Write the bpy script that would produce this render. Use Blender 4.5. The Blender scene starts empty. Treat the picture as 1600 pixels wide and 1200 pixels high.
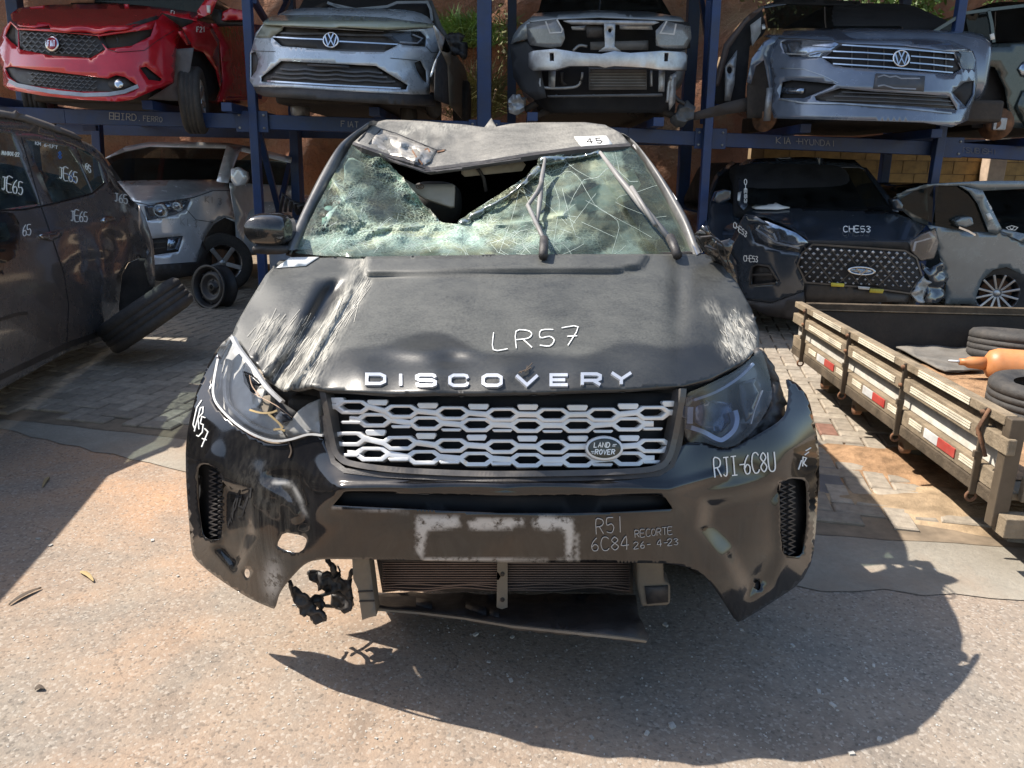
import bpy, bmesh, math, random
import numpy as np
from mathutils import Vector, Matrix, geometry
from mathutils.bvhtree import BVHTree
random.seed(7); rng = np.random.default_rng(5)
sc = bpy.context.scene
C = sc.collection
# ------------------------------------------------------------------ camera, sky, sun, exposure
CAMH, PITCH, ROLL, F = 1.52, math.radians(15.8), math.radians(1.0), 1200.0
FWD = Vector((0, math.cos(PITCH), -math.sin(PITCH)))
UP0 = Vector((0, math.sin(PITCH), math.cos(PITCH))); RT0 = Vector((1, 0, 0))
RT = RT0*math.cos(ROLL) + UP0*math.sin(ROLL); UP = UP0*math.cos(ROLL) - RT0*math.sin(ROLL)
EYE = Vector((0, 0, CAMH))
cam = bpy.data.objects.new('camera', bpy.data.cameras.new('camera')); C.objects.link(cam)
cam.matrix_world = Matrix(((RT.x, UP.x, -FWD.x, EYE.x), (RT.y, UP.y, -FWD.y, EYE.y), (RT.z, UP.z, -FWD.z, EYE.z), (0, 0, 0, 1)))
cam.data.sensor_width = 36; cam.data.lens = 36*F/1600; cam.data.clip_end = 500; cam.data.clip_start = .05
sc.camera = cam
SUNDIR = Vector((.74, -.17, -1)).normalized()          # the way the light travels
SUN_EL = math.asin(-SUNDIR.z); SUN_AZ = math.atan2(-SUNDIR.x, -SUNDIR.y)   # compass angle from +y towards +x
w = bpy.data.worlds.new('World'); sc.world = w; w.use_nodes = True
nt = w.node_tree; sky = nt.nodes.new('ShaderNodeTexSky'); sky.sky_type = 'NISHITA'; sky.sun_disc = False
sky.sun_elevation = SUN_EL; sky.sun_rotation = SUN_AZ; sky.air_density = 1.2; sky.dust_density = 1.5
nt.links.new(sky.outputs[0], nt.nodes['Background'].inputs[0]); nt.nodes['Background'].inputs[1].default_value = .12
sl = bpy.data.lights.new('sun', 'SUN'); sl.energy = 5.0; sl.angle = math.radians(.5); sl.color = (1, .93, .83)
sun = bpy.data.objects.new('sun', sl); C.objects.link(sun); sun.rotation_euler = SUNDIR.to_track_quat('-Z', 'Y').to_euler(); sun.location = (-6, 3, 9)
sc.view_settings.view_transform = 'Standard'; sc.view_settings.look = 'None'; sc.view_settings.exposure = .85; sc.view_settings.gamma = 1
# ------------------------------------------------------------------ pixel geometry (photograph is 1600 x 1200)
def ray(u, v): return FWD + RT*((u-800)/F) - UP*((v-600)/F)
def P(u, v, Y): r = ray(u, v); return EYE + r*(Y/r.y)
def G(u, v, z=0.): r = ray(u, v); return EYE + r*((z-CAMH)/r.z)
def proj(p):
    d = Vector(p)-EYE; k = F/d.dot(FWD); return 800+d.dot(RT)*k, 600-d.dot(UP)*k
ZO = {'1': (0, 0, .2625), '2': (380, 0, .25), '3': (760, 0, .25), '4': (1100, 0, .3125), '5': (0, 160, 500/1200), '6': (1050, 200, .34375),
      '7': (1200, 430, 1/3), '8': (420, 170, .4375), 'a': (280, 380, 1/3), 'b': (780, 380, 1/3), 'c': (280, 680, .325), 'd': (780, 680, .325),
      'e': (0, 560, .5333), 'f': (400, 860, .5), 'g': (1180, 700, .41667), 'h': (480, 580, .3875), 'p': (0, 0, 1)}
def px(s):      # 'k x,y x,y ...' traced points; a letter switches the reference crop
    out = []; o = ZO['p']
    for t in s.split():
        if t in ZO: o = ZO[t]
        else:
            x, y = t.split(','); out.append((o[0]+float(x)*o[2], o[1]+float(y)*o[2]))
    return out
class TPS:      # smooth depth field Y(u,v) through control points
    def __init__(s, pts, lam=1e-4):
        a = np.array(pts, float); s.x = a[:, :2]/400; n = len(a)
        K = s.k(s.x, s.x) + lam*np.eye(n); Q = np.hstack([np.ones((n, 1)), s.x])
        A = np.block([[K, Q], [Q.T, np.zeros((3, 3))]]); s.w = np.linalg.solve(A, np.concatenate([a[:, 2], np.zeros(3)]))
    def k(s, a, b):
        r2 = ((a[:, None]-b[None])**2).sum(-1); return .5*r2*np.log(r2+1e-12)
    def __call__(s, u, v):
        q = np.array([[u/400, v/400]]); return float((s.k(q, s.x) @ s.w[:-3])[0] + s.w[-3] + q[0] @ s.w[-2:])
def depth(fn): return lambda u, v: P(u, v, fn(u, v))
def plane(p, n):
    p = Vector(p); n = Vector(n)
    def f(u, v): r = ray(u, v); return EYE + r*((p-EYE).dot(n)/r.dot(n))
    return f
def flat(Y): return lambda u, v: P(u, v, Y)
# ------------------------------------------------------------------ materials
def N(nt, t, **k):
    n = nt.nodes.new('ShaderNode'+t)
    for a, b in k.items(): setattr(n, a, b)
    return n
def mixc(nt, fac, a, b, bt='MIX'):
    n = N(nt, 'Mix', data_type='RGBA', blend_type=bt)
    for i, s in ((0, fac), (6, a), (7, b)):
        if hasattr(s, 'type') and not isinstance(s, (tuple, list)): nt.links.new(s, n.inputs[i])
        else: n.inputs[i].default_value = s if i == 0 else (*s, 1)[:4]
    return n.outputs[2]
def mixf(nt, fac, a, b):
    n = N(nt, 'Mix', data_type='FLOAT')
    for i, s in ((0, fac), (2, a), (3, b)):
        if hasattr(s, 'type'): nt.links.new(s, n.inputs[i])
        else: n.inputs[i].default_value = s
    return n.outputs[0]
def noise(nt, vec, scale, detail=6, rough=.6, lo=.35, hi=.65, dist=0):
    n = N(nt, 'TexNoise'); n.inputs['Scale'].default_value = scale; n.inputs['Detail'].default_value = detail
    n.inputs['Roughness'].default_value = rough; n.inputs['Distortion'].default_value = dist
    nt.links.new(vec, n.inputs['Vector'])
    r = N(nt, 'MapRange'); r.inputs[1].default_value = lo; r.inputs[2].default_value = hi; nt.links.new(n.outputs[0], r.inputs[0])
    return r.outputs[0]
def math_(nt, op, a, b):
    n = N(nt, 'Math', operation=op)
    for i, s in enumerate((a, b)):
        if hasattr(s, 'type'): nt.links.new(s, n.inputs[i])
        else: n.inputs[i].default_value = s
    return n.outputs[0]
def newmat(name):
    m = bpy.data.materials.new(name); m.use_nodes = True; nt = m.node_tree
    b = nt.nodes['Principled BSDF']; tc = N(nt, 'TexCoord'); return m, nt, b, tc.outputs['Object']
def bump(nt, b, h, s, d=.01):
    n = N(nt, 'Bump'); n.inputs['Strength'].default_value = s; n.inputs['Distance'].default_value = d
    nt.links.new(h, n.inputs['Height']); nt.links.new(n.outputs[0], b.inputs['Normal'])
MATS = {}
def mat(name, col, rough=.5, metal=0, coat=0, var=.25, scale=6, bmp=0, bscale=80, dust=0, dcol=(.22, .18, .14), dscale=5, spec=.5, rand=0):
    if name in MATS: return MATS[name]
    m, nt, b, co = newmat(name); L = nt.links
    n1 = noise(nt, co, scale, 7)
    c = mixc(nt, n1, tuple(x*(1-var) for x in col), tuple(min(1, x*(1+var)) for x in col))
    rg = mixf(nt, n1, max(.02, rough*.85), min(1, rough*1.2))
    if rand:
        oi = N(nt, 'ObjectInfo'); hv = N(nt, 'HueSaturation'); L.new(c, hv.inputs['Color'])
        L.new(mixf(nt, oi.outputs['Random'], 1-rand, 1+rand), hv.inputs['Value']); c = hv.outputs[0]
    if dust:
        d = math_(nt, 'MULTIPLY', noise(nt, co, dscale, 9, .7, .3, .75), dust)
        d = math_(nt, 'MULTIPLY', d, noise(nt, co, dscale*9, 5, .7, .1, .6))
        c = mixc(nt, d, c, dcol); rg = mixf(nt, d, rg, .85)
    L.new(c, b.inputs['Base Color']); L.new(rg, b.inputs['Roughness'])
    b.inputs['Metallic'].default_value = metal; b.inputs['Coat Weight'].default_value = coat; b.inputs['Coat Roughness'].default_value = .08
    b.inputs['Specular IOR Level'].default_value = spec
    if bmp: bump(nt, b, noise(nt, co, bscale, 6, .65, .2, .8), bmp)
    MATS[name] = m; return m
def glassmat(name, tint=(.55, .8, .72), opac=.15, dirt_sheen=.0, dcol=(.4, .4, .36), crack=0, rough=.03, refl=.8):
    m, nt, b, co = newmat(name); L = nt.links; nt.nodes.remove(b); out = nt.nodes['Material Output']
    tr = N(nt, 'BsdfTransparent'); tr.inputs[0].default_value = (*tint, 1)
    gl = N(nt, 'BsdfGlossy'); gl.inputs['Roughness'].default_value = rough
    fr = N(nt, 'Fresnel'); fr.inputs[0].default_value = 1.5
    mx = N(nt, 'MixShader'); L.new(math_(nt, 'MULTIPLY', fr.outputs[0], refl), mx.inputs[0]); L.new(tr.outputs[0], mx.inputs[1]); L.new(gl.outputs[0], mx.inputs[2])
    df = N(nt, 'BsdfDiffuse'); df.inputs[0].default_value = (*dcol, 1)
    fac = math_(nt, 'MULTIPLY', noise(nt, co, 5, 8, .7, .3, .75), dirt_sheen)
    if crack:
        vo = N(nt, 'TexVoronoi', feature='DISTANCE_TO_EDGE'); vo.inputs['Scale'].default_value = 8
        wn = N(nt, 'TexNoise'); wn.inputs['Scale'].default_value = 4; wn.inputs['Detail'].default_value = 2; L.new(co, wn.inputs['Vector'])
        va = N(nt, 'VectorMath', operation='MULTIPLY_ADD'); va.inputs[1].default_value = (.08, .08, .08); L.new(wn.outputs['Color'], va.inputs[0]); L.new(co, va.inputs[2]); co2 = va.outputs[0]; L.new(co2, vo.inputs['Vector'])
        v2 = N(nt, 'TexVoronoi', feature='DISTANCE_TO_EDGE'); v2.inputs['Scale'].default_value = 62; L.new(co2, v2.inputs['Vector'])
        at = N(nt, 'Attribute', attribute_name='crush')
        r1 = N(nt, 'MapRange'); r1.inputs[1].default_value = .009; r1.inputs[2].default_value = .0; L.new(vo.outputs[0], r1.inputs[0])
        r2 = N(nt, 'MapRange'); r2.inputs[1].default_value = .16; r2.inputs[2].default_value = .0; L.new(v2.outputs[0], r2.inputs[0])
        k1 = math_(nt, 'MULTIPLY', r1.outputs[0], noise(nt, co, 4, 4, .6, .35, .6))
        k2 = math_(nt, 'MULTIPLY', r2.outputs[0], at.outputs['Fac'])
        k2 = math_(nt, 'MULTIPLY', k2, noise(nt, co, 11, 4, .6, .3, .6))
        fac = math_(nt, 'ADD', fac, math_(nt, 'MULTIPLY', math_(nt, 'ADD', math_(nt, 'MULTIPLY', k1, .3), k2), crack))
        ah = N(nt, 'Attribute', attribute_name='haze'); fac = math_(nt, 'ADD', fac, math_(nt, 'MULTIPLY', ah.outputs['Fac'], noise(nt, co, 13, 6, .7, .1, .75)))
        L.new(mixc(nt, noise(nt, co, 6, 4, .6, .4, .65), dcol, (dcol[0]*1.25, dcol[1]*1.0, dcol[2]*.8)), df.inputs[0])
    cl = N(nt, 'Clamp'); L.new(fac, cl.inputs[0])
    m2 = N(nt, 'MixShader'); L.new(cl.outputs[0], m2.inputs[0]); L.new(mx.outputs[0], m2.inputs[1]); L.new(df.outputs[0], m2.inputs[2])
    L.new(m2.outputs[0], out.inputs[0]); MATS[name] = m; return m
# ------------------------------------------------------------------ objects
ORG = {}
def tag(o, label=None, cat=None, group=None, kind=None):
    for k, v in (('label', label), ('category', cat), ('group', group), ('kind', kind)):
        if v: o[k] = v
    return o
def thing(name, label, cat, loc, group=None):
    o = bpy.data.objects.new(name, None); C.objects.link(o); o.location = loc; o.empty_display_size = .1
    ORG[o.name] = Vector(loc); return tag(o, label, cat, group)
def obj(name, verts, faces, m, parent=None, smooth=False, thick=0, org=None, bev=0):
    o_ = ORG[parent.name] if parent else Vector(org if org else (0, 0, 0))
    me = bpy.data.meshes.new(name); me.from_pydata([tuple(Vector(v)-o_) for v in verts], [], faces); me.validate()
    if m: me.materials.append(m)
    if smooth: me.shade_smooth()
    o = bpy.data.objects.new(name, me); C.objects.link(o); ORG[o.name] = o_
    if parent: o.parent = parent
    else: o.location = o_
    if thick:
        s = o.modifiers.new('s', 'SOLIDIFY'); s.thickness = thick; s.offset = -1; s.use_even_offset = False
    if bev:
        s = o.modifiers.new('b', 'BEVEL'); s.width = bev; s.segments = 2; s.limit_method = 'ANGLE'; s.angle_limit = math.radians(50)
    return o
def inpoly(p, poly):
    x, y = p; c = False; j = len(poly)-1
    for i in range(len(poly)):
        xi, yi = poly[i]; xj, yj = poly[j]
        if (yi > y) != (yj > y) and x < (xj-xi)*(y-yi)/(yj-yi)+xi: c = not c
        j = i
    return c
def rounded(poly, n=1):       # Chaikin corner cutting
    for _ in range(n):
        q = []
        for i in range(len(poly)):
            a, b = poly[i], poly[(i+1) % len(poly)]
            q += [(a[0]*.8+b[0]*.2, a[1]*.8+b[1]*.2), (a[0]*.2+b[0]*.8, a[1]*.2+b[1]*.8)]
        poly = q
    return poly
def crl(pts, n=6, closed=False):     # Catmull-Rom through points of any dimension
    out = []; m = len(pts)
    for i in range(m if closed else m-1):
        p = [np.array(pts[(i+k) % m] if closed else pts[min(max(i+k, 0), m-1)], float) for k in (-1, 0, 1, 2)]
        for j in range(n):
            t = j/n
            out.append(tuple(.5*((2*p[1])+(p[2]-p[0])*t+(2*p[0]-5*p[1]+4*p[2]-p[3])*t*t+(3*p[1]-p[0]-3*p[2]+p[3])*t**3)))
    if not closed: out.append(tuple(map(float, pts[-1])))
    return out
def fill2d(poly, holes=(), step=20):
    vs = []; es = []
    for lp in [poly]+list(holes):
        s0 = len(vs); n = len(lp); pts = []
        for i in range(n):
            a, b = lp[i], lp[(i+1) % n]; d = math.hypot(b[0]-a[0], b[1]-a[1]); k = max(1, int(round(d/step)))
            pts += [(a[0]+(b[0]-a[0])*j/k, a[1]+(b[1]-a[1])*j/k) for j in range(k)]
        vs += pts; es += [(s0+i, s0+(i+1) % len(pts)) for i in range(len(pts))]
    xs = [p[0] for p in poly]; ys = [p[1] for p in poly]
    bp = np.array(vs); y = min(ys)+step*.5; r = 0
    while y < max(ys):
        x = min(xs)+step*(.5 if r % 2 else 1)
        while x < max(xs):
            if inpoly((x, y), poly) and not any(inpoly((x, y), h) for h in holes) and (((bp-(x, y))**2).sum(1).min() > (step*.45)**2): vs.append((x, y))
            x += step
        y += step*.87; r += 1
    V, E, Fc = geometry.delaunay_2d_cdt([Vector(p) for p in vs], es, [], 0, 1e-5)[:3]
    out = []
    for f in Fc:
        c = (sum(V[i].x for i in f)/3, sum(V[i].y for i in f)/3)
        if inpoly(c, poly) and not any(inpoly(c, h) for h in holes):
            a, b, d = [V[i] for i in f[:3]]
            out.append(list(f) if (b-a).cross(d-a) < 0 else list(f)[::-1])     # v grows downwards: these face the camera
    return V, out
def sheet(name, poly, surf, m, parent=None, holes=(), step=20, thick=.008, off=0, smooth=True, attr=None, org=None, bev=0, disp=None):
    if isinstance(poly, str): poly = px(poly)
    if m and m.name.endswith('glass'): thick = 0
    V, Fc = fill2d(poly, holes, step); W = []
    for p in V:
        q = surf(p.x, p.y)
        if disp: q = q+disp(p.x, p.y)
        if off: q = q-(q-EYE).normalized()*off
        W.append(q)
    o = obj(name, W, Fc, m, parent, smooth, thick, org, bev)
    if attr:
        for an, fn in attr.items():
            a = o.data.attributes.new(an, 'FLOAT', 'POINT'); a.data.foreach_set('value', [float(fn(p.x, p.y)) for p in V][:len(o.data.vertices)])
    return o
def ribbon(name, polys, surf, m, parent=None, width=3, off=.003, thick=.002, step=6, taper=0):
    W = []; Fc = []; jit = random.Random(len(polys))
    for pl in polys:
        closed = pl[0] == pl[-1] and len(pl) > 2
        pts = []
        for a, b in zip(pl, pl[1:]):
            k = max(1, int(math.hypot(b[0]-a[0], b[1]-a[1])/step)); pts += [(a[0]+(b[0]-a[0])*j/k, a[1]+(b[1]-a[1])*j/k) for j in range(k)]
        if not closed: pts.append(pl[-1])
        n = len(pts); s0 = len(W)
        for i in range(n):
            a = pts[(i-1) % n] if closed or i else pts[0]; b = pts[(i+1) % n] if closed or i < n-1 else pts[-1]; p = pts[i]
            d1 = Vector((p[0]-a[0], p[1]-a[1])); d2 = Vector((b[0]-p[0], b[1]-p[1]))
            if d1.length < 1e-6: d1 = d2
            if d2.length < 1e-6: d2 = d1
            d1 = d1.normalized(); d2 = d2.normalized(); t = d1+d2
            t = t.normalized() if t.length > .2 else d2
            nn = Vector((-t.y, t.x)); k = min(1.8, 1/max(.4, abs(nn.dot(Vector((-d1.y, d1.x))))))
            hw = width/2*k*(1-taper*jit.random())
            for sgn in (1, -1):
                q = surf(p[0]+nn.x*hw*sgn, p[1]+nn.y*hw*sgn); W.append(q-(q-EYE).normalized()*off)
        for i in range(n if closed else n-1):
            j = (i+1) % n; Fc.append([s0+2*i, s0+2*j, s0+2*j+1, s0+2*i+1])
    return obj(name, W, Fc, m, parent, False, thick)
def tube(name, pts, r, m, parent=None, n=8, closed=False, smooth=True, org=None, flat_=1):
    W = []; Fc = []; pts = [Vector(p) for p in pts]; rr = r if isinstance(r, (list, tuple)) else [r]*len(pts); k = len(pts)
    for i, p in enumerate(pts):
        t = (pts[(i+1) % k if closed else min(i+1, k-1)]-pts[(i-1) % k if closed else max(i-1, 0)]).normalized()
        a = t.cross(Vector((0, 0, 1))) if abs(t.z) < .95 else t.cross(Vector((1, 0, 0))); a.normalize(); b = a.cross(t)
        for j in range(n): an = 2*math.pi*j/n; W.append(p+a*math.cos(an)*rr[i]+b*math.sin(an)*rr[i]*flat_)
    for i in range(k if closed else k-1):
        for j in range(n): Fc.append([i*n+j, i*n+(j+1) % n, ((i+1) % k)*n+(j+1) % n, ((i+1) % k)*n+j])
    if not closed: Fc += [list(range(n))[::-1], list(range((k-1)*n, k*n))]
    return obj(name, W, Fc, m, parent, smooth, 0, org)
def boxv(a, b):      # axis-aligned box vertices/faces
    (x0, y0, z0), (x1, y1, z1) = a, b
    return [(x, y, z) for x in (x0, x1) for y in (y0, y1) for z in (z0, z1)], [[0, 1, 3, 2], [4, 6, 7, 5], [0, 4, 5, 1], [2, 3, 7, 6], [0, 2, 6, 4], [1, 5, 7, 3]]
def box(name, a, b, m, parent=None, bev=.004, org=None):
    a, b = [min(p, q) for p, q in zip(a, b)], [max(p, q) for p, q in zip(a, b)]
    v, f = boxv(a, b); return obj(name, v, f, m, parent, False, 0, org, bev)
def beam(name, a, b, w_, h_, m, parent=None, up=(0, 0, 1), bev=.004, org=None):   # square bar from a to b
    a = Vector(a); b = Vector(b); t = (b-a).normalized(); s = t.cross(Vector(up)).normalized(); q = s.cross(t)
    v = [p+s*i*w_/2+q*j*h_/2 for p in (a, b) for i in (-1, 1) for j in (-1, 1)]
    return obj(name, v, [[0, 1, 3, 2], [4, 6, 7, 5], [0, 4, 5, 1], [2, 3, 7, 6], [0, 2, 6, 4], [1, 5, 7, 3]], m, parent, False, 0, org, bev)
def lathe(name, prof, loc, axis, m, parent=None, n=36, smooth=True, org=None, arc=(0, 2*math.pi)):   # prof: (radius, along axis)
    ax = Vector(axis).normalized(); a = ax.cross(Vector((0, 0, 1))) if abs(ax.z) < .9 else ax.cross(Vector((1, 0, 0))); a.normalize(); b = ax.cross(a); loc = Vector(loc)
    full = arc[1]-arc[0] > 6.28; W = []; Fc = []; k = len(prof); c = n if full else n+1
    for i in range(c):
        an = arc[0]+(arc[1]-arc[0])*i/n
        for r, h in prof: W.append(loc+ax*h+(a*math.cos(an)+b*math.sin(an))*r)
    for i in range(n):
        for j in range(k-1): i2 = (i+1) % c; Fc.append([i*k+j, i*k+j+1, i2*k+j+1, i2*k+j])
    return obj(name, W, Fc, m, parent, smooth, 0, org)
def loft(name, secs, m, parent=None, n=28, p=4, smooth=True, caps=True, thick=0):
    # secs: (Y, x0, x1, z0, z1) superellipse sections
    W = []; Fc = []
    for (Y, x0, x1, z0, z1) in secs:
        for i in range(n):
            a = 2*math.pi*(i+.5)/n; c, s = math.cos(a), math.sin(a)
            W.append(((x0+x1)/2+(x1-x0)/2*math.copysign(abs(c)**(2/p), c), Y, (z0+z1)/2+(z1-z0)/2*math.copysign(abs(s)**(2/p), s)))
    for i in range(len(secs)-1):
        for j in range(n): Fc.append([i*n+j, (i+1)*n+j, (i+1)*n+(j+1) % n, i*n+(j+1) % n])
    if caps: Fc += [list(range(n)), list(range((len(secs)-1)*n, len(secs)*n))[::-1]]
    return obj(name, W, Fc, m, parent, smooth, thick)
def ell(cx, cy, rx, ry, n=24, rot=0):
    c, s = math.cos(rot), math.sin(rot)
    return [(cx+rx*math.cos(t)*c-ry*math.sin(t)*s, cy+rx*math.cos(t)*s+ry*math.sin(t)*c) for t in [2*math.pi*i/n for i in range(n)]]
# ------------------------------------------------------------------ stroke lettering
GL = {'A': '0,0 .5,1 1,0|.2,.4 .8,.4', 'B': '0,0 0,1 .7,1 .9,.8 .7,.55 0,.52|.7,.52 1,.3 .8,0 0,0', 'C': '1,.85 .7,1 .25,.95 0,.6 .05,.25 .3,0 .75,0 1,.15', 'D': '0,0 0,1 .6,1 1,.7 1,.3 .6,0 0,0',
      'E': '1,1 0,1 0,0 1,0|0,.52 .8,.52', 'F': '1,1 0,1 0,0|0,.55 .75,.55', 'H': '0,0 0,1|1,0 1,1|0,.5 1,.5', 'I': '.5,0 .5,1', 'i': '.1,1 .9,1|.5,1 .5,0|.1,0 .9,0', 'J': '.2,1 1,1|.65,1 .65,.2 .4,0 .1,.1', 'K': '0,0 0,1|1,1 .05,.45 1,0',
      'L': '0,1 0,0 .9,0', 'M': '0,0 .1,1 .5,.4 .9,1 1,0', 'N': '0,0 0,1 1,0 1,1', 'O': '.5,1 .15,.85 0,.5 .15,.15 .5,0 .85,.15 1,.5 .85,.85 .5,1', 'P': '0,0 0,1 .8,1 1,.75 .8,.5 0,.5',
      'R': '0,0 0,1 .75,1 1,.78 .75,.55 0,.5|.45,.5 1,0', 'S': '1,.85 .7,1 .2,1 0,.78 .2,.55 .8,.45 1,.22 .8,0 .2,0 0,.15', 'T': '0,1 1,1|.5,1 .5,0', 'U': '0,1 0,.25 .25,0 .75,0 1,.25 1,1', 'V': '0,1 .5,0 1,1', 'W': '0,1 .25,0 .5,.7 .75,0 1,1', 'Y': '0,1 .5,.5 1,1|.5,.5 .5,0',
      '1': '.2,.75 .55,1 .55,0', '2': '0,.8 .3,1 .8,.95 .9,.65 0,0 1,0', '3': '0,.9 .5,1 .9,.8 .4,.55 .9,.3 .6,0 0,.1', '4': '.7,0 .7,1 0,.35 1,.35', '5': '.95,1 .15,1 .1,.55 .7,.6 1,.35 .7,.02 .05,.1', '6': '.8,1 .3,.7 .05,.3 .3,0 .8,.05 .9,.35 .5,.5 .1,.3', '7': '0,1 1,1 .4,0|.35,.5 .95,.5', '8': '.5,.52 .1,.75 .5,1 .9,.75 .5,.52 .05,.25 .5,0 .95,.25 .5,.52',
      '#': '0,0 0,1 1,1 1,0 0,0|0,.5 1,.5', '-': '.1,.5 .9,.5', '.': '.4,.0 .5,.1', '=': '0,.35 .7,.35|.2,.6 .9,.6', 'c': '1,.5 .5,.6 0,.3 .5,0 1,.1'}
def text(name, s, at, right, down, surf, m, parent, width=3, gap=1.35, off=.003, jig=0, thick=.0015, step=5):
    pol = []; x = 0; rj = random.Random(s)
    for ch in s:
        if ch in GL:
            k = 1+(rj.random()-.5)*jig; sl_ = (rj.random()-.5)*jig
            for st in GL[ch].split('|'):
                q = []
                for t in st.split():
                    a, b = map(float, t.split(',')); a = x+a*k+(b-.5)*sl_*.6; b = 1-b*k
                    q.append((at[0]+right[0]*a+down[0]*b, at[1]+right[1]*a+down[1]*b))
                if jig and len(q) > 2: q = crl(q, 3)
                pol.append(q)
        x += gap*(.6 if ch in 'I1.-' else 1)
    return ribbon(name, pol, surf, m, parent, width, off, thick, step)
# ------------------------------------------------------------------ shared materials
chalk = mat('chalk', (.75, .75, .72), .9, var=.1)
blackp = mat('black_plastic', (.018, .018, .02), .45, var=.3, scale=20, bmp=.15, bscale=150, dust=.5, dcol=(.12, .10, .085))
dark = mat('dark_underbody', (.022, .02, .019), .8, var=.5, scale=14, dust=.6, dcol=(.10, .075, .055))
rubber = mat('tyre_rubber', (.025, .025, .026), .75, var=.25, scale=30, bmp=.2, bscale=90, dust=.6, dcol=(.13, .11, .09))
chrome = mat('chrome', (.72, .73, .75), .16, 1, var=.08, dust=.25)
alum = mat('brushed_alloy', (.55, .56, .58), .32, 1, var=.15, dust=.5)
steelblue = mat('blue_steel_paint', (.007, .034, .125), .38, var=.25, scale=5, dust=.4, dcol=(.07, .07, .075), dscale=3, bmp=.08)
lampglass = glassmat('headlamp_glass', (.92, .94, .97), .25, .10, (.35, .35, .35), refl=.95)
darkglass = glassmat('tinted_glass', (.10, .125, .125), .25, .5, (.035, .038, .037), refl=.75)
midglass = glassmat('side_glass', (.36, .46, .45), .25, .5, (.10, .14, .14), refl=.9)  # teal film in the colour stands for sky reflected in the side windows
interior = mat('cabin_black', (.012, .012, .014), .8, var=.3)
beige = mat('beige_lining', (.42, .38, .31), .8, var=.12, bmp=.1)
paper = mat('paper', (.75, .74, .70), .8, var=.06)
rust = mat('rusty_metal', (.17, .085, .045), .85, var=.45, scale=16, bmp=.3)
galv = mat('galvanised', (.42, .44, .46), .45, .7, var=.25, scale=12, dust=.5)
amber = mat('amber', (.6, .25, .04), .3)
yellow = mat('yellow_sticker', (.6, .5, .04), .6, dust=.4)
red_refl = mat('red_reflector', (.42, .025, .02), .35, dust=.5, dcol=(.35, .2, .15))
white_refl = mat('white_reflector', (.55, .56, .56), .4, dust=.6, dcol=(.35, .3, .24))
# ------------------------------------------------------------------ ground
def ground_mat():
    m, nt, b, co = newmat('dusty_asphalt'); L = nt.links
    big = noise(nt, co, .8, 7, .6, .36, .62, .6); mid = noise(nt, co, 3.2, 8, .65, .3, .7); fine = noise(nt, co, 90, 4, .7, .3, .7); grit = noise(nt, co, 38, 5, .75, .3, .75)
    vo = N(nt, 'TexVoronoi'); vo.inputs['Scale'].default_value = 120; L.new(co, vo.inputs['Vector'])
    c = mixc(nt, grit, (.145, .132, .118), (.30, .26, .215))
    c = mixc(nt, math_(nt, 'MULTIPLY', mid, .55), c, (.34, .285, .225))
    dirtmask = math_(nt, 'MULTIPLY', big, math_(nt, 'ADD', math_(nt, 'MULTIPLY', mid, .5), .35))
    # red earth is thicker to the left of the yard
    sp = N(nt, 'SeparateXYZ'); L.new(co, sp.inputs[0]); mr = N(nt, 'MapRange'); mr.inputs[1].default_value = .3; mr.inputs[2].default_value = -1.7; L.new(sp.outputs[0], mr.inputs[0])
    c = mixc(nt, math_(nt, 'MULTIPLY', math_(nt, 'MULTIPLY', dirtmask, .95), math_(nt, 'ADD', math_(nt, 'MULTIPLY', mr.outputs[0], .7), .35)), c, (.46, .26, .14))
    oil = noise(nt, co, 1.7, 5, .55, .60, .74, .8); c = mixc(nt, math_(nt, 'MULTIPLY', oil, .42), c, (.075, .068, .062))
    ce = N(nt, 'TexVoronoi', feature='DISTANCE_TO_EDGE'); ce.inputs['Scale'].default_value = .9; wn = N(nt, 'TexNoise'); wn.inputs['Scale'].default_value = 3; wn.inputs['Detail'].default_value = 8; L.new(co, wn.inputs['Vector'])
    va = N(nt, 'VectorMath', operation='MULTIPLY_ADD'); va.inputs[1].default_value = (.5, .5, .5); L.new(wn.outputs['Color'], va.inputs[0]); L.new(co, va.inputs[2]); L.new(va.outputs[0], ce.inputs['Vector'])
    cm = N(nt, 'MapRange'); cm.inputs[1].default_value = .006; cm.inputs[2].default_value = .0; L.new(ce.outputs[0], cm.inputs[0]); c = mixc(nt, math_(nt, 'MULTIPLY', math_(nt, 'MULTIPLY', cm.outputs[0], mid), .5), c, (.06, .05, .045))
    sz = N(nt, 'SeparateColor'); L.new(vo.outputs['Color'], sz.inputs[0])
    st = N(nt, 'MapRange'); st.inputs[1].default_value = .80; st.inputs[2].default_value = .95; L.new(sz.outputs[0], st.inputs[0])
    c = mixc(nt, math_(nt, 'MULTIPLY', st.outputs[0], .5), c, (.42, .38, .33))
    dk = N(nt, 'MapRange'); dk.inputs[1].default_value = .84; dk.inputs[2].default_value = .97; L.new(sz.outputs[1], dk.inputs[0])
    c = mixc(nt, math_(nt, 'MULTIPLY', dk.outputs[0], .45), c, (.08, .07, .06))
    L.new(c, b.inputs['Base Color']); b.inputs['Roughness'].default_value = .9; b.inputs['Specular IOR Level'].default_value = .25
    h = math_(nt, 'ADD', math_(nt, 'MULTIPLY', fine, .35), math_(nt, 'ADD', math_(nt, 'MULTIPLY', vo.outputs['Distance'], -.5), grit)); bump(nt, b, h, .42, .005)
    return m
v = []; f = []; S = 90
gx = [-60, -20, -8]+[-4+i*.5 for i in range(17)]+[8, 20, 60]; gy = [-25, -8, -2]+[i*.5 for i in range(28)]+[18, 30, 70]
for y in gy:
    for x in gx: v.append((x, y, 0))
n = len(gx)
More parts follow.
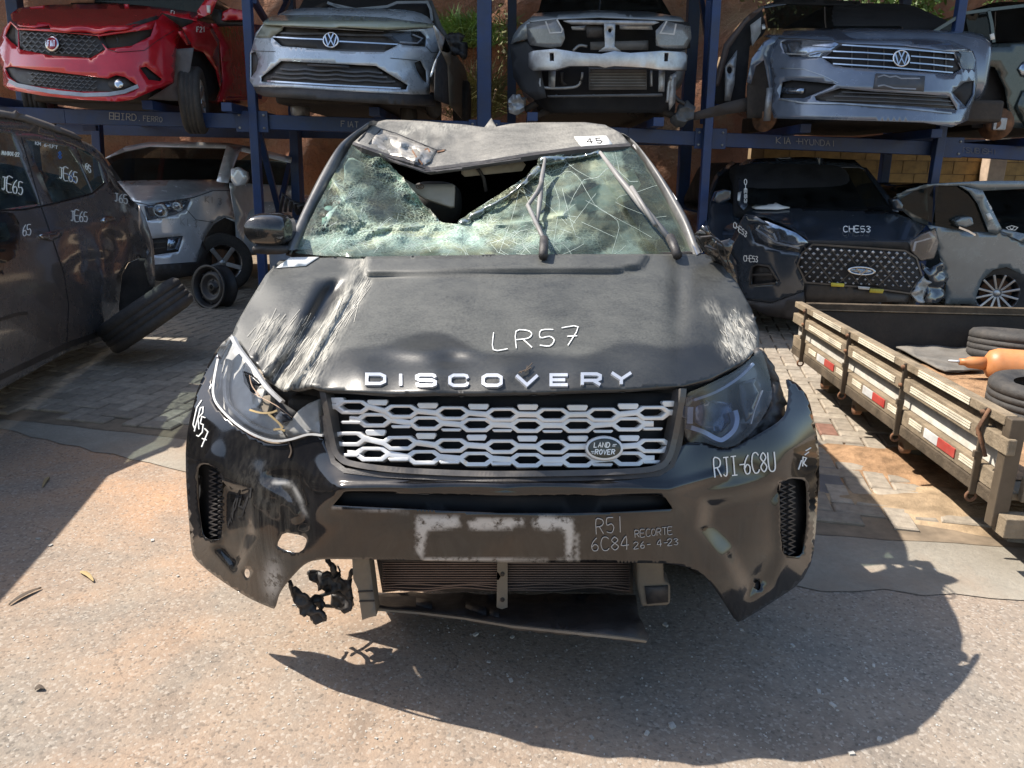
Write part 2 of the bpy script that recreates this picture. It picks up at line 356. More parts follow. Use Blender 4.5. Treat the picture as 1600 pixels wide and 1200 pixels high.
for j in range(len(gy)-1):
    for i in range(n-1): f.append([j*n+i, j*n+i+1, (j+1)*n+i+1, (j+1)*n+i])
tag(obj('ground', v, f, ground_mat()), kind='structure')
def concrete_mat():
    m, nt, b, co = newmat('worn_concrete'); L = nt.links
    a = noise(nt, co, 2.2, 8, .65); g = noise(nt, co, 45, 6, .75, .3, .7); r = noise(nt, co, .9, 6, .6, .5, .75)
    c = mixc(nt, a, (.25, .225, .185), (.36, .33, .275)); c = mixc(nt, math_(nt, 'MULTIPLY', g, .45), c, (.17, .15, .125)); c = mixc(nt, math_(nt, 'MULTIPLY', r, .5), c, (.36, .21, .12))
    L.new(c, b.inputs['Base Color']); b.inputs['Roughness'].default_value = .9; b.inputs['Specular IOR Level'].default_value = .25; bump(nt, b, g, .5, .006); return m
conc = concrete_mat()
def wobble(a, b, n, s):
    out = []
    for i in range(n+1):
        t = i/n; p = a.lerp(b, t); out.append(Vector((p.x, p.y+(rng.random()-.5)*s, 0)))
    return out
stripA = [G(-700, 560), G(0, 655), G(290, 687), G(1280, 838), G(1600, 858), G(2600, 930)]       # far edge
stripB = [G(-700, 560)+Vector((0, -.3, 0)), G(0, 672), G(290, 738), G(1280, 920), G(1600, 936), G(2600, 990)]
def dens(l, s): 
    o = []
    for a, b in zip(l, l[1:]): o += wobble(a, b, max(2, int((b-a).length/.12)), s)[:-1]
    return o+[l[-1]]
A_ = dens(stripA, .02); B_ = dens(stripB, .05)
k = min(len(A_), len(B_)); A_ = [A_[int(i*(len(A_)-1)/(k-1))] for i in range(k)]; B_ = [B_[int(i*(len(B_)-1)/(k-1))] for i in range(k)]
v = [p+Vector((0, 0, .004)) for p in A_+B_]; f = [[i+k, i+k+1, i+1, i] for i in range(k-1)]
tag(obj('concrete_strip', v, f, conc), kind='structure')
# paved yard: sand bed with interlocking blocks laid one by one
sand = mat('sand_joints', (.19, .145, .10), .95, var=.3, scale=9)
far = [Vector((-14, 16, .004)), Vector((14, 16, .004))]
bed = obj('paved_yard', [p+Vector((0, 0, .006)) for p in A_]+[far[1], far[0]], [list(range(len(A_)))+[len(A_), len(A_)+1]], sand); tag(bed, kind='structure')
pav = mat('paving_block', (.30, .265, .215), .9, var=.2, scale=22, bmp=.35, bscale=70, rand=.22, dust=.35, dcol=(.26, .15, .09), dscale=1.5, spec=.25)
pavr = mat('red_paving_block', (.22, .11, .08), .9, var=.25, scale=22, bmp=.35, bscale=70, rand=.2, dust=.4, spec=.25)
L_, W_ = .225, .1125
def blockmesh(m, nm):
    g = .005; a, b, c, d = g, L_-g, g, W_-g; t, e = .016, .007
    vs = [(a, c, 0), (b, c, 0), (b, d, 0), (a, d, 0), (a, c, t-e), (b, c, t-e), (b, d, t-e), (a, d, t-e), (a+e, c+e, t), (b-e, c+e, t), (b-e, d-e, t), (a+e, d-e, t)]
    fs = [[i, (i+1) % 4, (i+1) % 4+4, i+4] for i in range(4)]+[[i+4, (i+1) % 4+4, (i+1) % 4+8, i+8] for i in range(4)]+[[8, 9, 10, 11]]
    me = bpy.data.meshes.new(nm); me.from_pydata(vs, [], fs); me.materials.append(m); return me, vs, fs
bme, bvs, bfs = blockmesh(pav, 'paving_block'); rme, _, _ = blockmesh(pavr, 'red_paving_block')
def edgeY(x):
    for a, b in zip(stripA, stripA[1:]):
        if a.x <= x <= b.x: return a.y+(b.y-a.y)*(x-a.x)/(b.x-a.x)
    return 9
cand = []
ang = math.radians(-12)
ca, sa = math.cos(ang), math.sin(ang)
w1 = W_
for i in range(-110, 110):
    for j in range(-30, 170):
        # 90 degree herringbone: horizontal block at (i,j) with (i-j)%4==0, vertical with (i-j)%4==2 ... cells of one block width
        if (i-j) % 4 == 0: lx, ly, rot = i*w1, j*w1, 0
        elif (i-j) % 4 == 3: lx, ly, rot = (i+1)*w1, j*w1, 1
        else: continue
        cx, cy = (lx+w1, ly+w1/2) if rot == 0 else (lx-w1/2, ly+w1)
        X, Y = cx*ca-cy*sa, cx*sa+cy*ca
        if not (-8 < X < 7 and Y < 11.5): continue
        if Y < edgeY(X)+.13: continue
        if X > 1.2 and 3.5 < Y < 4.15 and rng.random() < .3: continue      # blocks gone or buried under earth by the trailer
        u, vv = proj((X, Y, 0))
        if -60 < u < 1660 and vv < 1000: 
            hid = (430 < u < 1215 and vv > 420)
            cand.append((hid, (X*X+Y*Y), lx, ly, rot, X, Y))
cand.sort()
sv = []; sf = []; nb = 0
for q, (hid, d2, lx, ly, rot, X, Y) in enumerate(cand):
    a = ang+(math.pi/2 if rot else 0); x0, y0 = lx*ca-ly*sa, lx*sa+ly*ca; dz = .004+rng.random()*.004
    tl = (rng.random(2)-.5)*.02
    if not hid and nb < 290:
        nb += 1; o = bpy.data.objects.new('paving_block', rme if rng.random() < .02 else bme); C.objects.link(o); o.location = (x0, y0, dz); o.rotation_euler = (tl[0]*.6, tl[1]*.6, a); o.parent = bed
    elif d2 < 120:
        s0 = len(sv); c_, s_ = math.cos(a), math.sin(a)
        sv += [(x0+p[0]*c_-p[1]*s_, y0+p[0]*s_+p[1]*c_, p[2]+dz) for p in bvs]; sf += [[i+s0 for i in ff] for ff in bfs]
o = obj('far_paving_blocks', sv, sf, pav, bed); o['kind'] = 'stuff'
# spilled red earth over the blocks by the trailer: a low uneven heap
earth = mat('loose_red_earth', (.30, .185, .105), .95, var=.35, scale=12, bmp=.6, bscale=60, spec=.2)
tan = mat('pale_dusty_earth', (.34, .25, .16), .95, var=.3, scale=9, bmp=.5, bscale=70, spec=.2)
def heap(name, cx, cy, rx, ry, h, m, seed, rot=0):
    vs = []; fs = []; n, k = 40, 12; r_ = np.random.default_rng(seed); ph = r_.random(8)*6.28; c, s = math.cos(rot), math.sin(rot)
    for i in range(k+1):
        for j in range(n):
            a = 2*math.pi*j/n; q = i/k; rr = q*(1+.14*math.sin(3*a+ph[0])+.1*math.sin(5*a+ph[1])+.08*math.sin(9*a+ph[2]))
            x, y = rx*rr*math.cos(a), ry*rr*math.sin(a)
            vs.append((cx+x*c-y*s, cy+x*s+y*c, .003+h*(1-q**2)*(1+.5*math.sin(7*x+ph[3])*math.sin(9*y+ph[4]))+.25*h*r_.random()*(1-q)))
    for i in range(k):
        for j in range(n): fs.append([i*n+j, (i+1)*n+j, (i+1)*n+(j+1) % n, i*n+(j+1) % n])
    return obj(name, vs, fs, m, None, True)
g = G(1450, 735); tag(heap('loose_earth', g.x, g.y, .66, .40, .038, earth, 3, -.15), kind='structure')
g = G(1540, 800); tag(heap('dusty_earth', g.x, g.y, .8, .30, .034, tan, 5, -.2), kind='structure')
g = G(95, 975); 
# flat scrap on the ground at right of the bumper
scrap = mat('grey_board', (.13, .13, .135), .8, var=.3, dust=.5)
q = [G(*p, .02) for p in px('g 242,55 280,38 352,180 242,165')]
o = obj('scrap_board', q+[p-Vector((0, 0, .008)) for p in q], [[3, 2, 1, 0], [4, 5, 6, 7]]+[[i, (i+1) % 4, (i+1) % 4+4, i+4] for i in range(4)], scrap, org=q[0]); tag(o, 'flat dark grey board lying on the paving beside the wrecked bumper', 'board')
# fallen leaves, twigs and pale chips
leafm = mat('dry_leaf', (.34, .25, .12), .8, var=.3); leafd = mat('dark_leaf', (.07, .05, .035), .8)
def leaf(name, pts, wd, m, label):
    c = crl(pts, 5); wv = []; fs = []
    for i, (u, vv) in enumerate(c):
        t = i/(len(c)-1); hw = wd*math.sin(math.pi*(.06+.9*t)); a = c[max(0, i-1)]; b = c[min(len(c)-1, i+1)]; d = Vector((b[0]-a[0], b[1]-a[1])).normalized()
        for s_ in (-1, 0, 1): p = G(u-d.y*hw*s_, vv+d.x*hw*s_); wv.append(p+Vector((0, 0, .004+.004*abs(s_)+.004*math.sin(3*t))))
        if i: 
            for s_ in (0, 1): fs.append([3*i-3+s_, 3*i-2+s_, 3*i+1+s_, 3*i+s_])
    return tag(obj(name, wv, fs, m, None, True, .001, org=wv[0]), label, 'leaf')
leaf('fallen_leaf', px('e 235,630 258,640 275,658'), 3.2, leafm, 'pale curled dry leaf on the sunlit ground')
leaf('fallen_leaf', px('e 27,725 70,700 122,676'), 2.2, leafd, 'long dark leaf on the shaded earth at the left')
leaf('fallen_leaf', px('e 103,975 117,970 131,974'), 3, leafd, 'small dark leaf lying on the sunlit reddish dust')
leaf('fallen_leaf', px('e 125,380 135,362 146,352'), 2.4, leafm, 'small dry leaf on the shaded asphalt at left')
chip = mat('pale_chip', (.5, .48, .44), .8, rand=.3)
cv, cf = [], []
for i in range(1100):
    u, vv = rng.uniform(380, 1560), rng.uniform(900, 1190)
    if i > 160: u, vv = rng.uniform(0, 1600), rng.uniform(830, 1195)
    p = G(u, vv); s = rng.uniform(.001, .0035) if i % 25 else rng.uniform(.004, .009)
    s0 = len(cv); b_, f_ = boxv((-s, -s*.7, 0), (s, s*.7, s*.8)); r_ = rng.random()*6; 
    cv += [(p.x+q[0]*math.cos(r_)-q[1]*math.sin(r_)*rng.uniform(.6, 1.2), p.y+q[0]*math.sin(r_)+q[1]*math.cos(r_), p.z+q[2]*rng.uniform(.6, 1)) for q in b_]; cf += [[i_+s0 for i_ in ff] for ff in f_]
tag(obj('glass_crumbs', cv, cf, chip), 'scattered pale stone and glass crumbs on the asphalt', 'gravel', kind='stuff')
# ------------------------------------------------------------------ earth bank and walls behind the rack
def bank_mat():
    m, nt, b, co = newmat('red_earth_bank'); L = nt.links
    a = noise(nt, co, .8, 8, .65); g = noise(nt, co, 7, 8, .7); r = noise(nt, co, .6, 5, .6, .5, .7)
    c = mixc(nt, a, (.21, .075, .035), (.36, .165, .085)); c = mixc(nt, math_(nt, 'MULTIPLY', g, .5), c, (.16, .09, .055)); c = mixc(nt, math_(nt, 'MULTIPLY', r, .6), c, (.26, .21, .12))
    L.new(c, b.inputs['Base Color']); b.inputs['Roughness'].default_value = .95; bump(nt, b, g, .8, .05); return m
vs = []; fs = []; nx, nz = 90, 30
for j in range(nz):
    for i in range(nx):
        x = -16+32*i/(nx-1); z = -.1+8.1*j/(nz-1)
        vs.append((x, 13.2+.22*z+.25*math.sin(x*1.3+z)+.15*math.sin(x*3.1-z*2)+rng.normal()*.07, z))
for j in range(nz-1):
    for i in range(nx-1): fs.append([j*nx+i, j*nx+i+1, (j+1)*nx+i+1, (j+1)*nx+i])
vs += [(-16, 20, 8), (16, 20, 8)]; fs.append([(nz-1)*nx+i for i in range(nx)]+[len(vs)-1, len(vs)-2])
tag(obj('earth_bank', vs, fs, bank_mat(), None, True), kind='structure')
# low yellowish block wall behind the cars at right
ochre = mat('ochre_block', (.33, .215, .085), .9, var=.25, scale=7, bmp=.3, rand=.12); mort = mat('wall_mortar', (.22, .15, .08), .95, var=.2)
y0 = 12.3; xa, xb = 3.6, 11.5; zb = P(1480, 233, y0).z+.12
bw = thing('block_wall', 'yellowish painted block wall behind the parked cars on the right', 'wall', ((xa+xb)/2, y0, 0))
box('wall_core', (xa, y0, 0), (xb, y0+.16, zb-.01), mort, bw, 0)
bm_, _ = None, None
vb, fb = boxv((.006, -.012, .006), (.384, .02, .184)); me = bpy.data.meshes.new('wall_block'); me.from_pydata(vb, [], fb); me.materials.append(ochre)
r = 0; z = 0
while z+.19 < zb+.02:
    x = xa+(.195 if r % 2 else 0)
    while x+.39 < xb:
        if z > .9:
            o = bpy.data.objects.new('wall_block', me); C.objects.link(o); o.location = Vector((x, y0, z))-Vector(((xa+xb)/2, y0, 0)); o.parent = bw
        x += .39
    z += .19; r += 1
concp = mat('pale_post', (.42, .32, .24), .9, var=.2)
p0 = P(1548, 260, 12.2)
tag(box('wall_pier', (p0.x-.13, 12.02, 0), (p0.x+.13, 12.24, zb+.06), concp, None, .01, org=(p0.x, 12.13, 0)), 'pale concrete pier against the yellowish block wall', 'pier')
# ------------------------------------------------------------------ vegetation on the bank
gleaf = mat('green_leaf', (.10, .17, .03), .6, var=.4, scale=3); dleaf = mat('olive_leaf', (.11, .11, .035), .7, var=.4, scale=3); twig = mat('dry_twig', (.17, .115, .065), .85)  # fresh green and olive leaves as two plain colours
for m_ in (gleaf, dleaf):
    m_.node_tree.nodes['Principled BSDF'].inputs['Transmission Weight'].default_value = 0
def shrub(name, base, h, rad, n, m, label, ls=.07, grass=0, seed=1, group=None):
    r_ = np.random.default_rng(seed); t = thing(name, label, 'plant', base, group); b = Vector(base); vs, fs = [], []; sv, sf = [], []
    st = []
    for i in range(max(4, n//60)):
        a = r_.random()*6.28; tip = b+Vector((math.cos(a)*rad*r_.random(), math.sin(a)*rad*.5*r_.random()-.1, h*r_.uniform(.6, 1)))
        st.append(tip); mid = b.lerp(tip, .5)+Vector((r_.normal()*.05, 0, .06*h))
        for p, q, w0, w1_ in ((b, mid, .012, .008), (mid, tip, .008, .003)):
            s0 = len(sv); sv += [p+Vector((-w0, 0, 0)), p+Vector((w0, 0, 0)), p+Vector((0, w0, 0)), q+Vector((-w1_, 0, 0)), q+Vector((w1_, 0, 0)), q+Vector((0, w1_, 0))]; sf += [[s0, s0+1, s0+4, s0+3], [s0+1, s0+2, s0+5, s0+4], [s0+2, s0, s0+3, s0+5]]
    for i in range(n):
        if grass:
            a = r_.random()*6.28; p = b+Vector((r_.normal()*rad*.4, r_.normal()*.12, r_.random()*h*.3)); l = h*r_.uniform(.4, 1); d = Vector((math.cos(a)*.6, math.sin(a)*.4-.3, r_.uniform(.1, 1))).normalized(); s_ = Vector((-d.z, .1, d.x))*.008
            q = p+d*l*.5; e = p+d*l+Vector((0, 0, -.25*l)); s0 = len(vs); vs += [p-s_, p+s_, q+s_, q-s_, e]; fs += [[s0, s0+1, s0+2, s0+3], [s0+3, s0+2, s0+4]]
        else:
            t0 = st[i % len(st)]; p = b.lerp(t0, r_.uniform(.25, 1.05))+Vector(r_.normal(size=3)*rad*.18); d = Vector(r_.normal(size=3)); d.normalize(); e = d.cross(Vector(r_.normal(size=3))).normalized(); l = ls*r_.uniform(.6, 1.3)
            s0 = len(vs); vs += [p, p+d*l*.5+e*l*.22, p+d*l, p+d*l*.5-e*l*.22]; fs += [[s0, s0+1, s0+2, s0+3]]
    obj('foliage', vs, fs, m, t); obj('stems', sv, sf, twig, t)
    return t
def at(u, vv, Y): return P(u, vv, Y)
shrub('grass_tuft', at(735, 75, 13.9), .75, .7, 900, gleaf, 'bright green hanging grass tuft on the bank left of the blue post', grass=1, seed=2)
shrub('grass_tuft', at(742, 185, 13.1), 1.1, .5, 420, dleaf, 'olive dry grass tuft below the green one beside the post', grass=1, seed=3)
shrub('leafy_shrub', at(1345, 75, 13.5), 1.3, .9, 700, gleaf, 'light green leafy shrub on the bank above the blue grey sedan', .13, seed=4)
shrub('leafy_shrub', at(1425, 60, 13.8), 1.0, .8, 420, gleaf, 'thin green shrub on the bank between two right hand posts', .13, seed=5)
shrub('leafy_shrub', at(1560, 20, 13.8), .8, .8, 400, gleaf, 'green shrub at the top right over the dark green car', .12, seed=6)
shrub('dry_shrub', at(800, 130, 13.0), 1.2, .45, 200, dleaf, 'dry shrub on the red bank left of the stripped car', .09, seed=8)
shrub('dry_shrub', at(1215, 60, 13.6), 1.6, .9, 600, dleaf, 'olive shrub growing on the bank behind the two diagonal braces', .1, seed=9)
for k_, (u0, v0, u1, v1) in enumerate(((745, 185, 760, 120), (752, 190, 775, 140), (1100, 150, 1125, 90))):
    tag(tube('dry_stick', [P(u0, v0, 13.0), P((u0+u1)/2+4, (v0+v1)/2, 12.7), P(u1, v1, 12.9)], .02, twig, n=5, org=P(u0, v0, 13.0)), ['thin dry stick leaning on the bank beside the middle post', 'second dry stick on the bank right of the middle post', 'dry stick on the bank near the paired right posts'][k_], 'stick')
# ================================================================== the wrecked black SUV in the middle
def seg_d(u, v, a, b):
    ax, ay = a; bx, by = b; dx, dy = bx-ax, by-ay; t = max(0, min(1, ((u-ax)*dx+(v-ay)*dy)/(dx*dx+dy*dy)))
    return math.hypot(u-ax-dx*t, v-ay-dy*t), (dx*(v-ay)-dy*(u-ax))/math.hypot(dx, dy)
def pl_d(u, v, pl): return min(seg_d(u, v, a, b)[0] for a, b in zip(pl, pl[1:]))
def ga(u, v, cu, cv, su, sv): return math.exp(-((u-cu)/su)**2-((v-cv)/sv)**2)
def sst(x, a, b): t = max(0, min(1, (x-a)/(b-a))); return t*t*(3-2*t)
def soft(u, v, poly, w_):
    d = min(seg_d(u, v, poly[i], poly[(i+1) % len(poly)])[0] for i in range(len(poly)))
    return sst(d if inpoly((u, v), poly) else -d, -w_, w_)
def vnoise(u, v, s, k=0):
    return math.sin(u/s+1.7*math.sin(v/s*1.3+k))*math.sin(v/s*1.1+k+1.3*math.sin(u/s*.8+2*k))
def wreck_paint(name, hood):
    m, nt, b, co = newmat(name); L = nt.links
    def at_(n): a = N(nt, 'Attribute', attribute_name=n); return a.outputs['Fac']
    mp = N(nt, 'Mapping'); L.new(co, mp.inputs[0])
    if hood: mp.inputs['Rotation'].default_value = (0, 0, .45); mp.inputs['Scale'].default_value = (120, 9, 40)
    else: mp.inputs['Scale'].default_value = (70, 70, 1.6)
    streak = noise(nt, mp.outputs[0], 1., 6, .7, .42, .60)
    spk = noise(nt, co, 160, 3, .7, .3, .7); cl = noise(nt, co, 7, 9, .72, .25, .7); fleck = noise(nt, co, 34, 4, .8, .60, .70)
    c = (.0055, .0055, .0065); 
    if hood:
        d = math_(nt, 'MULTIPLY', at_('dust'), math_(nt, 'ADD', math_(nt, 'MULTIPLY', cl, .45), math_(nt, 'ADD', math_(nt, 'MULTIPLY', spk, .45), .15)))
        c2 = mixc(nt, d, c, (.092, .094, .086) if hood == 1 else (.27, .255, .225)); c2 = mixc(nt, math_(nt, 'MULTIPLY', fleck, math_(nt, 'MULTIPLY', at_('dust'), .5)), c2, (.02, .018, .016)); rg = mixf(nt, d, .28, .75)
        s = math_(nt, 'MULTIPLY', at_('scrape'), streak); s2 = math_(nt, 'ADD', s, math_(nt, 'MULTIPLY', math_(nt, 'MULTIPLY', at_('scrape'), at_('scrape')), .22))
        cp = N(nt, 'Clamp'); L.new(s2, cp.inputs[0])
        c3 = mixc(nt, cp.outputs[0], c2, (.42, .40, .345)); rg = mixf(nt, cp.outputs[0], rg, .8)
    else:
        dm = math_(nt, 'MULTIPLY', at_('dust'), math_(nt, 'ADD', math_(nt, 'MULTIPLY', streak, .6), math_(nt, 'MULTIPLY', cl, .3)))
        c2 = mixc(nt, dm, c, (.105, .096, .08)); rg = mixf(nt, dm, .07, .4)
        s = math_(nt, 'MULTIPLY', at_('scrape'), noise(nt, co, 34, 6, .75, .36, .5)); c3 = mixc(nt, s, c2, (.46, .45, .43)); rg = mixf(nt, s, rg, .8)
    L.new(c3, b.inputs['Base Color']); L.new(rg, b.inputs['Roughness']); b.inputs['Coat Weight'].default_value = .06 if hood else .45; b.inputs['Coat Roughness'].default_value = .3 if hood else .04
    bump(nt, b, math_(nt, 'ADD', cl, math_(nt, 'MULTIPLY', spk, .3)), .06 if hood else .012, .01)
    return m
hoodm = wreck_paint('dusty_black_paint', 1); bumpm = wreck_paint('streaked_black_paint', 0)
gloss = mat('gloss_black', (.007, .007, .008), .1, coat=.6, dust=.35, dcol=(.12, .11, .095), dscale=8)
satin = mat('satin_grey', (.07, .07, .072), .35, .5, dust=.5)
silver = mat('grille_silver', (.66, .66, .66), .32, .35, var=.08, dust=.3, dcol=(.45, .41, .34))
SUV = thing('wrecked_suv', 'wrecked black SUV with crushed roof, shattered windscreen and dusty buckled bonnet', 'car', (0, 4, 0))
# ---- bonnet
hood_t = TPS([(443, 612, 2.06), (487, 602, 2.0), (513, 610, 1.985), (613, 615, 1.925), (700, 615, 1.895), (790, 614, 1.885), (880, 611, 1.895), (980, 607, 1.93), (1067, 602, 2.0), (1113, 590, 2.08), (1163, 565, 2.25), (1185, 543, 2.38),
    (560, 575, 2.03), (680, 577, 1.975), (790, 578, 1.96), (900, 577, 1.975), (1000, 575, 2.03), (540, 545, 2.18), (660, 547, 2.12), (790, 548, 2.10), (920, 547, 2.11), (1040, 545, 2.17), (1120, 540, 2.28),
    (530, 500, 2.42), (660, 500, 2.375), (790, 500, 2.36), (920, 500, 2.36), (1040, 500, 2.385), (1120, 500, 2.45), (1175, 490, 2.56), (540, 450, 2.68), (660, 450, 2.635), (790, 450, 2.62), (920, 450, 2.62), (1040, 450, 2.645), (1140, 440, 2.77),
    (560, 402, 2.92), (680, 401, 2.89), (790, 400, 2.88), (900, 399, 2.885), (1010, 399, 2.9), (1100, 398, 2.97), (440, 405, 2.90), (415, 430, 2.75), (390, 470, 2.60), (370, 505, 2.47), (362, 525, 2.41), (403, 573, 2.2), (427, 600, 2.1), (460, 520, 2.36), (470, 560, 2.19), (480, 450, 2.66)])
CR = [(558, 428), (536, 470), (505, 525), (470, 580), (446, 610)]
RIDGE = [(572, 430), (620, 428), (790, 425), (960, 424), (1002, 416), (1012, 400)]
def hoodY(u, v):
    y = hood_t(u, v)
    d, s = min((seg_d(u, v, a, b) for a, b in zip(CR, CR[1:])), key=lambda q: q[0])
    if s < 0: sd = -d
    else: sd = d                           # sd > 0: left of the crease
    fade = sst(v, 425, 460)
    y += fade*(.085*math.exp(-((sd-22)/15)**2)-.055*math.exp(-(sd/4.5)**2))
    y += .03*math.exp(-((sd-60)/9)**2)*fade*sst(v, 470, 520)
    y += -.025*ga(u, v, 655, 550, 40, 12)+.028*ga(u, v, 704, 562, 26, 12)-.02*ga(u, v, 735, 548, 26, 10)+.015*ga(u, v, 610, 562, 40, 14)
    dr = pl_d(u, v, RIDGE); inside = inpoly((u, v), RIDGE+[(1012, 380), (572, 380)])
    y += -.04*sst(dr if inside else -dr, -3, 4)
    y += .05*ga(u, v, 1060, 470, 14, 60)+.03*ga(u, v, 540, 415, 26, 9)-.04*ga(u, v, 556, 425, 9, 12)
    y += .012*vnoise(u, v, 21, 1)*ga(u, v, 450, 540, 60, 60)+.004*vnoise(u, v, 33, 2)
    y += .03*ga(u, v, 1150, 500, 22, 22)+.014*vnoise(u, v, 12, 4)*ga(u, v, 1150, 505, 40, 40)
    return y
hoodS = depth(hoodY)
SCL = px('a 330,420 400,335 520,330 660,380 800,230 850,180 900,180 830,330 750,400 700,520 640,640 560,675 490,692 440,650 400,590 380,540 340,480')
SCR = px('b 1020,470 1080,340 1110,310 1170,350 1212,410 1218,480 1160,540 1090,560 1050,520')
CLEAN = px('a 560,340 640,170 800,170 770,230 660,370 560,350')
def hscr(u, v):
    s = .75*soft(u, v, SCL, 6)*(.55+.5*vnoise(u, v, 17, 3)); s += .9*math.exp(-(pl_d(u, v, CR)/7)**2)*sst(v, 430, 470)
    s += .95*soft(u, v, SCR, 9)*(.62+.4*vnoise(u, v, 11, 1))+.8*ga(u, v, 564, 412, 10, 14)+.3*math.exp(-(pl_d(u, v, [(560, 436), (480, 600)])/20)**2)
    s += .5*math.exp(-(pl_d(u, v, [(1110, 480), (1175, 545)])/10)**2)
    return max(0, min(1, s))
def hdust(u, v):
    edge = 545+9*math.sin(u/60)+5*math.sin(u/23)+(14*ga(u, v, 660, 540, 60, 40))*-1.6
    d = 1-.62*sst(v, edge-6, edge+7); d -= .75*soft(u, v, CLEAN, 7); d -= .35*ga(u, v, 450, 520, 60, 60)
    d *= 1-.35*sst(u, 1040, 1075)+.12*vnoise(u, v, 60, 2); d += .25*ga(u, v, 860, 505, 160, 9)
    return max(.05, min(1, d))
HOOD = px('p 362,525 373,537 403,573 427,600 443,612 467,608 487,602 513,610 613,615 780,614 980,607 1067,602 1113,590 1163,565 1185,543 1187,520 1174,482 1152,442 1124,410 1103,397 1020,397 900,397 700,399 560,401 470,404 438,406 415,430 390,470 370,505')
hood = sheet('bonnet', HOOD, hoodS, hoodm, SUV, step=6, thick=.012, attr={'scrape': hscr, 'dust': hdust})
hood['label'] = 'dusty black bonnet buckled at its left corner'
GLB = {'O': '.2,1 .8,1 1,.8 1,.2 .8,0 .2,0 0,.2 0,.8 .2,1', 'C': '1,.7 .93,.93 .78,1 .2,1 0,.8 0,.2 .2,0 .78,0 .93,.07 1,.3', 'S': '1,.75 .95,.93 .82,1 .17,1 0,.88 0,.66 .15,.52 .85,.48 1,.36 1,.12 .83,0 .17,0 .05,.06 0,.26', 'D': '0,0 0,1 .75,1 1,.78 1,.22 .75,0 0,0',
       'R': '0,0 0,1 .8,1 1,.85 1,.55 .8,.4 0,.4|.6,.4 1,0', 'E': '1,1 0,1 0,0 1,0|0,.5 .85,.5', 'V': '0,1 .5,0 1,1', 'I': '.5,0 .5,1', 'Y': '0,1 .5,.45 1,1|.5,.45 .5,0'}
mat('pale_chalk', (.42, .42, .42), .9)
def block_letter(ch, x0, x1, y0, y1, surf, m, parent, wd, off, thick):
    pol = [[(x0+(x1-x0)*float(a), y1-(y1-y0)*float(b)) for a, b in (t.split(',') for t in st.split())] for st in GLB[ch].split('|')]
    return ribbon('letter', pol, surf, m, parent, wd, off, thick, 5)
# fine pale scratches scored along the buckled corner and the right shoulder
rs2 = random.Random(5); pol = []
while len(pol) < 150:
    lft = len(pol) < 110; pg = SCL if lft else SCR; x, y = rs2.uniform(380, 590) if lft else rs2.uniform(1115, 1190), rs2.uniform(430, 612) if lft else rs2.uniform(480, 566)
    if not inpoly((x, y), pg): continue
    an = (2.16 if lft else 1.0)+rs2.gauss(0, .10 if lft else .3); ln = rs2.uniform(8, 46) if lft else rs2.uniform(4, 16); q = [(x+math.cos(an)*ln*t_+rs2.gauss(0, .2), y+math.sin(an)*ln*t_) for t_ in (-.5, 0, .5)]
    if all(inpoly(p, HOOD) for p in q): pol.append(q)
o = ribbon('scratches', pol, hoodS, mat('scratch_pale', (.46, .44, .39), .8), hood, .55, .006, .0005, 5); o['kind'] = 'stuff'
let = mat('letter_silver', (.62, .64, .68), .3, .6, var=.08, dust=.2)
for ch, x0, x1, y0, y1 in (('D', 573, 601, 584.5, 599), ('I', 621, 631, 584, 602), ('S', 651, 680, 585.5, 602), ('C', 703, 731, 586, 602), ('O', 755, 783, 586, 602), ('V', 807, 840, 586, 601), ('E', 861, 887, 585.5, 601), ('R', 910, 938, 584, 601), ('Y', 956, 986, 582, 600)):
    block_letter(ch, x0, x1, y0, y1, hoodS, let, hood, 4.7, .009, .012)
text('chalk_marking', 'LR57', (771, 519), (25, -1.5), (0, 27), hoodS, chalk, hood, 1.25, 1.42, .012, .12)
sheet('paper_label', 'a 455,115 520,66 655,64 592,106', hoodS, paper, hood, off=.01, thick=.001, step=10)
# a little dry sprig lying on the bonnet lip
sp_ = ribbon('dry_sprig', [px('b 92,605 125,592 155,560'), px('b 105,608 100,598'), px('b 120,600 150,580'), px('b 128,590 132,572')], hoodS, leafd, hood, 1.1, .02, .002)
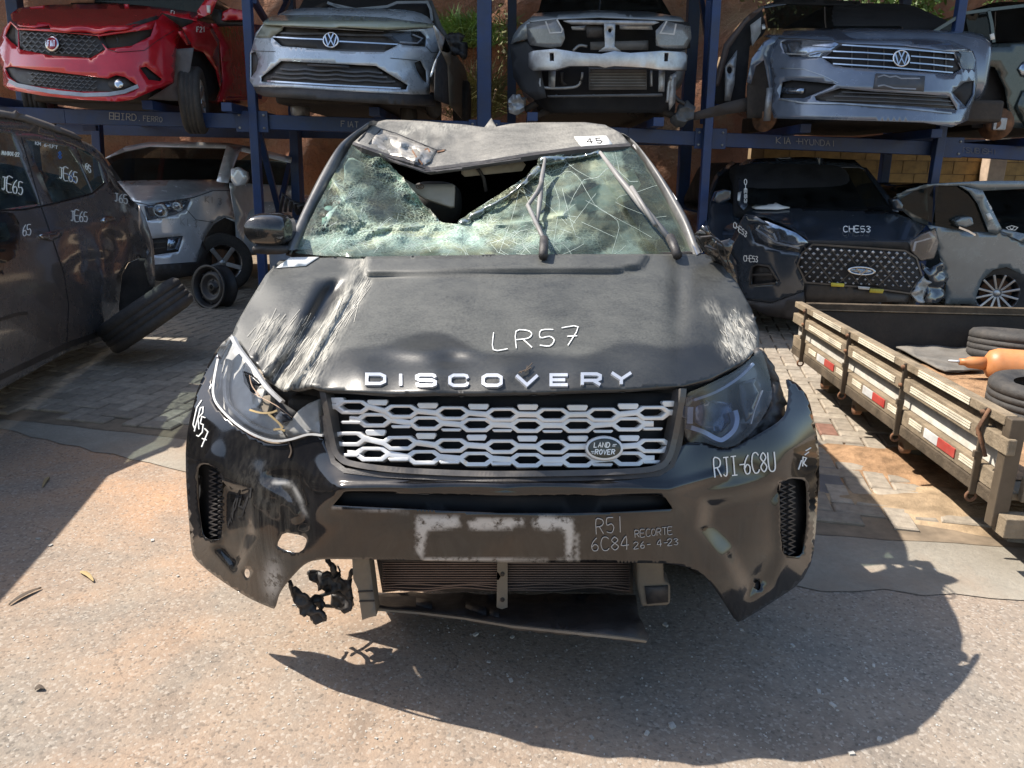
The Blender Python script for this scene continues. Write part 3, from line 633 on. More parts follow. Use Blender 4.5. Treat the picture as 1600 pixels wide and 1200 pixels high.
# ---- bumper shell
shell_t = TPS([(512, 625, 1.995), (650, 622, 1.94), (790, 620, 1.92), (930, 620, 1.94), (1070, 620, 1.995), (530, 725, 1.93), (650, 738, 1.875), (790, 742, 1.855), (930, 740, 1.875), (1050, 725, 1.93),
    (450, 765, 1.99), (400, 740, 2.03), (360, 720, 2.08), (520, 765, 1.885), (640, 770, 1.83), (790, 770, 1.81), (940, 770, 1.83), (1050, 770, 1.885), (1120, 765, 1.98), (1180, 740, 2.05), (1220, 720, 2.10),
    (530, 810, 1.89), (640, 815, 1.835), (790, 815, 1.815), (940, 815, 1.835), (1050, 815, 1.89), (1120, 820, 1.96), (440, 820, 1.97), (480, 880, 1.93), (650, 880, 1.865), (790, 882, 1.85), (930, 884, 1.865), (1080, 890, 1.92),
    (350, 545, 2.36), (345, 630, 2.20), (400, 675, 2.08), (440, 690, 2.04), (450, 640, 2.06), (495, 640, 2.02), (298, 640, 2.24), (291, 700, 2.20), (292, 760, 2.19), (297, 830, 2.19), (320, 870, 2.15), (370, 915, 2.08), (430, 952, 2.0), (320, 575, 2.36), (310, 720, 2.12), (330, 830, 2.10), (380, 860, 2.03), (330, 770, 2.10), (390, 790, 2.0), (440, 900, 1.97),
    (1205, 560, 2.31), (1200, 640, 2.17), (1135, 692, 2.04), (1080, 690, 2.0), (1100, 620, 2.06), (1235, 597, 2.34), (1262, 640, 2.29), (1276, 690, 2.26), (1280, 760, 2.23), (1275, 830, 2.22), (1255, 890, 2.16), (1210, 930, 2.08), (1150, 970, 1.99), (1240, 700, 2.15), (1250, 800, 2.13), (1200, 860, 2.03), (1130, 900, 1.95), (1160, 780, 2.0)], 3e-4)
def shellY(u, v):
    y = shell_t(u, v)
    # concave air-curtain pockets beside the vents, crease under the lamps, dents on the left corner
    y += .035*soft(u, v, px('c 215,240 330,270 350,480 270,640 180,540 200,480'), 9)+.035*soft(u, v, px('d 1000,330 1350,240 1350,560 1290,700 1200,760 1100,560 980,440'), 16)
    y += .009*math.exp(-(pl_d(u, v, px('c 440,200 560,200 620,330 600,420'))/8)**2)-.007*math.exp(-(pl_d(u, v, px('c 430,260 500,300 560,390'))/9)**2)+.002*vnoise(u, v, 14, 2)*ga(u, v, 450, 790, 50, 50)
    y -= .012*math.exp(-(pl_d(u, v, [(530, 762), (640, 760), (790, 758), (940, 760), (1045, 764), (1130, 740)])/6)**2)
    y += .003*vnoise(u, v, 40, 5)
    return y
shellS = depth(shellY)
VL = px('c 88,165 108,138 150,142 200,185 208,225 207,495 185,505 130,500 110,470 92,330'); VR = px('d 1345,235 1400,208 1455,212 1478,225 1480,420 1462,560 1440,585 1390,582 1368,570 1352,420')
SLOT = px('c 738,338 790,278 820,276 1600,290 d 400,290 770,290 802,303 836,355 500,374 0,376')
TOW = px('c 500,465 590,482 616,500 602,545 566,570 490,548 465,530'); SENL = ell(*px('c 325,665')[0], 4.6, 7.6, 12); SENR = ell(*px('d 1245,722')[0], 4.6, 8, 12)
BUMP = px('a 148,705 180,782 258,850 340,905 420,937 470,940 530,922 600,897 668,903 690,962 735,1032 790,1060 1000,1078 1500,1100 b 0,1107 500,1098 750,1078 815,1030 862,935 960,933 1030,962 1095,962 1200,905 1300,845 1345,800 1360,700 1345,640 1358,636 1400,660 1450,722 1488,880 1500,1000'
         ' d 1540,100 1535,250 1525,420 1508,600 1450,712 1300,812 1180,885 1142,902 1080,802 1010,700 955,652 870,626 780,615 400,614 0,612 c 1200,604 840,596 690,596 630,606 590,630 520,705 478,765 460,836 440,830 350,792 250,732 150,662 85,605 60,570 45,400 32,200 a 30,960 42,860 78,705 130,580 172,505 195,540 160,640')
PLATE = [px('c 1140,395 1160,388 1340,392 1350,440 1190,460 1170,590 1140,560'), px('c 1390,420 1440,400 1600,402 1600,450 1400,455'), px('d 0,405 110,400 120,430 0,445'), px('d 160,410 200,390 350,400 360,470 345,610 325,600 320,480 290,440 230,460 170,445'), px('c 1170,592 1600,596 1600,608 1180,606'), px('d 0,598 230,600 230,612 0,612'), px('d 280,600 380,604 378,480 370,480 370,600')]
def bdust(u, v):
    d = .35+.75*ga(u, v, 420, 790, 70, 90)+.5*ga(u, v, 1190, 830, 60, 90)+.35*sst(v, 800, 880)+.25*ga(u, v, 300, 800, 25, 200)-.5*ga(u, v, 440, 710, 90, 25)-.35*ga(u, v, 1130, 740, 110, 40)
    return max(.02, min(1, d*.2+.45*ga(u, v, 405, 810, 45, 110)))
def bscr(u, v):
    s = max(soft(u, v, p, 3) for p in PLATE) if 640 < u < 910 and 795 < v < 885 else 0
    s = max(s, .8*ga(u, v, *px('c 450,690')[0], 12, 26), .6*math.exp(-(pl_d(u, v, px('c 460,225 530,235'))/3)**2), .5*math.exp(-(pl_d(u, v, px('c 740,345 1100,370'))/2)**2), .45*math.exp(-(pl_d(u, v, px('c 550,250 590,330 605,385'))/3)**2))
    return s
def refine(poly, s):
    o = []
    for a, b in zip(poly, poly[1:]+poly[:1]):
        k = max(1, int(math.hypot(b[0]-a[0], b[1]-a[1])/s)); o += [(a[0]+(b[0]-a[0])*j/k, a[1]+(b[1]-a[1])*j/k) for j in range(k)]
    return o
bumper = sheet('bumper', rounded(BUMP, 1), shellS, bumpm, SUV, holes=[rounded(VL), rounded(VR), SLOT, rounded(TOW), SENL, SENR], step=5.5, thick=.003, attr={'scrape': bscr, 'dust': bdust})
bumper['label'] = 'glossy black front bumper with torn left lower corner'
def back(dY): return lambda u, v: P(u, v, shellY(u, v)+dY)
def grow(poly, k):
    cx = sum(p[0] for p in poly)/len(poly); cy = sum(p[1] for p in poly)/len(poly); return [(cx+(p[0]-cx)*k, cy+(p[1]-cy)*k) for p in poly]
for V_, nm, x0, x1 in ((VL, 'vent', 0, 0), (VR, 'vent', 0, 0)):
    vt = sheet('vent', grow(V_, 1.08), back(.07), interior, bumper, step=12, thick=.01)
    left = V_ is VL
    # honeycomb mesh strip on the inner side of the vent
    if left: c0, c1 = px('c 180,170 180,495')
    else: c0, c1 = px('d 1385,235 1385,575')
    pol = []
    for i in range(13):
        t = (i+.5)/13; cx, cy = c0[0]+(c1[0]-c0[0])*t, c0[1]+(c1[1]-c0[1])*t; h = (c1[1]-c0[1])/13
        for k in (-1, 1): pol.append([(cx+k*7-5, cy-h*.5), (cx+k*7+5, cy), (cx+k*7-5, cy+h*.5)])
    ribbon('vent_mesh', pol, back(.03), blackp, vt, 2.2, 0, .01)
    # return walls of the vent
    ring = V_; W2 = [shellS(*p) for p in ring]+[back(.07)(*p) for p in grow(ring, 1.0)]; n_ = len(ring)
    obj('vent_duct', W2, [[i, (i+1) % n_, (i+1) % n_+n_, i+n_] for i in range(n_)], gloss, vt, True)
sheet('slot_backing', grow(SLOT, 1.02), back(.05), interior, bumper, step=25, thick=.01)
rs = refine(SLOT, 20); n_ = len(rs); obj('slot_lip', [shellS(*p) for p in rs]+[back(.05)(p[0], p[1]) for p in rs], [[i, (i+1) % n_, (i+1) % n_+n_, i+n_] for i in range(n_)], gloss, bumper)
sheet('sensor_plug', ell(*px('d 1245,722')[0], 5, 9, 12), back(.012), interior, bumper, thick=.004)
text('chalk_marking', 'LR57', (299, 640), (6, 17), (20, 3), shellS, chalk, bumper, 2.0, 1.05, .004, .1) if False else None
vert = lambda: None
# chalk on the left corner reads LR57 running down the edge
ribbon('chalk_marking', [px(s) for s in ('a 105,735 82,770 64,850', 'a 64,850 72,868', 'a 100,768 70,882', 'a 98,772 112,768 110,795 86,822', 'a 88,822 92,872', 'a 122,818 106,812 98,845', 'a 98,845 112,850 108,885 90,905 80,900', 'a 118,868 134,884 104,955', 'a 106,915 128,922')], shellS, chalk, bumper, 1.5, .004, .0015)
text('chalk_marking', 'RJi-6C8U', (1115, 716), (10.5, -1.2), (2.4, 30), shellS, chalk, bumper, 1.7, 1.22, .004, .1)
text('chalk_marking', 'R5I', (931, 811), (12, -1), (1, 24), shellS, MATS['pale_chalk'], bumper, 1.0, 1.3, .004, .12)
text('chalk_marking', '6C84', (923, 841), (12, -.5), (1, 20), shellS, MATS['pale_chalk'], bumper, 1.0, 1.3, .004, .12)
text('chalk_marking', 'RECORTE', (992, 829), (6.5, -.6), (.5, 11), shellS, MATS['pale_chalk'], bumper, .7, 1.32, .004, .1)
text('chalk_marking', '26-04-23', (990, 848), (7, -.7), (.5, 10), shellS, MATS['pale_chalk'], bumper, .7, 1.45, .004, .1)
ribbon('chalk_marking', [px(s) for s in ('d 1440,165 1455,120', 'd 1460,150 1462,105 1478,110 1464,135 1480,150', 'd 1470,95 1490,80', 'd 1475,75 1500,60')], shellS, chalk, bumper, 1.3, .004, .0015)
ribbon('marker_scrawl', [px(s) for s in ('c 232,440 245,400 250,420', 'c 255,400 262,330 290,265 270,350 250,380', 'c 270,300 300,290 285,340 305,350 330,300 300,390 280,395', 'c 300,270 345,255 340,300')], shellS, interior, bumper, 2.2, .004, .001)
# ---- grille
GRI = px('h 62,95 75,140 95,250 112,320 140,350 300,380 700,398 900,398 1300,392 1420,375 1455,330 1480,250 1505,140 1512,88')
gr = sheet('grille', GRI, back(.055), interior, SUV, step=25, thick=.01); gr['label'] = 'black grille with rows of silver hexagon rings'
rim = px('h 58,70 66,110 80,180 95,255 110,318 132,350 170,370 300,392 500,406 700,413 900,413 1100,410 1300,403 1400,392 1445,370 1470,320 1487,250 1502,170 1515,105 1518,70')
ribbon('grille_frame', [crl(rim, 3)], shellS, satin, gr, 9, .012, .03)
ribbon('grille_surround', [px('h 60,180 85,300 105,365 150,400 300,418 500,428 700,434 900,434 1100,431 1300,424 1420,412 1470,380 1500,300 1520,190')], shellS, blackp, gr, 8, .004, .02)
def hexa(cx, cy, w_, h_, k=.62): return [(cx-w_, cy), (cx-w_*k, cy-h_), (cx+w_*k, cy-h_), (cx+w_, cy), (cx+w_*k, cy+h_), (cx-w_*k, cy+h_)]
o_, s_ = ZO['h'][:2], ZO['h'][2]
hz = lambda l: [(o_[0]+x*s_, o_[1]+y*s_) for x, y in l]
def clipin(poly): return all(inpoly(p, px('h 66,80 80,170 97,255 112,320 135,352 300,385 700,402 900,402 1300,395 1435,370 1465,320 1484,250 1500,160 1510,80')) for p in poly)
rowsA = [(180, 143), (378, 161), (585, 168), (787, 174), (990, 175), (1193, 174), (1395, 167)]; rowsB = [(270, 196), (480, 209), (683, 215), (888, 218), (1093, 218), (1297, 212)]
rowsC = [(165, 272), (372, 288), (580, 298), (785, 303), (990, 304), (1195, 304), (1398, 299)]; rowsD = [(262, 332), (470, 345), (682, 352), (888, 357), (1093, 357), (1300, 351)]
gsf = back(.012)
def arch_row(row, dz):
    R_ = hz(row); cl_ = lambda p: (min(max(p[0], 512), 1063), p[1]); top, bot, hl_ = [], [], []
    x0, y0 = R_[0]; x1, y1 = R_[-1]; top.append((x0-39, y0-5.4)); bot.append((x0-39, y0+3.4))
    for x, y in R_:
        top += [(x-26, y-4.4), (x-17, y-10.4), (x+17, y-10.4), (x+26, y-4.4)]; bot += [(x-26, y+4.6), (x-16, y+12), (x+16, y+12), (x+26, y+4.6)]; hl_.append(hexa(x, y+.3, 20.5, 5.6, .62))
    top.append((x1+39, y1-4.4)); bot.append((x1+39, y1+4.6))
    top = [p for p in map(cl_, top)]; bot = [p for p in map(cl_, bot)]; out = []
    for p in top+bot[::-1]:
        if not out or math.hypot(out[-1][0]-p[0], out[-1][1]-p[1]) > .5: out.append(p)
    sheet('grille_row', out, gsf, silver, gr, holes=hl_, step=7, thick=.022, off=dz, bev=.0045, smooth=True)
arch_row(rowsA, .004); arch_row(rowsB, .0); arch_row(rowsC, .006); arch_row(rowsD, .002)
def bars(pts, w_, h_, off):
    for x, y in pts:
        a = [(x-w_*.9, y-h_), (x+w_*.9, y-h_), (x+w_, y-h_*.3), (x+w_*.8, y+h_), (x-w_*.8, y+h_), (x-w_, y-h_*.3)]
        p = [(max(min(q[0], 1060), 514), q[1]) for q in hz(a)]
        sheet('grille_bar', p, gsf, silver, gr, step=12, thick=.014, off=off, bev=.002, smooth=False)
bars([(105, 118), (283, 126), (485, 139), (690, 143), (890, 145), (1090, 147), (1295, 142), (1475, 132)], 43, 12, .003)
bars([(175, 207), (378, 224), (580, 237), (787, 240), (990, 243), (1193, 243), (1395, 233)], 42, 6, .004)
bars([(275, 248), (478, 262), (683, 268), (888, 272), (1093, 272), (1300, 270)], 42, 12, .004)
bars([(165, 338), (368, 355), (573, 366), (783, 373), (990, 376), (1190, 376), (1395, 366)], 44, 7, .004)
bcx, bcy = hz([(1199, 311)])[0]
bd = sheet('badge', ell(bcx, bcy, 29.5, 19, 36), shellS, silver, gr, off=.012, thick=.02, step=9, bev=.003)
green = mat('badge_green', (.06, .065, .055), .35, .3)
bi = sheet('badge_face', ell(bcx, bcy, 25.5, 15.2, 36), shellS, green, bd, off=.016, thick=.004, step=9)
lm = mat('badge_letter', (.7, .7, .68), .35, .4)
text('lettering', 'LAND', (bcx-15.5, bcy-9), (4.6, 0), (-1, 7.4), shellS, lm, bd, 1.5, 1.4, .018)
text('lettering', 'ROVER', (bcx-14, bcy+2), (4.6, 0), (-1, 7.4), shellS, lm, bd, 1.5, 1.4, .018)
ribbon('lettering', [[(bcx+13, bcy-6), (bcx+19, bcy-6)], [(bcx+12, bcy-3.6), (bcx+17, bcy-3.6)], [(bcx-21, bcy+5), (bcx-16, bcy+5)], [(bcx-20, bcy+7.4), (bcx-17, bcy+7.4)]], shellS, lm, bd, 1.1, .018, .001)
# dark slam panel and engine bay filler behind the grille, under the bonnet lip
sheet('slam_panel', 'p 420,585 520,606 800,609 1070,596 1190,555 1215,600 1200,650 1080,640 800,660 500,650 380,640', back(.13), dark, SUV, step=40, thick=.03)
tn = mat('dusty_tan_plastic', (.15, .125, .095), .75, var=.25, dust=.7, dcol=(.24, .2, .145))
# ---- headlamps
LR_ = px('b 872,760 882,702 960,672 1090,610 1160,562 1218,497 1240,530 1268,630 1280,725 1245,800 1185,885 1105,950 1040,957 960,930 872,930')
hl = sheet('headlight', rounded(grow(LR_, 1.012), 2), shellS, lampglass, SUV, step=7, thick=.004, off=.01); hl['label'] = 'right headlight with bluish clear lens'
lampb = mat('lamp_housing', (.02, .022, .027), .3, coat=.5, var=.4); lampr = mat('lamp_reflector', (.30, .35, .42), .16, .9, var=.3, scale=30); drl = mat('light_guide', (.48, .50, .54), .25, var=.1)
sheet('housing', LR_, back(.09), lampb, hl, step=14, thick=.01)
blueg = mat('blue_light_guide', (.30, .36, .52), .2, .2, coat=.6, var=.2); navy = mat('navy_lamp', (.06, .10, .20), .12, .5, coat=.8, var=.5, scale=18)
ribbon('light_guide', [px('r 200,850 330,900 470,975 540,970 650,880 680,780 660,680')] if False else [crl([(1080, 668), (1100, 675), (1121, 686), (1131, 686), (1147, 672), (1152, 655), (1149, 641)], 4)], back(.03), blueg, hl, 7, 0, .02)
ribbon('light_guide', [[(1079, 636), (1078, 662)]], back(.03), blueg, hl, 9, 0, .02)
sheet('projector', [(1087, 636), (1112, 625), (1143, 630), (1147, 655), (1128, 675), (1105, 672), (1087, 660)], back(.06), navy, hl, step=8, thick=.01)
sheet('reflector', [(1156, 600), (1180, 590), (1190, 610), (1180, 645), (1168, 658), (1158, 630)], back(.05), lampb, hl, step=8, thick=.01)
ribbon('lamp_trim', [crl([(1085, 625), (1120, 612), (1155, 590), (1178, 568)], 4)], back(.035), blueg, hl, 4, 0, .01)
ribbon('lamp_trim', [crl([(1174, 662), (1180, 640), (1192, 610)], 4)], back(.03), drl, hl, 1.4, 0, .006)
sheet('lamp_bracket', [(1184, 543), (1194, 549), (1210, 572), (1218, 597), (1230, 630), (1228, 651), (1207, 669), (1155, 699), (1180, 672), (1207, 632), (1206, 585)], back(.05), blackp, SUV, step=8, thick=.03, disp=lambda u, v: Vector((0, .02*vnoise(u, v, 7, 2), 0)))
LL_ = px('a 248,445 275,500 340,580 400,660 470,745 530,812 600,755 655,732 668,895 600,889 530,914 470,934 420,930 340,899 258,843 183,776 152,705 172,600')
BRK = px('a 300,595 345,615 400,665 462,745 525,812 545,818 500,842 450,835 400,790 345,755 335,690')
LLo = px('a 248,445 270,500 300,560 300,595 335,690 345,755 400,790 450,835 500,842 545,818 575,770 655,732 668,895 600,889 530,914 470,934 420,930 340,899 258,843 183,776 152,705 172,600')
hl2 = sheet('headlight', rounded(LLo, 1), shellS, lampglass, SUV, step=7, thick=.004, off=.01); hl2['label'] = 'smashed left headlight with its lens broken open'
pale = mat('broken_lamp_plastic', (.46, .45, .42), .3, .0, coat=.4, var=.2, scale=14, dust=.3)
ZO['q'] = (320, 500, 200/1091); ZO['r'] = (1050, 540, .15); ZO['s'] = (430, 870, .11875); ZO['t'] = (540, 180, .1625)
sheet('housing', LL_, back(.07), pale, hl2, step=10, thick=.01, disp=lambda u, v: Vector((0, .006*vnoise(u, v, 11, 1), 0)))
sheet('lamp_cavity', px('q 320,430 390,455 480,520 570,620 650,700 790,790 765,845 660,893 590,830 520,790 470,740 430,640 390,610 335,530'), back(.055), interior, hl2, step=8, thick=.004)
for i, (q, m_) in enumerate((('q 410,640 470,560 505,600 480,700 440,750 395,745', 'pale'), ('q 480,650 560,635 560,700 530,800 465,760', 'tan'), ('q 590,830 640,780 700,800 740,850 660,890', 'dark'), ('q 330,450 400,470 470,540 440,560 380,520', 'dark'), ('q 790,780 840,740 960,690 985,960 900,960 760,990 680,930 700,900', 'pale'))):
    sheet('lamp_fragment', px(q), back(.035+.004*i), {'pale': pale, 'tan': tn, 'dark': lampb}[m_], hl2, step=8, thick=.02, bev=.003, disp=lambda u, v: Vector((0, .006*vnoise(u, v, 5, i), 0)))
ribbon('light_guide', [crl(px('q 110,330 75,520 72,640 120,740 260,880 420,980 580,1030 720,1020 880,975 1000,985'), 4)], back(.0), white_refl, hl2, 3.4, .012, .02)
ribbon('light_guide', [crl(px('q 190,330 165,520 180,680 260,790 400,900 560,960 680,950'), 4)], back(.03), pale, hl2, 5, .0, .015)
ribbon('wire', [crl(px('q 540,690 640,750 740,830'), 4), crl(px('q 380,470 400,560 460,640'), 4), px('q 400,620 540,690')], back(.02), mat('pale_wire', (.4, .28, .2), .6), hl2, 1.0, .0, .003)
ribbon('dry_leaf', [crl(px('q 380,765 470,790 560,790 615,770'), 4), crl(px('q 540,800 620,870 665,920'), 4), crl(px('q 585,935 640,930 680,945'), 4)], back(-.012), leafm, hl2, 3, .0, .002)
ribbon('leaf_stalk', [crl(px('q 660,940 700,1010 735,1110 715,1175'), 4)], shellS, leafd, hl2, 2, .006, .003)
# pale edge strip of the wing between lamp and bonnet
ribbon('wing_edge', [crl(px('q 225,140 275,235 400,400 520,570 650,695'), 4)], shellS, mat('pale_strip', (.5, .5, .5), .3, .2, dust=.3), SUV, 5.5, .03, .012)
# left front wing, its arch open because the wheel is gone
wingm = gloss
sheet('front_wing', px('p 362,521 371,503 391,468 416,428 440,404 a 248,445 172,600 150,705 78,705 130,580 172,505'), shellS, gloss, SUV, step=9, thick=.01) if False else None
sheet('front_wing', px('a 78,705 130,580 172,505 200,470 246,428 252,448 220,520 172,600 152,705 160,730'), back(.004), bumpm, SUV, step=8, thick=.006, attr={'scrape': lambda u, v: .7*math.exp(-(pl_d(u, v, px('a 172,485 246,425'))/3)**2), 'dust': lambda u, v: .8})
xs = -.955
sheet2 = lambda name, pts, X, m, p: obj(name, [Vector((X(y, z), y, z)) for y, z in pts]+[Vector((X(y, z)+.02*(1 if X(y, z) < 0 else -1), y, z)) for y, z in pts], [list(range(len(pts))), list(range(2*len(pts)-1, len(pts)-1, -1))]+[[i, i+len(pts), (i+1) % len(pts)+len(pts), (i+1) % len(pts)] for i in range(len(pts))], m, p)
def arc(cy, cz, r, a0, a1, n=14): return [(cy+r*math.cos(math.radians(a0+(a1-a0)*i/n)), cz+r*math.sin(math.radians(a0+(a1-a0)*i/n))) for i in range(n+1)]
sheet2('wing_side', [(2.42, .93)]+[(2.30, .80)]+arc(2.76, .40, .44, 165, 5)+[(3.25, .45), (3.25, 1.08), (2.95, 1.07), (2.6, .99)], lambda y, z: -.885-.05*max(0, 1-abs(z-.7)), gloss, SUV)
# ---- roof, pillars, windscreen
wtop = px('8 300,122 350,140 420,165 520,192 575,214 640,206 760,190 950,160 1100,140 1292,128')
roof_t = TPS([(551, 223, 3.66), (604, 242, 3.60), (648, 254, 3.55), (672, 263, 3.50), (700, 260, 3.52), (752, 253, 3.55), (836, 240, 3.60), (901, 231, 3.66), (985, 226, 3.72), (575, 201, 3.85), (595, 187, 4.25), (665, 188, 4.45), (726, 194, 4.4), (766, 198, 4.3), (814, 192, 4.5), (857, 191, 4.6), (914, 191, 4.5), (945, 194, 4.3), (971, 207, 3.98), (675, 240, 3.70), (690, 215, 4.05), (800, 225, 3.85), (900, 212, 4.0), (620, 215, 3.95), (640, 235, 3.72)], 1e-4)
def roofY(u, v):
    y = roof_t(u, v)
    y += .03*math.exp(-(pl_d(u, v, px('8 570,205 600,160 640,125 720,90'))/9)**2)-.05*math.exp(-(pl_d(u, v, px('8 520,190 545,150 420,95'))/5)**2)+.02*math.exp(-(pl_d(u, v, px('8 500,70 580,120 610,145'))/8)**2)
    w_ = ga(u, v, 665, 215, 70, 30); y += w_*(.035*vnoise(u, v, 10, 1)+.02*vnoise(u, v, 5, 2)); y += .006*vnoise(u, v, 30, 1)
    return y
roofS = depth(roofY)
roofm = wreck_paint('dusty_roof_paint', 2)
ROOF = px('8 300,122 355,72 380,48 420,39 480,40 560,44 640,52 700,56 770,66 795,32 812,64 860,54 900,50 1000,48 1130,48 1200,57 1255,85 1292,127 1100,139 950,158 760,188 640,204 575,213 520,190 420,163 350,139')
roof = sheet('roof', ROOF, roofS, roofm, SUV, step=5, thick=.015, attr={'dust': lambda u, v: max(.3, 1-.3*ga(u, v, 640, 225, 40, 20)), 'scrape': lambda u, v: min(1, .85*ga(u, v, 640, 215, 55, 22)*(.55+.6*vnoise(u, v, 9, 2))+.5*ga(u, v, 700, 195, 60, 8)+.25*sst(u, 700, 960))})
roof['label'] = 'roof caved in above the windscreen with a sharp fold'
bare = mat('bare_bent_metal', (.50, .47, .42), .3, .6, var=.25, scale=20, dust=.5, dcol=(.42, .36, .28))
sheet('bent_roof_panel', px('t 225,272 345,132 480,175 610,232 760,290 880,335 820,440 745,482 690,462 560,400 380,368'), roofS, bare, roof, off=.008, step=5, thick=.004, disp=lambda u, v: Vector((0, .02*vnoise(u, v, 8, 3)+.012*vnoise(u, v, 4, 1), 0)))
ribbon('rust_streak', [px('t 640,335 680,400 742,470'), px('t 760,330 790,320 810,350'), px('t 880,350 950,335')], roofS, rust, roof, 2.2, .02, .002)['kind'] = 'stuff'
ribbon('panel_seam', [px('t 222,270 345,130'), px('t 345,130 480,172 610,225 760,285 880,335 965,330'), px('t 118,245 270,70')], roofS, interior, roof, 1.4, .013, .003)['kind'] = 'stuff'
ribbon('roof_edge', [wtop], roofS, blackp, roof, 4.5, .012, .02)
ribbon('torn_seal', [px('8 400,165 470,195 560,218 600,222 700,206 900,178'), px('8 450,185 560,224 690,212')], depth(lambda u, v: roofY(u, v)+.01), blackp, roof, 1.6, .03, .006)
st45 = sheet('number_sticker', px('8 1090,100 1205,95 1228,126 1115,134'), roofS, paper, roof, off=.008, thick=.001, step=8)
text('lettering', '45', px('8 1132,106')[0], (9.5, -.3), (2.5, 8), roofS, interior, st45, 2, 1.5, .011)
pm = mat('pillar_paint', (.05, .05, .052), .3, coat=.4, dust=.7, dcol=(.2, .19, .17), dscale=4)
def pillar(name, outer, inner, Ys, m):
    a = crl(px(outer), 5); b = crl(px(inner), 5); n = min(len(a), len(b)); W = []; Fc = []
    for i in range(n):
        t = i/(n-1); Y = Ys[0]+(Ys[1]-Ys[0])*t
        pa, pb = a[int(t*(len(a)-1))], b[int(t*(len(b)-1))]
        A, B = P(*pa, Y+.07), P(*pb, Y); M_ = A.lerp(B, .5)+Vector((0, -.045, .012)); A2 = A+Vector((0, .12, 0)); B2 = B+Vector((0, .12, 0))
        W += [A, A.lerp(M_, .5)+Vector((0, -.012, 0)), M_, B.lerp(M_, .5)+Vector((0, -.012, 0)), B, B2, A2]
    k = 7
    for i in range(n-1):
        for j in range(k): Fc.append([i*k+j, i*k+(j+1) % k, (i+1)*k+(j+1) % k, (i+1)*k+j])
    return obj(name, W, Fc, m, SUV, True)
pillar('windscreen_pillar', '8 55,515 95,420 140,320 195,215 250,130 305,85 375,42', '8 90,505 130,430 175,340 225,245 265,175 300,122 355,72', (2.95, 3.85), pm)
pillar('windscreen_pillar', '8 1545,520 1500,400 1450,310 1395,228 1340,160 1295,110 1255,85', '8 1515,522 1475,430 1430,345 1385,265 1340,190 1310,150 1285,122', (2.98, 3.9), pm)
ribbon('pillar_trim', [crl(px('8 75,515 115,430 160,335 210,240 255,165 300,115'), 4), ], depth(lambda u, v: 2.93+(403-v)*.0047), alum, SUV, 2.2, .03, .008)
ribbon('pillar_trim', [crl(px('8 1530,520 1488,420 1440,335 1390,250 1345,180 1300,128'), 4)], depth(lambda u, v: 2.96+(403-v)*.0047), alum, SUV, 2.6, .03, .008)
ribbon('white_trim', [px('8 1392,232 1455,325')], depth(lambda u, v: 2.9+(403-v)*.0047), paper, SUV, 3.2, .05, .008)
ws_t = TPS([(470, 402, 2.96), (620, 401, 2.93), (790, 400, 2.92), (950, 400, 2.94), (1078, 398, 3.0), (551, 226, 3.62), (620, 246, 3.56), (672, 264, 3.50), (752, 254, 3.53), (836, 242, 3.58), (901, 233, 3.63), (985, 228, 3.68), (510, 310, 3.25), (1030, 310, 3.32), (960, 310, 3.26),
    (690, 350, 3.30), (640, 355, 3.16), (740, 352, 3.27), (590, 320, 3.28), (610, 280, 3.48), (800, 310, 3.38), (850, 270, 3.52), (880, 320, 3.22), (700, 378, 3.0), (600, 375, 3.02), (850, 375, 3.0)], 1e-4)
FOLD = [(512, 258), (522, 285), (540, 312), (562, 342), (590, 357), (640, 353), (700, 352), (760, 352), (830, 345), (880, 335)]
FC = random.Random(21); SEEDS = [(FC.uniform(470, 1080), FC.uniform(225, 405), FC.random(), FC.uniform(-.02, .02)) for _ in range(70)]
def facet(u, v): return min(SEEDS, key=lambda q: (q[0]-u)**2+((q[1]-v)*1.3)**2)
def hazef(u, v):
    h = .03+.34*facet(u, v)[2]**2.5
    h += .55*ga(u, v, 640, 375, 110, 16)+.40*ga(u, v, 790, 372, 110, 17)+.5*math.exp(-(pl_d(u, v, FOLD)/5)**2)+.25*ga(u, v, 520, 380, 30, 14)+.3*ga(u, v, 930, 262, 22, 14)
    h -= .25*ga(u, v, 515, 325, 26, 40)+.15*ga(u, v, 600, 315, 26, 22)
    return max(.03, min(.9, h))
def wsY(u, v):
    cr_ = crush(u, v); return -.03*math.exp(-(pl_d(u, v, FOLD)/5)**2)+.02*sst(u, 860, 900)*facet(u, v)[3]*2+ws_t(u, v)+cr_*(.035*vnoise(u, v, 13, 1)+.012*vnoise(u, v, 7, 3))+.006*vnoise(u, v, 30, 2)
HOLE = px('8 400,165 470,195 560,218 690,208 900,180 985,178 975,205 900,255 800,320 720,370 690,395 675,412 610,405 560,350 510,285 450,215')
def crush(u, v):
    d = pl_d(u, v, HOLE+[HOLE[0]]); c = .95*math.exp(-(d/24)**2)+.9*ga(u, v, 640, 365, 130, 22)+.6*ga(u, v, 540, 330, 40, 60)+.3*ga(u, v, 860, 375, 90, 20)+.12*ga(u, v, 990, 270, 50, 40)
    return min(1, c+.02)
crackm = glassmat('shattered_windscreen', (.62, .84, .75), .3, .08, (.42, .56, .48), .75, .05, .7)
WS = px('8 300,124 350,142 400,165')+px('8 450,215 510,285 560,350 610,405 675,412 690,395 720,370 800,320 900,255 975,205 985,178 1100,143 1286,131 1310,152 1340,192 1385,267 1430,347 1475,432 1512,522 1440,526 1300,523 985,526 700,528 400,530 200,526 95,515 130,432 175,342 225,247 265,177')
ws = sheet('windscreen', WS, depth(wsY), crackm, SUV, step=5.5, thick=.0, smooth=False, attr={'crush': crush, 'haze': hazef}); ws['label'] = 'shattered greenish windscreen torn open and sagging in the middle'
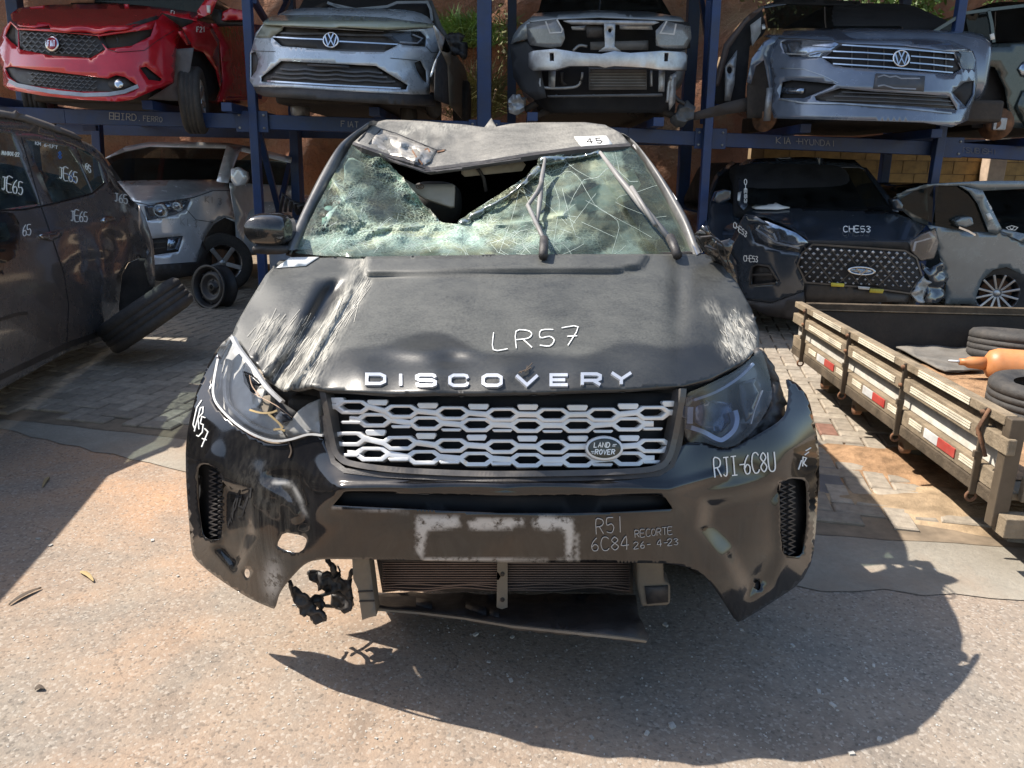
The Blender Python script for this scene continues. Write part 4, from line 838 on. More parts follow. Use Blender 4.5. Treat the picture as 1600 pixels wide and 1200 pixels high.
# long hairline cracks running out from the tear
rc = random.Random(11); pol = []
for i in range(75):
    k = rc.randrange(len(HOLE)-6)+6 if i % 3 else rc.randrange(len(HOLE)); u, v = HOLE[k % len(HOLE)]; a = rc.uniform(0, 6.283); l = []
    if i > 55: u, v = rc.uniform(860, 1040), rc.uniform(250, 385)
    for j in range(rc.randint(5, 16)):
        if not inpoly((u, v), WS): break
        l.append((u, v)); a += rc.gauss(0, .05) if rc.random() < .8 else rc.gauss(0, .6); s = rc.uniform(6, 14); u += math.cos(a)*s; v += math.sin(a)*s
    if len(l) > 2: pol.append(l)
for i in range(230):
    m_ = i % 3; u, v = (rc.uniform(500, 880), rc.gauss(374, 11)) if m_ < 2 else FOLD[rc.randrange(len(FOLD))]; a = rc.choice((.1, .5, -.5, 1.0, 2.6, -1.1))+rc.gauss(0, .2); l = []
    for j in range(rc.randint(3, 6)):
        if not inpoly((u, v), WS): break
        l.append((u, v)); a += rc.gauss(0, .12); s = rc.uniform(3, 8); u += math.cos(a)*s; v += math.sin(a)*s*.8
    if len(l) > 2: pol.append(l)
o = ribbon('hairline_cracks', pol, depth(wsY), mat('crack_white', (.40, .47, .43), .6), ws, .4, .002, 0, 9); o['kind'] = 'stuff'
# torn edges: broken laminate folded along the rim of the hole
lam = glassmat('laminate_edge', (.55, .75, .68), .3, .55, (.6, .68, .62), 1.0, .1)
for q, (pts, wd) in enumerate((('8 400,165 450,215 510,285 560,350 620,408', 14), ('8 310,130 400,165 480,195', 10))):
    a = refine(px(pts), 7)[:int(1e9)]; a = [p for p in a if True][:max(4, int(sum(math.hypot(x[0]-y[0], x[1]-y[1]) for x, y in zip(px(pts), px(pts)[1:]))/7))]
    W = []; Fc = []
    for i, (u, v) in enumerate(a):
        nx_, ny_ = (-.6, .7)
        for j in range(4): W.append(P(u+nx_*wd*j/3*.8+rng.normal()*1.3, v+ny_*wd*j/3*.35+rng.normal()*1.3, wsY(u, v)-.02+.05*j/3+rng.normal()*.008))
        if i:
            for j in range(3): Fc.append([4*i-4+j, 4*i-3+j, 4*i+1+j, 4*i+j])
    o = obj('torn_glass', W, Fc, lam, ws); a_ = o.data.attributes.new('crush', 'FLOAT', 'POINT'); a_.data.foreach_set('value', [.9]*len(o.data.vertices))
dlam = glassmat('rolled_laminate', (.10, .16, .15), .3, .5, (.16, .21, .19), .8, .12, .9)
for pts, r0 in (([(722, 350), (745, 335), (775, 318), (805, 298), (830, 275), (848, 256)], .026), ([(846, 252), (870, 250), (895, 248), (920, 243), (938, 238)], .03)):
    c2 = crl(pts, 6); o = tube('rolled_glass', [P(u, v, wsY(u, v)-.02+.008*rng.normal()) for u, v in c2], [r0*(.62+.3*math.sin(i*.23+1)+.10*rng.random())*(.35 if i in (0, len(c2)-1) else 1) for i in range(len(c2))], dlam, ws, 10, smooth=True, flat_=.7)
    a_ = o.data.attributes.new('crush', 'FLOAT', 'POINT'); a_.data.foreach_set('value', [.7]*len(o.data.vertices)); a_ = o.data.attributes.new('haze', 'FLOAT', 'POINT'); a_.data.foreach_set('value', [.12]*len(o.data.vertices))
# ---- cabin seen through the torn screen
cabin = loft('cabin_lining', [(3.15, -.80, .74, .55, 1.15), (3.7, -.84, .80, .4, 1.45), (4.3, -.82, .78, .4, 1.58), (5.2, -.8, .74, .4, 1.6), (5.9, -.7, .66, .5, 1.45)], interior, SUV, p=5)
bm2 = bmesh.new(); bm2.from_mesh(cabin.data); bmesh.ops.delete(bm2, geom=[f_ for f_ in bm2.faces if abs(f_.normal.y) > .9 and f_.calc_center_median().y < (3.5-4)], context='FACES')
bmesh.ops.delete(bm2, geom=[f_ for f_ in bm2.faces if f_.calc_center_median().y < .5 and f_.calc_center_median().z > .95 and abs(f_.calc_center_median().x) < 2], context='FACES'); bm2.to_mesh(cabin.data); bm2.free()
dash = loft('dashboard', [(2.98, -.72, .68, .85, 1.13), (3.1, -.74, .70, .8, 1.16), (3.3, -.74, .70, .75, 1.15), (3.42, -.7, .66, .75, 1.08)], mat('dash_grey', (.05, .05, .052), .8, dust=.8, dcol=(.25, .24, .21)), SUV, p=5)
for x in (-.42, .36):
    b0 = loft('seat', [(3.95, x-.24, x+.24, .5, .95), (4.02, x-.26, x+.26, .5, 1.20), (4.12, x-.26, x+.26, .55, 1.22), (4.2, x-.22, x+.22, .6, 1.15)], mat('seat_leather', (.05, .047, .045), .6), SUV, p=3.5)
    loft('headrest', [(4.08, x-.12, x+.12, 1.24, 1.42), (4.15, x-.14, x+.14, 1.22, 1.44), (4.2, x-.12, x+.12, 1.24, 1.42)], MATS['seat_leather'], b0, p=3)
sheet('sun_visor', px('8 440,225 520,270 655,268 665,275 662,345 650,348 560,318 490,275'), depth(lambda u, v: 3.62-.002*(v-280)), beige, SUV, step=12, thick=.018)
ribbon('visor_print', [ell(*px('8 540,278')[0], 6, 3.4, 12)+[ell(*px('8 540,278')[0], 6, 3.4, 12)[0]], ell(*px('8 540,278')[0], 2.5, 1.4, 8)], depth(lambda u, v: 3.60-.002*(v-280)), rust, SUV, 1.1, .012, .001)
sheet('sun_visor', px('8 688,210 905,185 918,200 905,222 700,243 688,232'), depth(lambda u, v: 3.66), beige, SUV, step=12, thick=.02)
tube('visor_arm', [P(*p, 3.64) for p in px('8 742,208 755,225 768,250 776,295')], .008, blackp, SUV)
sheet('pillar_trim_panel', px('8 268,178 300,175 345,200 335,240 295,280 270,262'), depth(lambda u, v: 3.75), mat('pillar_cloth', (.42, .43, .43), .8), SUV, step=10, thick=.01)
sheet('airbag', px('8 200,380 260,330 340,370 360,430 300,470 200,470'), depth(lambda u, v: 3.6), mat('airbag_cloth', (.45, .47, .46), .9, bmp=.3, bscale=20), SUV, step=8, thick=.01, disp=lambda u, v: Vector((0, .03*vnoise(u, v, 9, 1), 0)))
sheet('folded_card', px('8 1045,350 1120,300 1300,215 1330,270 1280,330 1090,385'), depth(lambda u, v: 3.62), mat('pale_card', (.42, .45, .38), .8, dust=.4), SUV, step=10, thick=.003, disp=lambda u, v: Vector((0, .02*vnoise(u, v, 12, 2), 0)))
sheet('grey_trim_panel', px('8 1000,330 1110,250 1150,265 1060,345 1100,400 1280,400 1340,480 1150,500 1020,450'), depth(lambda u, v: 3.5), mat('grey_felt', (.13, .12, .12), .9), SUV, step=12, thick=.01)
lathe('steering_wheel', [(.17+.016*math.cos(a), .016*math.sin(a)) for a in [6.283*i/8 for i in range(9)]], (.38, 3.5, 1.08), (0, -.9, .42), blackp, SUV, 28)
sheet('inspection_sticker', ell(*px('8 214,355')[0], 7, 4, 10), depth(lambda u, v: wsY(u, v)+.01), paper, SUV, thick=.001); sheet('inspection_sticker', px('8 190,390 208,385 205,410 188,415'), depth(lambda u, v: wsY(u, v)+.01), paper, SUV, thick=.001)
# cowl panel at the foot of the screen
sheet('scuttle_panel', px('8 95,505 400,520 985,518 1512,512 1520,535 1000,535 400,540 80,530'), depth(lambda u, v: 2.99), blackp, SUV, step=20, thick=.05)
# ---- wipers
def wp(s, dy): return [P(u, v, ws_t(u, v)-dy) for u, v in px(s)]
wA = tube('wiper', wp('8 987,176 975,250 968,330 960,402', .10), [.006, .011, .011, .006], mat('wiper_grey', (.2, .2, .2), .5, dust=.5), SUV)
tube('wiper_arm', wp('8 975,262 958,300', .13)+wp('8 925,345 965,430 985,472', .11), .009, MATS['wiper_grey'], wA); tube('wiper_foot', wp('8 983,465 982,495 980,528', .10), .017, blackp, wA)
wB = tube('wiper', wp('8 1183,155 1250,245 1330,345 1430,462', .10), [.007, .012, .014, .012], MATS['wiper_grey'], SUV)
tube('wiper_arm', wp('8 1295,280 1330,335 1380,415', .13), .009, MATS['wiper_grey'], wB); tube('wiper_foot', wp('8 1432,458 1447,490 1460,526', .10), .018, blackp, wB)
# ---- mirrors
c_ = P(424, 360, 3.0)
mr = loft('door_mirror', [(c_.y-.09, c_.x-.075, c_.x+.07, c_.z-.03, c_.z+.045), (c_.y-.06, c_.x-.077, c_.x+.075, c_.z-.052, c_.z+.06), (c_.y, c_.x-.08, c_.x+.08, c_.z-.058, c_.z+.066), (c_.y+.06, c_.x-.078, c_.x+.08, c_.z-.056, c_.z+.064)], gloss, SUV, p=3)
loft('mirror_skirt', [(c_.y-.06, c_.x-.06, c_.x+.075, c_.z-.085, c_.z-.05), (c_.y+.05, c_.x-.06, c_.x+.075, c_.z-.085, c_.z-.05)], blackp, mr, p=3)
tube('mirror_stalk', [c_+Vector((.05, .02, -.075)), c_+Vector((.12, .04, -.10)), (-.85, 3.08, c_.z-.11)], .022, blackp, mr)
mm = sheet('broken_mirror', px('6 115,490 150,488 200,510 240,550 270,610 290,680 275,720 250,690 200,620 150,560 125,525'), depth(lambda u, v: 2.9+.002*(v-400)), gloss, SUV, step=6, thick=.05, disp=lambda u, v: Vector((.01*vnoise(u, v, 6, 1), .03*vnoise(u, v, 9, 2), 0)))
ribbon('wire', [px('6 130,500 180,495 230,530 250,600 275,660'), px('6 150,540 210,560 240,640'), px('6 200,520 215,580 260,640')], depth(lambda u, v: 2.82+.002*(v-400)), blackp, mm, 2, .0, .006)
# ---- what hangs below the bumper
rad_t = lambda u, v: 2.04+.00002*(u-790)**2/10
rad = sheet('radiator', px('f 375,20 1178,20 1178,136 1000,130 790,128 600,130 520,118 395,132'), depth(lambda u, v: rad_t(u, v)+.03), dark, SUV, step=25, thick=.03)
fin = mat('radiator_fin', (.16, .115, .095), .6, .4, var=.3, dust=.5, dcol=(.12, .085, .06)); pol = []
for i in range(14):
    y = 26+i*7.4; pol.append([(u_, v_+1.2*math.sin(u_/17+i)*(1 if i > 10 else 0)) for u_, v_ in px(' '.join(['f']+['%d,%.1f' % (x, y+(4*math.sin(x/60) if i > 11 else 0)) for x in range(395, 1171, 25)]))])
o = ribbon('radiator_fins', pol, depth(rad_t), fin, rad, 1.7, .0, .012); o['kind'] = 'stuff'
b_ = sheet('air_duct', px('f 300,18 352,18 362,90 376,205 352,210 332,218 318,120 304,90'), depth(lambda u, v: 2.0), tn, SUV, step=12, thick=.06, bev=.006)
ribbon('duct_rib', [px('f 318,130 365,128'), px('f 322,160 370,158')], depth(lambda u, v: 2.0), dark, b_, 2, .004, .004)
b_ = sheet('radiator_brace', px('f 754,30 786,30 786,178 768,184 752,178'), depth(lambda u, v: 2.0), tn, SUV, step=12, thick=.025, bev=.004)
for y in (75, 155): sheet('bolt', ell(*px('f 770,%d' % y)[0], 3.4, 3.4, 10), depth(lambda u, v: 2.0), dark, b_, off=.003, thick=.008)
b_ = sheet('duct_bracket', px('f 1188,22 1274,22 1276,98 1296,108 1296,168 1284,174 1205,178 1192,120'), depth(lambda u, v: 2.03), tn, SUV, step=12, thick=.08, bev=.008)
sheet('duct_pocket', px('f 1215,115 1288,112 1288,162 1222,168'), depth(lambda u, v: 2.03), blackp, b_, off=.008, thick=.012)
tray_t = TPS([(585, 930, 2.35), (995, 930, 2.3), (585, 950, 2.08), (790, 970, 1.98), (1000, 985, 1.9), (1012, 998, 1.86), (660, 960, 2.05), (995, 955, 2.1)])
tray = sheet('splash_tray', px('f 370,132 1188,138 1196,205 1228,272 1222,280 1150,268 1000,252 800,231 650,206 520,190 370,178'), depth(tray_t), blackp, SUV, step=14, thick=.012, disp=lambda u, v: Vector((0, 0, .006*vnoise(u, v, 12, 1))))
ribbon('tray_lip', [px('f 372,180 520,192 650,208 800,233 1000,254 1150,270 1222,281')], depth(lambda u, v: tray_t(u, v)-.01), tn, tray, 2.2, .004, .006)
for i, q in enumerate(('f 500,155 550,165', 'f 655,165 720,185', 'f 730,185 760,195')): sheet('tray_tab', [(a+dx, b+dy) for (a, b), (dx, dy) in zip([px(q)[0], px(q)[1], px(q)[1], px(q)[0]], ((0, -4), (0, -4), (0, 5), (0, 5)))], depth(lambda u, v: tray_t(u, v)-.03), blackp, tray, thick=.012)
for q_, Y_ in (('s 440,310 455,180 500,230 640,230 760,270 880,310 1010,300 1010,520 760,480 570,440 500,350', 2.16), ('s 150,360 190,370 210,430 330,460 430,560 500,680 640,720 680,820 560,860 380,740 300,700 230,560', 2.06), ('s 635,40 680,35 740,100 860,270 820,310 760,250 700,140', 2.12), ('s 450,560 500,530 570,540 620,590 650,650 600,690 540,640 490,650', 2.1), ('s 740,540 820,510 900,530 1010,560 1020,640 900,690 800,680 740,640', 2.18)):
    sheet('torn_liner', px(q_), flat(Y_), blackp, SUV, step=5, thick=.012, disp=lambda u, v: Vector((0, .02*vnoise(u, v, 6, 1), 0)))
lp = [('f 105,105 120,150 145,185 205,215', 3, 2.05), ('f 225,40 250,70 268,92', 2, 2.1), ('f 170,160 185,145 205,150 200,175', 4, 2.08), ('f 190,150 240,130 300,150', 4, 2.12), ('f 175,170 240,175 295,185', 3, 2.16), ('f 240,90 262,70 256,50', 1.6, 2.1), ('f 150,205 165,190 175,215', 3, 2.05), ('f 300,60 290,110 300,170', 4, 2.2)]
loom = thing('x', '', '', (0, 4, 0)) if False else None
for q, wd, Y in lp: tube('dangling_loom', [P(*p, Y+.01*i) for i, p in enumerate(crl(px(q), 4))], [wd*.9/1200*Y*(.8+.5*abs(math.sin(i*1.7))) for i in range(len(crl(px(q), 4)))], blackp, SUV, 7)
sheet('crash_beam', px('p 520,700 650,730 790,735 940,730 1070,705 1110,760 1080,800 1000,880 600,878 520,850 505,780'), back(.17), dark, SUV, step=30, thick=.05)  # added filler sheet, stops sun leaking through behind the bumper
box('shade_floor_pan', (-.55, 2.3, .33), (.72, 3.3, .37), dark, SUV, .01)  # added pan under the engine bay, closes sun gaps in the car's shadow
# engine bay, subframe, floor, body behind
box('shade_block_plate', (-.53, 1.935, .50), (-.33, 2.1, .66), dark, SUV, .01)  # unseen box added to block a sun ray reaching the ground shadow
box('shade_block_box', (-.66, 2.14, .6), (-.46, 2.5, .86), dark, SUV, .02)  # hidden box added to plug the light path behind the left lamp
box('engine_block', (-.42, 2.28, .36), (.50, 2.9, .84), dark, SUV, .03)
box('subframe', (-.50, 2.5, .26), (.62, 2.85, .36), dark, SUV, .02)
box('inner_wing', (.50, 2.42, .5), (.72, 3.0, .9), dark, SUV, .03)
box('inner_wing', (-.62, 2.5, .55), (-.5, 3.0, .9), dark, SUV, .03)
low = loft('body', [(3.02, -.86, .84, .34, 1.08), (3.12, -.93, .90, .28, 1.12), (3.6, -.95, .92, .25, 1.13), (4.6, -.96, .91, .25, 1.12), (5.6, -.97, .89, .27, 1.13), (6.25, -.96, .85, .34, 1.10), (6.42, -.88, .76, .42, 1.05)], gloss, SUV, p=6, n=40)
up = [(Y, x0, x1, z1) for Y, x0, x1, z1 in ((4.5, -.72, .60, 1.655), (4.9, -.72, .59, 1.67), (5.4, -.72, .57, 1.66), (6.0, -.70, .53, 1.60))]
W = []; Fc = []
for Y, x0, x1, z1 in up:
    W += [(x0-.14, Y-.0, 1.1), (x0, Y, z1-.05), (x0+.08, Y, z1), (x1-.08, Y, z1), (x1, Y, z1-.05), (x1+.14, Y, 1.1)]
W += [(-.86, 6.35, 1.1), (-.72, 6.15, 1.58), (-.64, 6.12, 1.62), (.46, 6.12, 1.62), (.54, 6.15, 1.58), (.68, 6.35, 1.1)]
for i in range(4):
    for j in (1, 2, 3): Fc.append([i*6+j, i*6+j+1, (i+1)*6+j+1, (i+1)*6+j])
obj('roof_rear', W, Fc+[[24, 25, 26, 27, 28, 29]], gloss, SUV, False, .01)
for q_ in [[i*6, i*6+1, (i+1)*6+1, (i+1)*6] for i in range(4)]+[[i*6+4, i*6+5, (i+1)*6+5, (i+1)*6+4] for i in range(4)]: obj('side_window', [W[k] for k in q_], [[0, 1, 2, 3]], darkglass, SUV)
obj('side_window', [(-.87, 3.15, 1.1), (-.72, 3.9, 1.58), (-.72, 4.5, 1.605), (-.86, 4.5, 1.1)], [[0, 1, 2, 3]], darkglass, SUV); obj('side_window', [(.80, 3.15, 1.1), (.62, 3.9, 1.58), (.60, 4.5, 1.605), (.74, 4.5, 1.1)], [[0, 1, 2, 3]], darkglass, SUV)
tyre_prof = lambda R, w_: [(R*.62, -w_*.40), (R*.80, -w_*.52), (R*.94, -w_*.48), (R, -w_*.36), (R, -w_*.22), (R*.985, -w_*.21), (R*.985, -w_*.17), (R, -w_*.16), (R, -w_*.03), (R*.985, -w_*.02), (R*.985, w_*.02), (R, w_*.03), (R, w_*.16), (R*.985, w_*.17), (R*.985, w_*.21), (R, w_*.22), (R, w_*.36), (R*.94, w_*.48), (R*.80, w_*.52), (R*.62, w_*.40)]
def wheel(parent, loc, axis, R=.34, w_=.21, spokes=5, rimm=None, name='wheel'):
    rimm = rimm or alum; ax = Vector(axis).normalized(); loc = Vector(loc)
    t = lathe(name, tyre_prof(R, w_), loc, axis, rubber, parent, 40)
    rm = lathe('rim', [(R*.66, w_*.42), (R*.62, w_*.40), (R*.58, w_*.2), (R*.56, -w_*.3), (R*.62, -w_*.4)], loc, axis, rimm, t, 32)
    lathe('hub', [(.001, w_*.30), (R*.12, w_*.30), (R*.16, w_*.22), (R*.16, 0), (.001, -.01)], loc, axis, rimm, t, 18)
    lathe('brake_disc', [(.001, -w_*.05), (R*.45, -w_*.05), (R*.45, -w_*.12), (.001, -w_*.12)], loc, axis, rust, t, 24)
    a = ax.cross(Vector((0, 0, 1))).normalized(); b = ax.cross(a)
    for i in range(spokes):
        an = 6.283*i/spokes+.3; d = a*math.cos(an)+b*math.sin(an); beam('spoke', loc+d*R*.12+ax*w_*.27, loc+d*R*.61+ax*w_*.36, R*.15 if spokes < 8 else R*.07, w_*.14, rimm, t, up=ax, bev=.004)
    return t
for x, y in ((.80, 2.78), (-.84, 5.5), (.76, 5.5)): wheel(SUV, (x, y, .365), (1 if x > 0 else -1, 0, 0), .365, .23)
# ================================================================== blue storage rack
def rackY(u): return 7.95+.0003*u
RK = thing('storage_rack', 'dark blue steel two level storage rack holding wrecked cars', 'rack', (0, 9.5, 0))
bl = [(-330, 168), (0, 178), (105, 182), (388, 190), (760, 202), (980, 211), (1110, 218), (1460, 232), (1600, 240), (1990, 256)]
bp = [P(u, v, rackY(u)) for u, v in bl]; zt = {}
def beam_z(x):
    for a, b in zip(bp, bp[1:]):
        if a.x <= x <= b.x: return a.z+(b.z-a.z)*(x-a.x)/(b.x-a.x)
    return 1.9
def beamS(u, v): return P(u, v, rackY(u)-.045)
# posts: pixel line of the front face, extended to the ground and up past the frame
def post(u0, v0, u1, v1, Y, wd, name='post', top=4.5):
    a = P(u0, v0, Y); b = P(u1, v1, Y); d = (b-a)/(b.z-a.z) if abs(b.z-a.z) > .01 else Vector((0, 0, 1)); d = Vector((d.x*.6, 0, 1))
    o = beam(name, a+d*(0-a.z), a+d*(top-a.z), wd, wd, steelblue, RK, up=(0, 1, 0), bev=.008)
    box('base_plate', ((a+d*(-a.z)).x-.12, Y-.12, 0), ((a+d*(-a.z)).x+.12, Y+.12, .03), steelblue, RK)
    return o
for u0, v0, u1, v1, Y, wd in ((-160, 0, -130, 300, 7.95, .1), (386, 0, 401, 300, 8.0, .085), (757, 0, 757, 190, 8.15, .14), (1119, 0, 1103, 300, 8.1, .085), (1503, 0, 1456, 300, 8.25, .085), (1905, 0, 1800, 300, 8.5, .1),
                              (22, 0, 40, 190, 11.3, .16), (452, 0, 464, 300, 11.2, .14), (1084, 0, 1076, 170, 11.3, .16), (1415, 0, 1381, 300, 11.3, .12), (800, 60, 800, 190, 11.3, .12)): post(u0, v0, u1, v1, Y, wd)
for a, b in zip(bp, bp[1:]): beam('front_beam', a, b, .09, .14, steelblue, RK, bev=.006)
for a, b in zip(bp[::3], bp[3::3]): beam('rear_beam', Vector((a.x*1.15, 11.3, 1.93)), Vector((b.x*1.15+.02, 11.3, 1.91)), .09, .14, steelblue, RK)
for x in [-6.1, -5.0, -3.5, -2.75, -1.35, .15, 1.35, 2.75, 4.0, 5.2, 6.1]: beam('cross_rail', Vector((x, 7.7, beam_z(x)+.11)), Vector((x*1.04, 11.4, beam_z(x)+.08)), .10, .08, steelblue, RK)
for u in (386, 757, 1110, 1480):
    c_ = P(u+(8 if u == 386 else 0), 190+(u-388)*.037, rackY(u)-.06)
    box('gusset_plate', (c_.x-.16, c_.y-.012, c_.z-.10), (c_.x+.16, c_.y+.004, c_.z+.10), steelblue, RK, .003)
    for i in (-.12, .12):
        for j in (-.06, .06): lathe('bolt', [(.001, .014), (.012, .012), (.014, 0)], (c_.x+i, c_.y-.012, c_.z+j), (0, -1, 0), galv, RK, 6)
# diagonal braces between front and rear legs
for a, Ya, b, Yb in ((px('p 404,205')[0], 8.1, px('p 440,345')[0], 9.3), ((462, 215), 11.1, (432, 345), 9.6), ((1108, 0), 8.6, (1098, 192), 9.2), ((1096, 0), 10.8, (1122, 170), 9.2), ((396, 0), 8.3, (420, 40), 9.5), ((450, 0), 11, (438, 25), 9.8), ((130, 200), 9, (152, 200), 9.0)):
    beam('brace', P(*a, Ya), P(*b, Yb), .06, .06, steelblue, RK)
for u in (152, 460): post(u, 205, u+2, 300, 10.3, .11, 'short_post', 1.95)
text('chalk_marking', '##iRD.', (171, 176), (6.5, .4), (0, 10), beamS, mat('faded_chalk', (.3, .31, .33), .9), RK, 1.1, 1.35, .012)
text('chalk_marking', 'FERRO', (224, 181), (4.6, .3), (0, 8), beamS, MATS['faded_chalk'], RK, .9, 1.35, .012)
text('chalk_marking', 'FIAT', (533, 189), (5.5, .3), (0, 9), beamS, MATS['faded_chalk'], RK, 1.0, 1.5, .012)
text('chalk_marking', 'KIA', (1213, 214), (7, .4), (0, 10), beamS, MATS['faded_chalk'], RK, 1.2, 1.35, .012)
text('chalk_marking', '-HYUNDAI', (1243, 216), (6.3, .4), (0, 9), beamS, MATS['faded_chalk'], RK, 1.0, 1.35, .012)
text('chalk_marking', 'MITSUBISHI', (1490, 229), (6, .4), (0, 8), beamS, mat('fainter_chalk', (.16, .17, .2), .9), RK, .9, 1.25, .012)
# added plated deck and beams out of view, put in to shade the cars below
plate = mat('shade_deck_plate', (.08, .08, .085), .6, .6, rand=.2, dust=.5)
for i in range(-9, 9): box('shade_deck_plate', (i*.98, 7.35, 4.42), (i*.98+.965, 12.2, 4.45), plate, RK, 0)
beam('shade_deck_beam', (-9, 7.4, 4.33), (9, 7.4, 4.33), .09, .16, steelblue, RK); beam('shade_deck_beam', (-9, 11.3, 4.33), (9, 11.3, 4.33), .09, .16, steelblue, RK)
# ================================================================== cars around
def side_plane(u, v, Y, slope=0): p = P(u, v, Y); return plane(p, (1, -slope, 0))
def nose(cu, hwl, hwr, Y0, Dc, pw=3, v0=None, kv=0):
    return depth(lambda u, v: Y0+Dc*min(1.6, abs((u-cu)/(hwl if u < cu else hwr)))**pw+(kv*(v0-v) if v0 is not None else 0))
def WSL(Yb, vb, k): return depth(lambda u, v: Yb+(vb-v)*k)
def lift(S, d): 
    def f(u, v): q = S(u, v); return q-(q-EYE).normalized()*d
    return f
def panels(root, S, rows, step=12, thick=.012):
    out = {}
    for r in rows:
        nm, pts, m, off = r[:4]; kw = r[4] if len(r) > 4 else {}
        o = sheet(nm, px(pts), kw.pop('S', S), m, kw.pop('parent', root), step=kw.pop('step', step), thick=kw.pop('thick', thick), off=off, **kw); out.setdefault(nm, o)
    return out
def lines(nm, S, strs, m, parent, wd, off=.01, thick=.01): return ribbon(nm, [px(s) for s in strs], S, m, parent, wd, off, thick)
def paint(name, col, rough=.25, dust=.5, dcol=(.2, .18, .15), metal=.3): return mat(name, col, rough, metal, coat=.8, var=.12, dust=dust, dcol=dcol, dscale=3)
def emblem(cx, cy, r, S, parent):
    b = sheet('badge', ell(cx, cy, r, r, 28), S, chrome, parent, holes=[ell(cx, cy, r*.84, r*.84, 28)], step=6, off=.02, thick=.01)
    sheet('badge_face', ell(cx, cy, r*.86, r*.86, 24), S, blackp, b, step=6, off=.008, thick=.004)
    k = lambda l: [(cx+x*r, cy-y*r) for x, y in l]
    ribbon('badge_sign', [k([(-.33, .78), (0, .06), (.33, .78)])], S, chrome, b, r*.17, .02, .008); ribbon('badge_sign', [k([(-.72, .5), (-.36, -.72), (0, -.02), (.36, -.72), (.72, .5)])], S, chrome, b, r*.17, .021, .008)
    return b
def hull(root, secs, m): return loft('body', secs, m, root, p=5, n=32)
# ---------------------------------------------------------------- red hatchback, upper left
red = paint('red_paint', (.50, .008, .02), .2, .08, metal=.15)
FI = thing('red_hatchback', 'red hatchback with crumpled bonnet and missing headlight on the upper rack', 'car', (-4.1, 8.5, 2.05), 'cars stored on the upper rack')
S = nose(135, 140, 138, 7.25, .48, 3, 90, .0015)
Hr = px('1 585,215 700,200 905,172 930,118 900,215 785,272 640,290 600,250'); Hl = px('1 28,212 62,135 106,182 106,280 60,245'); Gr = px('1 106,176 290,186 580,212 628,295 540,345 300,330 112,292'); Lo = px('1 26,402 62,396 300,424 640,466 690,446 742,456 826,511 740,548 480,545 110,500 52,455'); Sl = px('1 832,402 872,396 968,470 955,484 885,474')
q = panels(FI, S, [('bumper', '1 20,165 0,230 -22,330 15,400 20,510 60,535 250,568 480,592 700,603 790,592 930,532 1035,490 1048,300 1085,162 1040,112 968,74 938,112 742,174 560,204 410,192 290,170 110,164 65,124', red, 0, dict(holes=[Hr, Hl, Gr, Lo, Sl], step=9)),
    ('bonnet', '1 62,84 110,48 300,28 700,20 960,45 1180,78 1172,120 1085,108 968,72 932,110 742,170 560,201 410,189 352,176 300,168 290,145 200,160 110,150 72,126', red, .012, dict(S=depth(lambda u, v: 7.3+.25*abs((u-135)/140)**3+max(0, 44-v)*.028+.03*vnoise(u, v, 14, 2)), step=7)),
    ('grille', '1 90,165 300,175 600,200 645,300 540,360 300,345 95,300', blackp, -.05), ('headlight_bay', '1 570,200 940,90 910,225 780,290 620,300', dark, -.08), ('headlight_bay', '1 10,215 62,115 115,175 115,300 60,260', dark, -.08), ('lower_grille', '1 20,395 62,385 300,414 700,435 840,515 740,560 480,560 100,515 40,460', blackp, -.05), ('side_slot', '1 820,395 875,388 980,475 955,492 880,482', interior, -.04)])
pol = []
for r in range(6):
    for c in range(13):
        x = 130+c*40+(20 if r % 2 else 0); y = 190+r*25+(x-130)*.055
        if inpoly(px('1 %f,%f' % (x+17, y+8))[0], Gr) and inpoly(px('1 %f,%f' % (x-15, y))[0], Gr): pol.append(px('1 %f,%f %f,%f %f,%f' % (x-18, y, x, y+14, x+18, y)))
o = ribbon('grille_scales', pol, S, satin, q['grille'], 1.5, -.015, .01); o['kind'] = 'stuff'
pol = []
for r in range(5):
    for c in range(12):
        x = 180+c*36+(18 if r % 2 else 0); y = 432+r*20+(x-180)*.075
        if x < 560: pol.append(px('1 %f,%f %f,%f %f,%f' % (x-16, y, x, y+9, x+16, y)))
o = ribbon('grille_scales', pol, S, satin, q['lower_grille'], 1.3, -.02, .01); o['kind'] = 'stuff'
lines('lower_lip', S, ['1 52,480 100,506 300,545 500,564 650,560 740,545 822,512'], mat('lip_grey', (.33, .35, .38), .4), q['bumper'], 6, .012, .015)
fg = sheet('fog_lamp', ell(*px('1 708,498')[0], 7, 7, 16), S, chrome, q['bumper'], off=.0, thick=.03, step=5); sheet('fog_lamp_ring', ell(*px('1 708,496')[0], 17, 11, 20), S, blackp, q['bumper'], off=-.03, thick=.01)
bg = sheet('badge', ell(*px('1 307,258')[0], 10.2, 12, 24), S, chrome, q['grille'], off=.012, thick=.02, step=5); sheet('badge_face', ell(*px('1 307,258')[0], 8, 9.6, 24), S, mat('badge_red', (.3, .01, .03), .3), bg, off=.016, thick=.004, step=5)
bc = px('1 307,258')[0]; text('lettering', 'FIAT', (bc[0]-6, bc[1]-4.5), (2.3, 0), (0, 9), S, chrome, bg, 1.1, 1.45, .019)
lathe('lamp_bulb', [(.001, 0), (.05, .01), (.06, .05), (.05, .08)], P(*px('1 690,250')[0], 7.45), (0, -1, 0), alum, FI, 16)
SS = side_plane(284, 60, 7.72, .0)
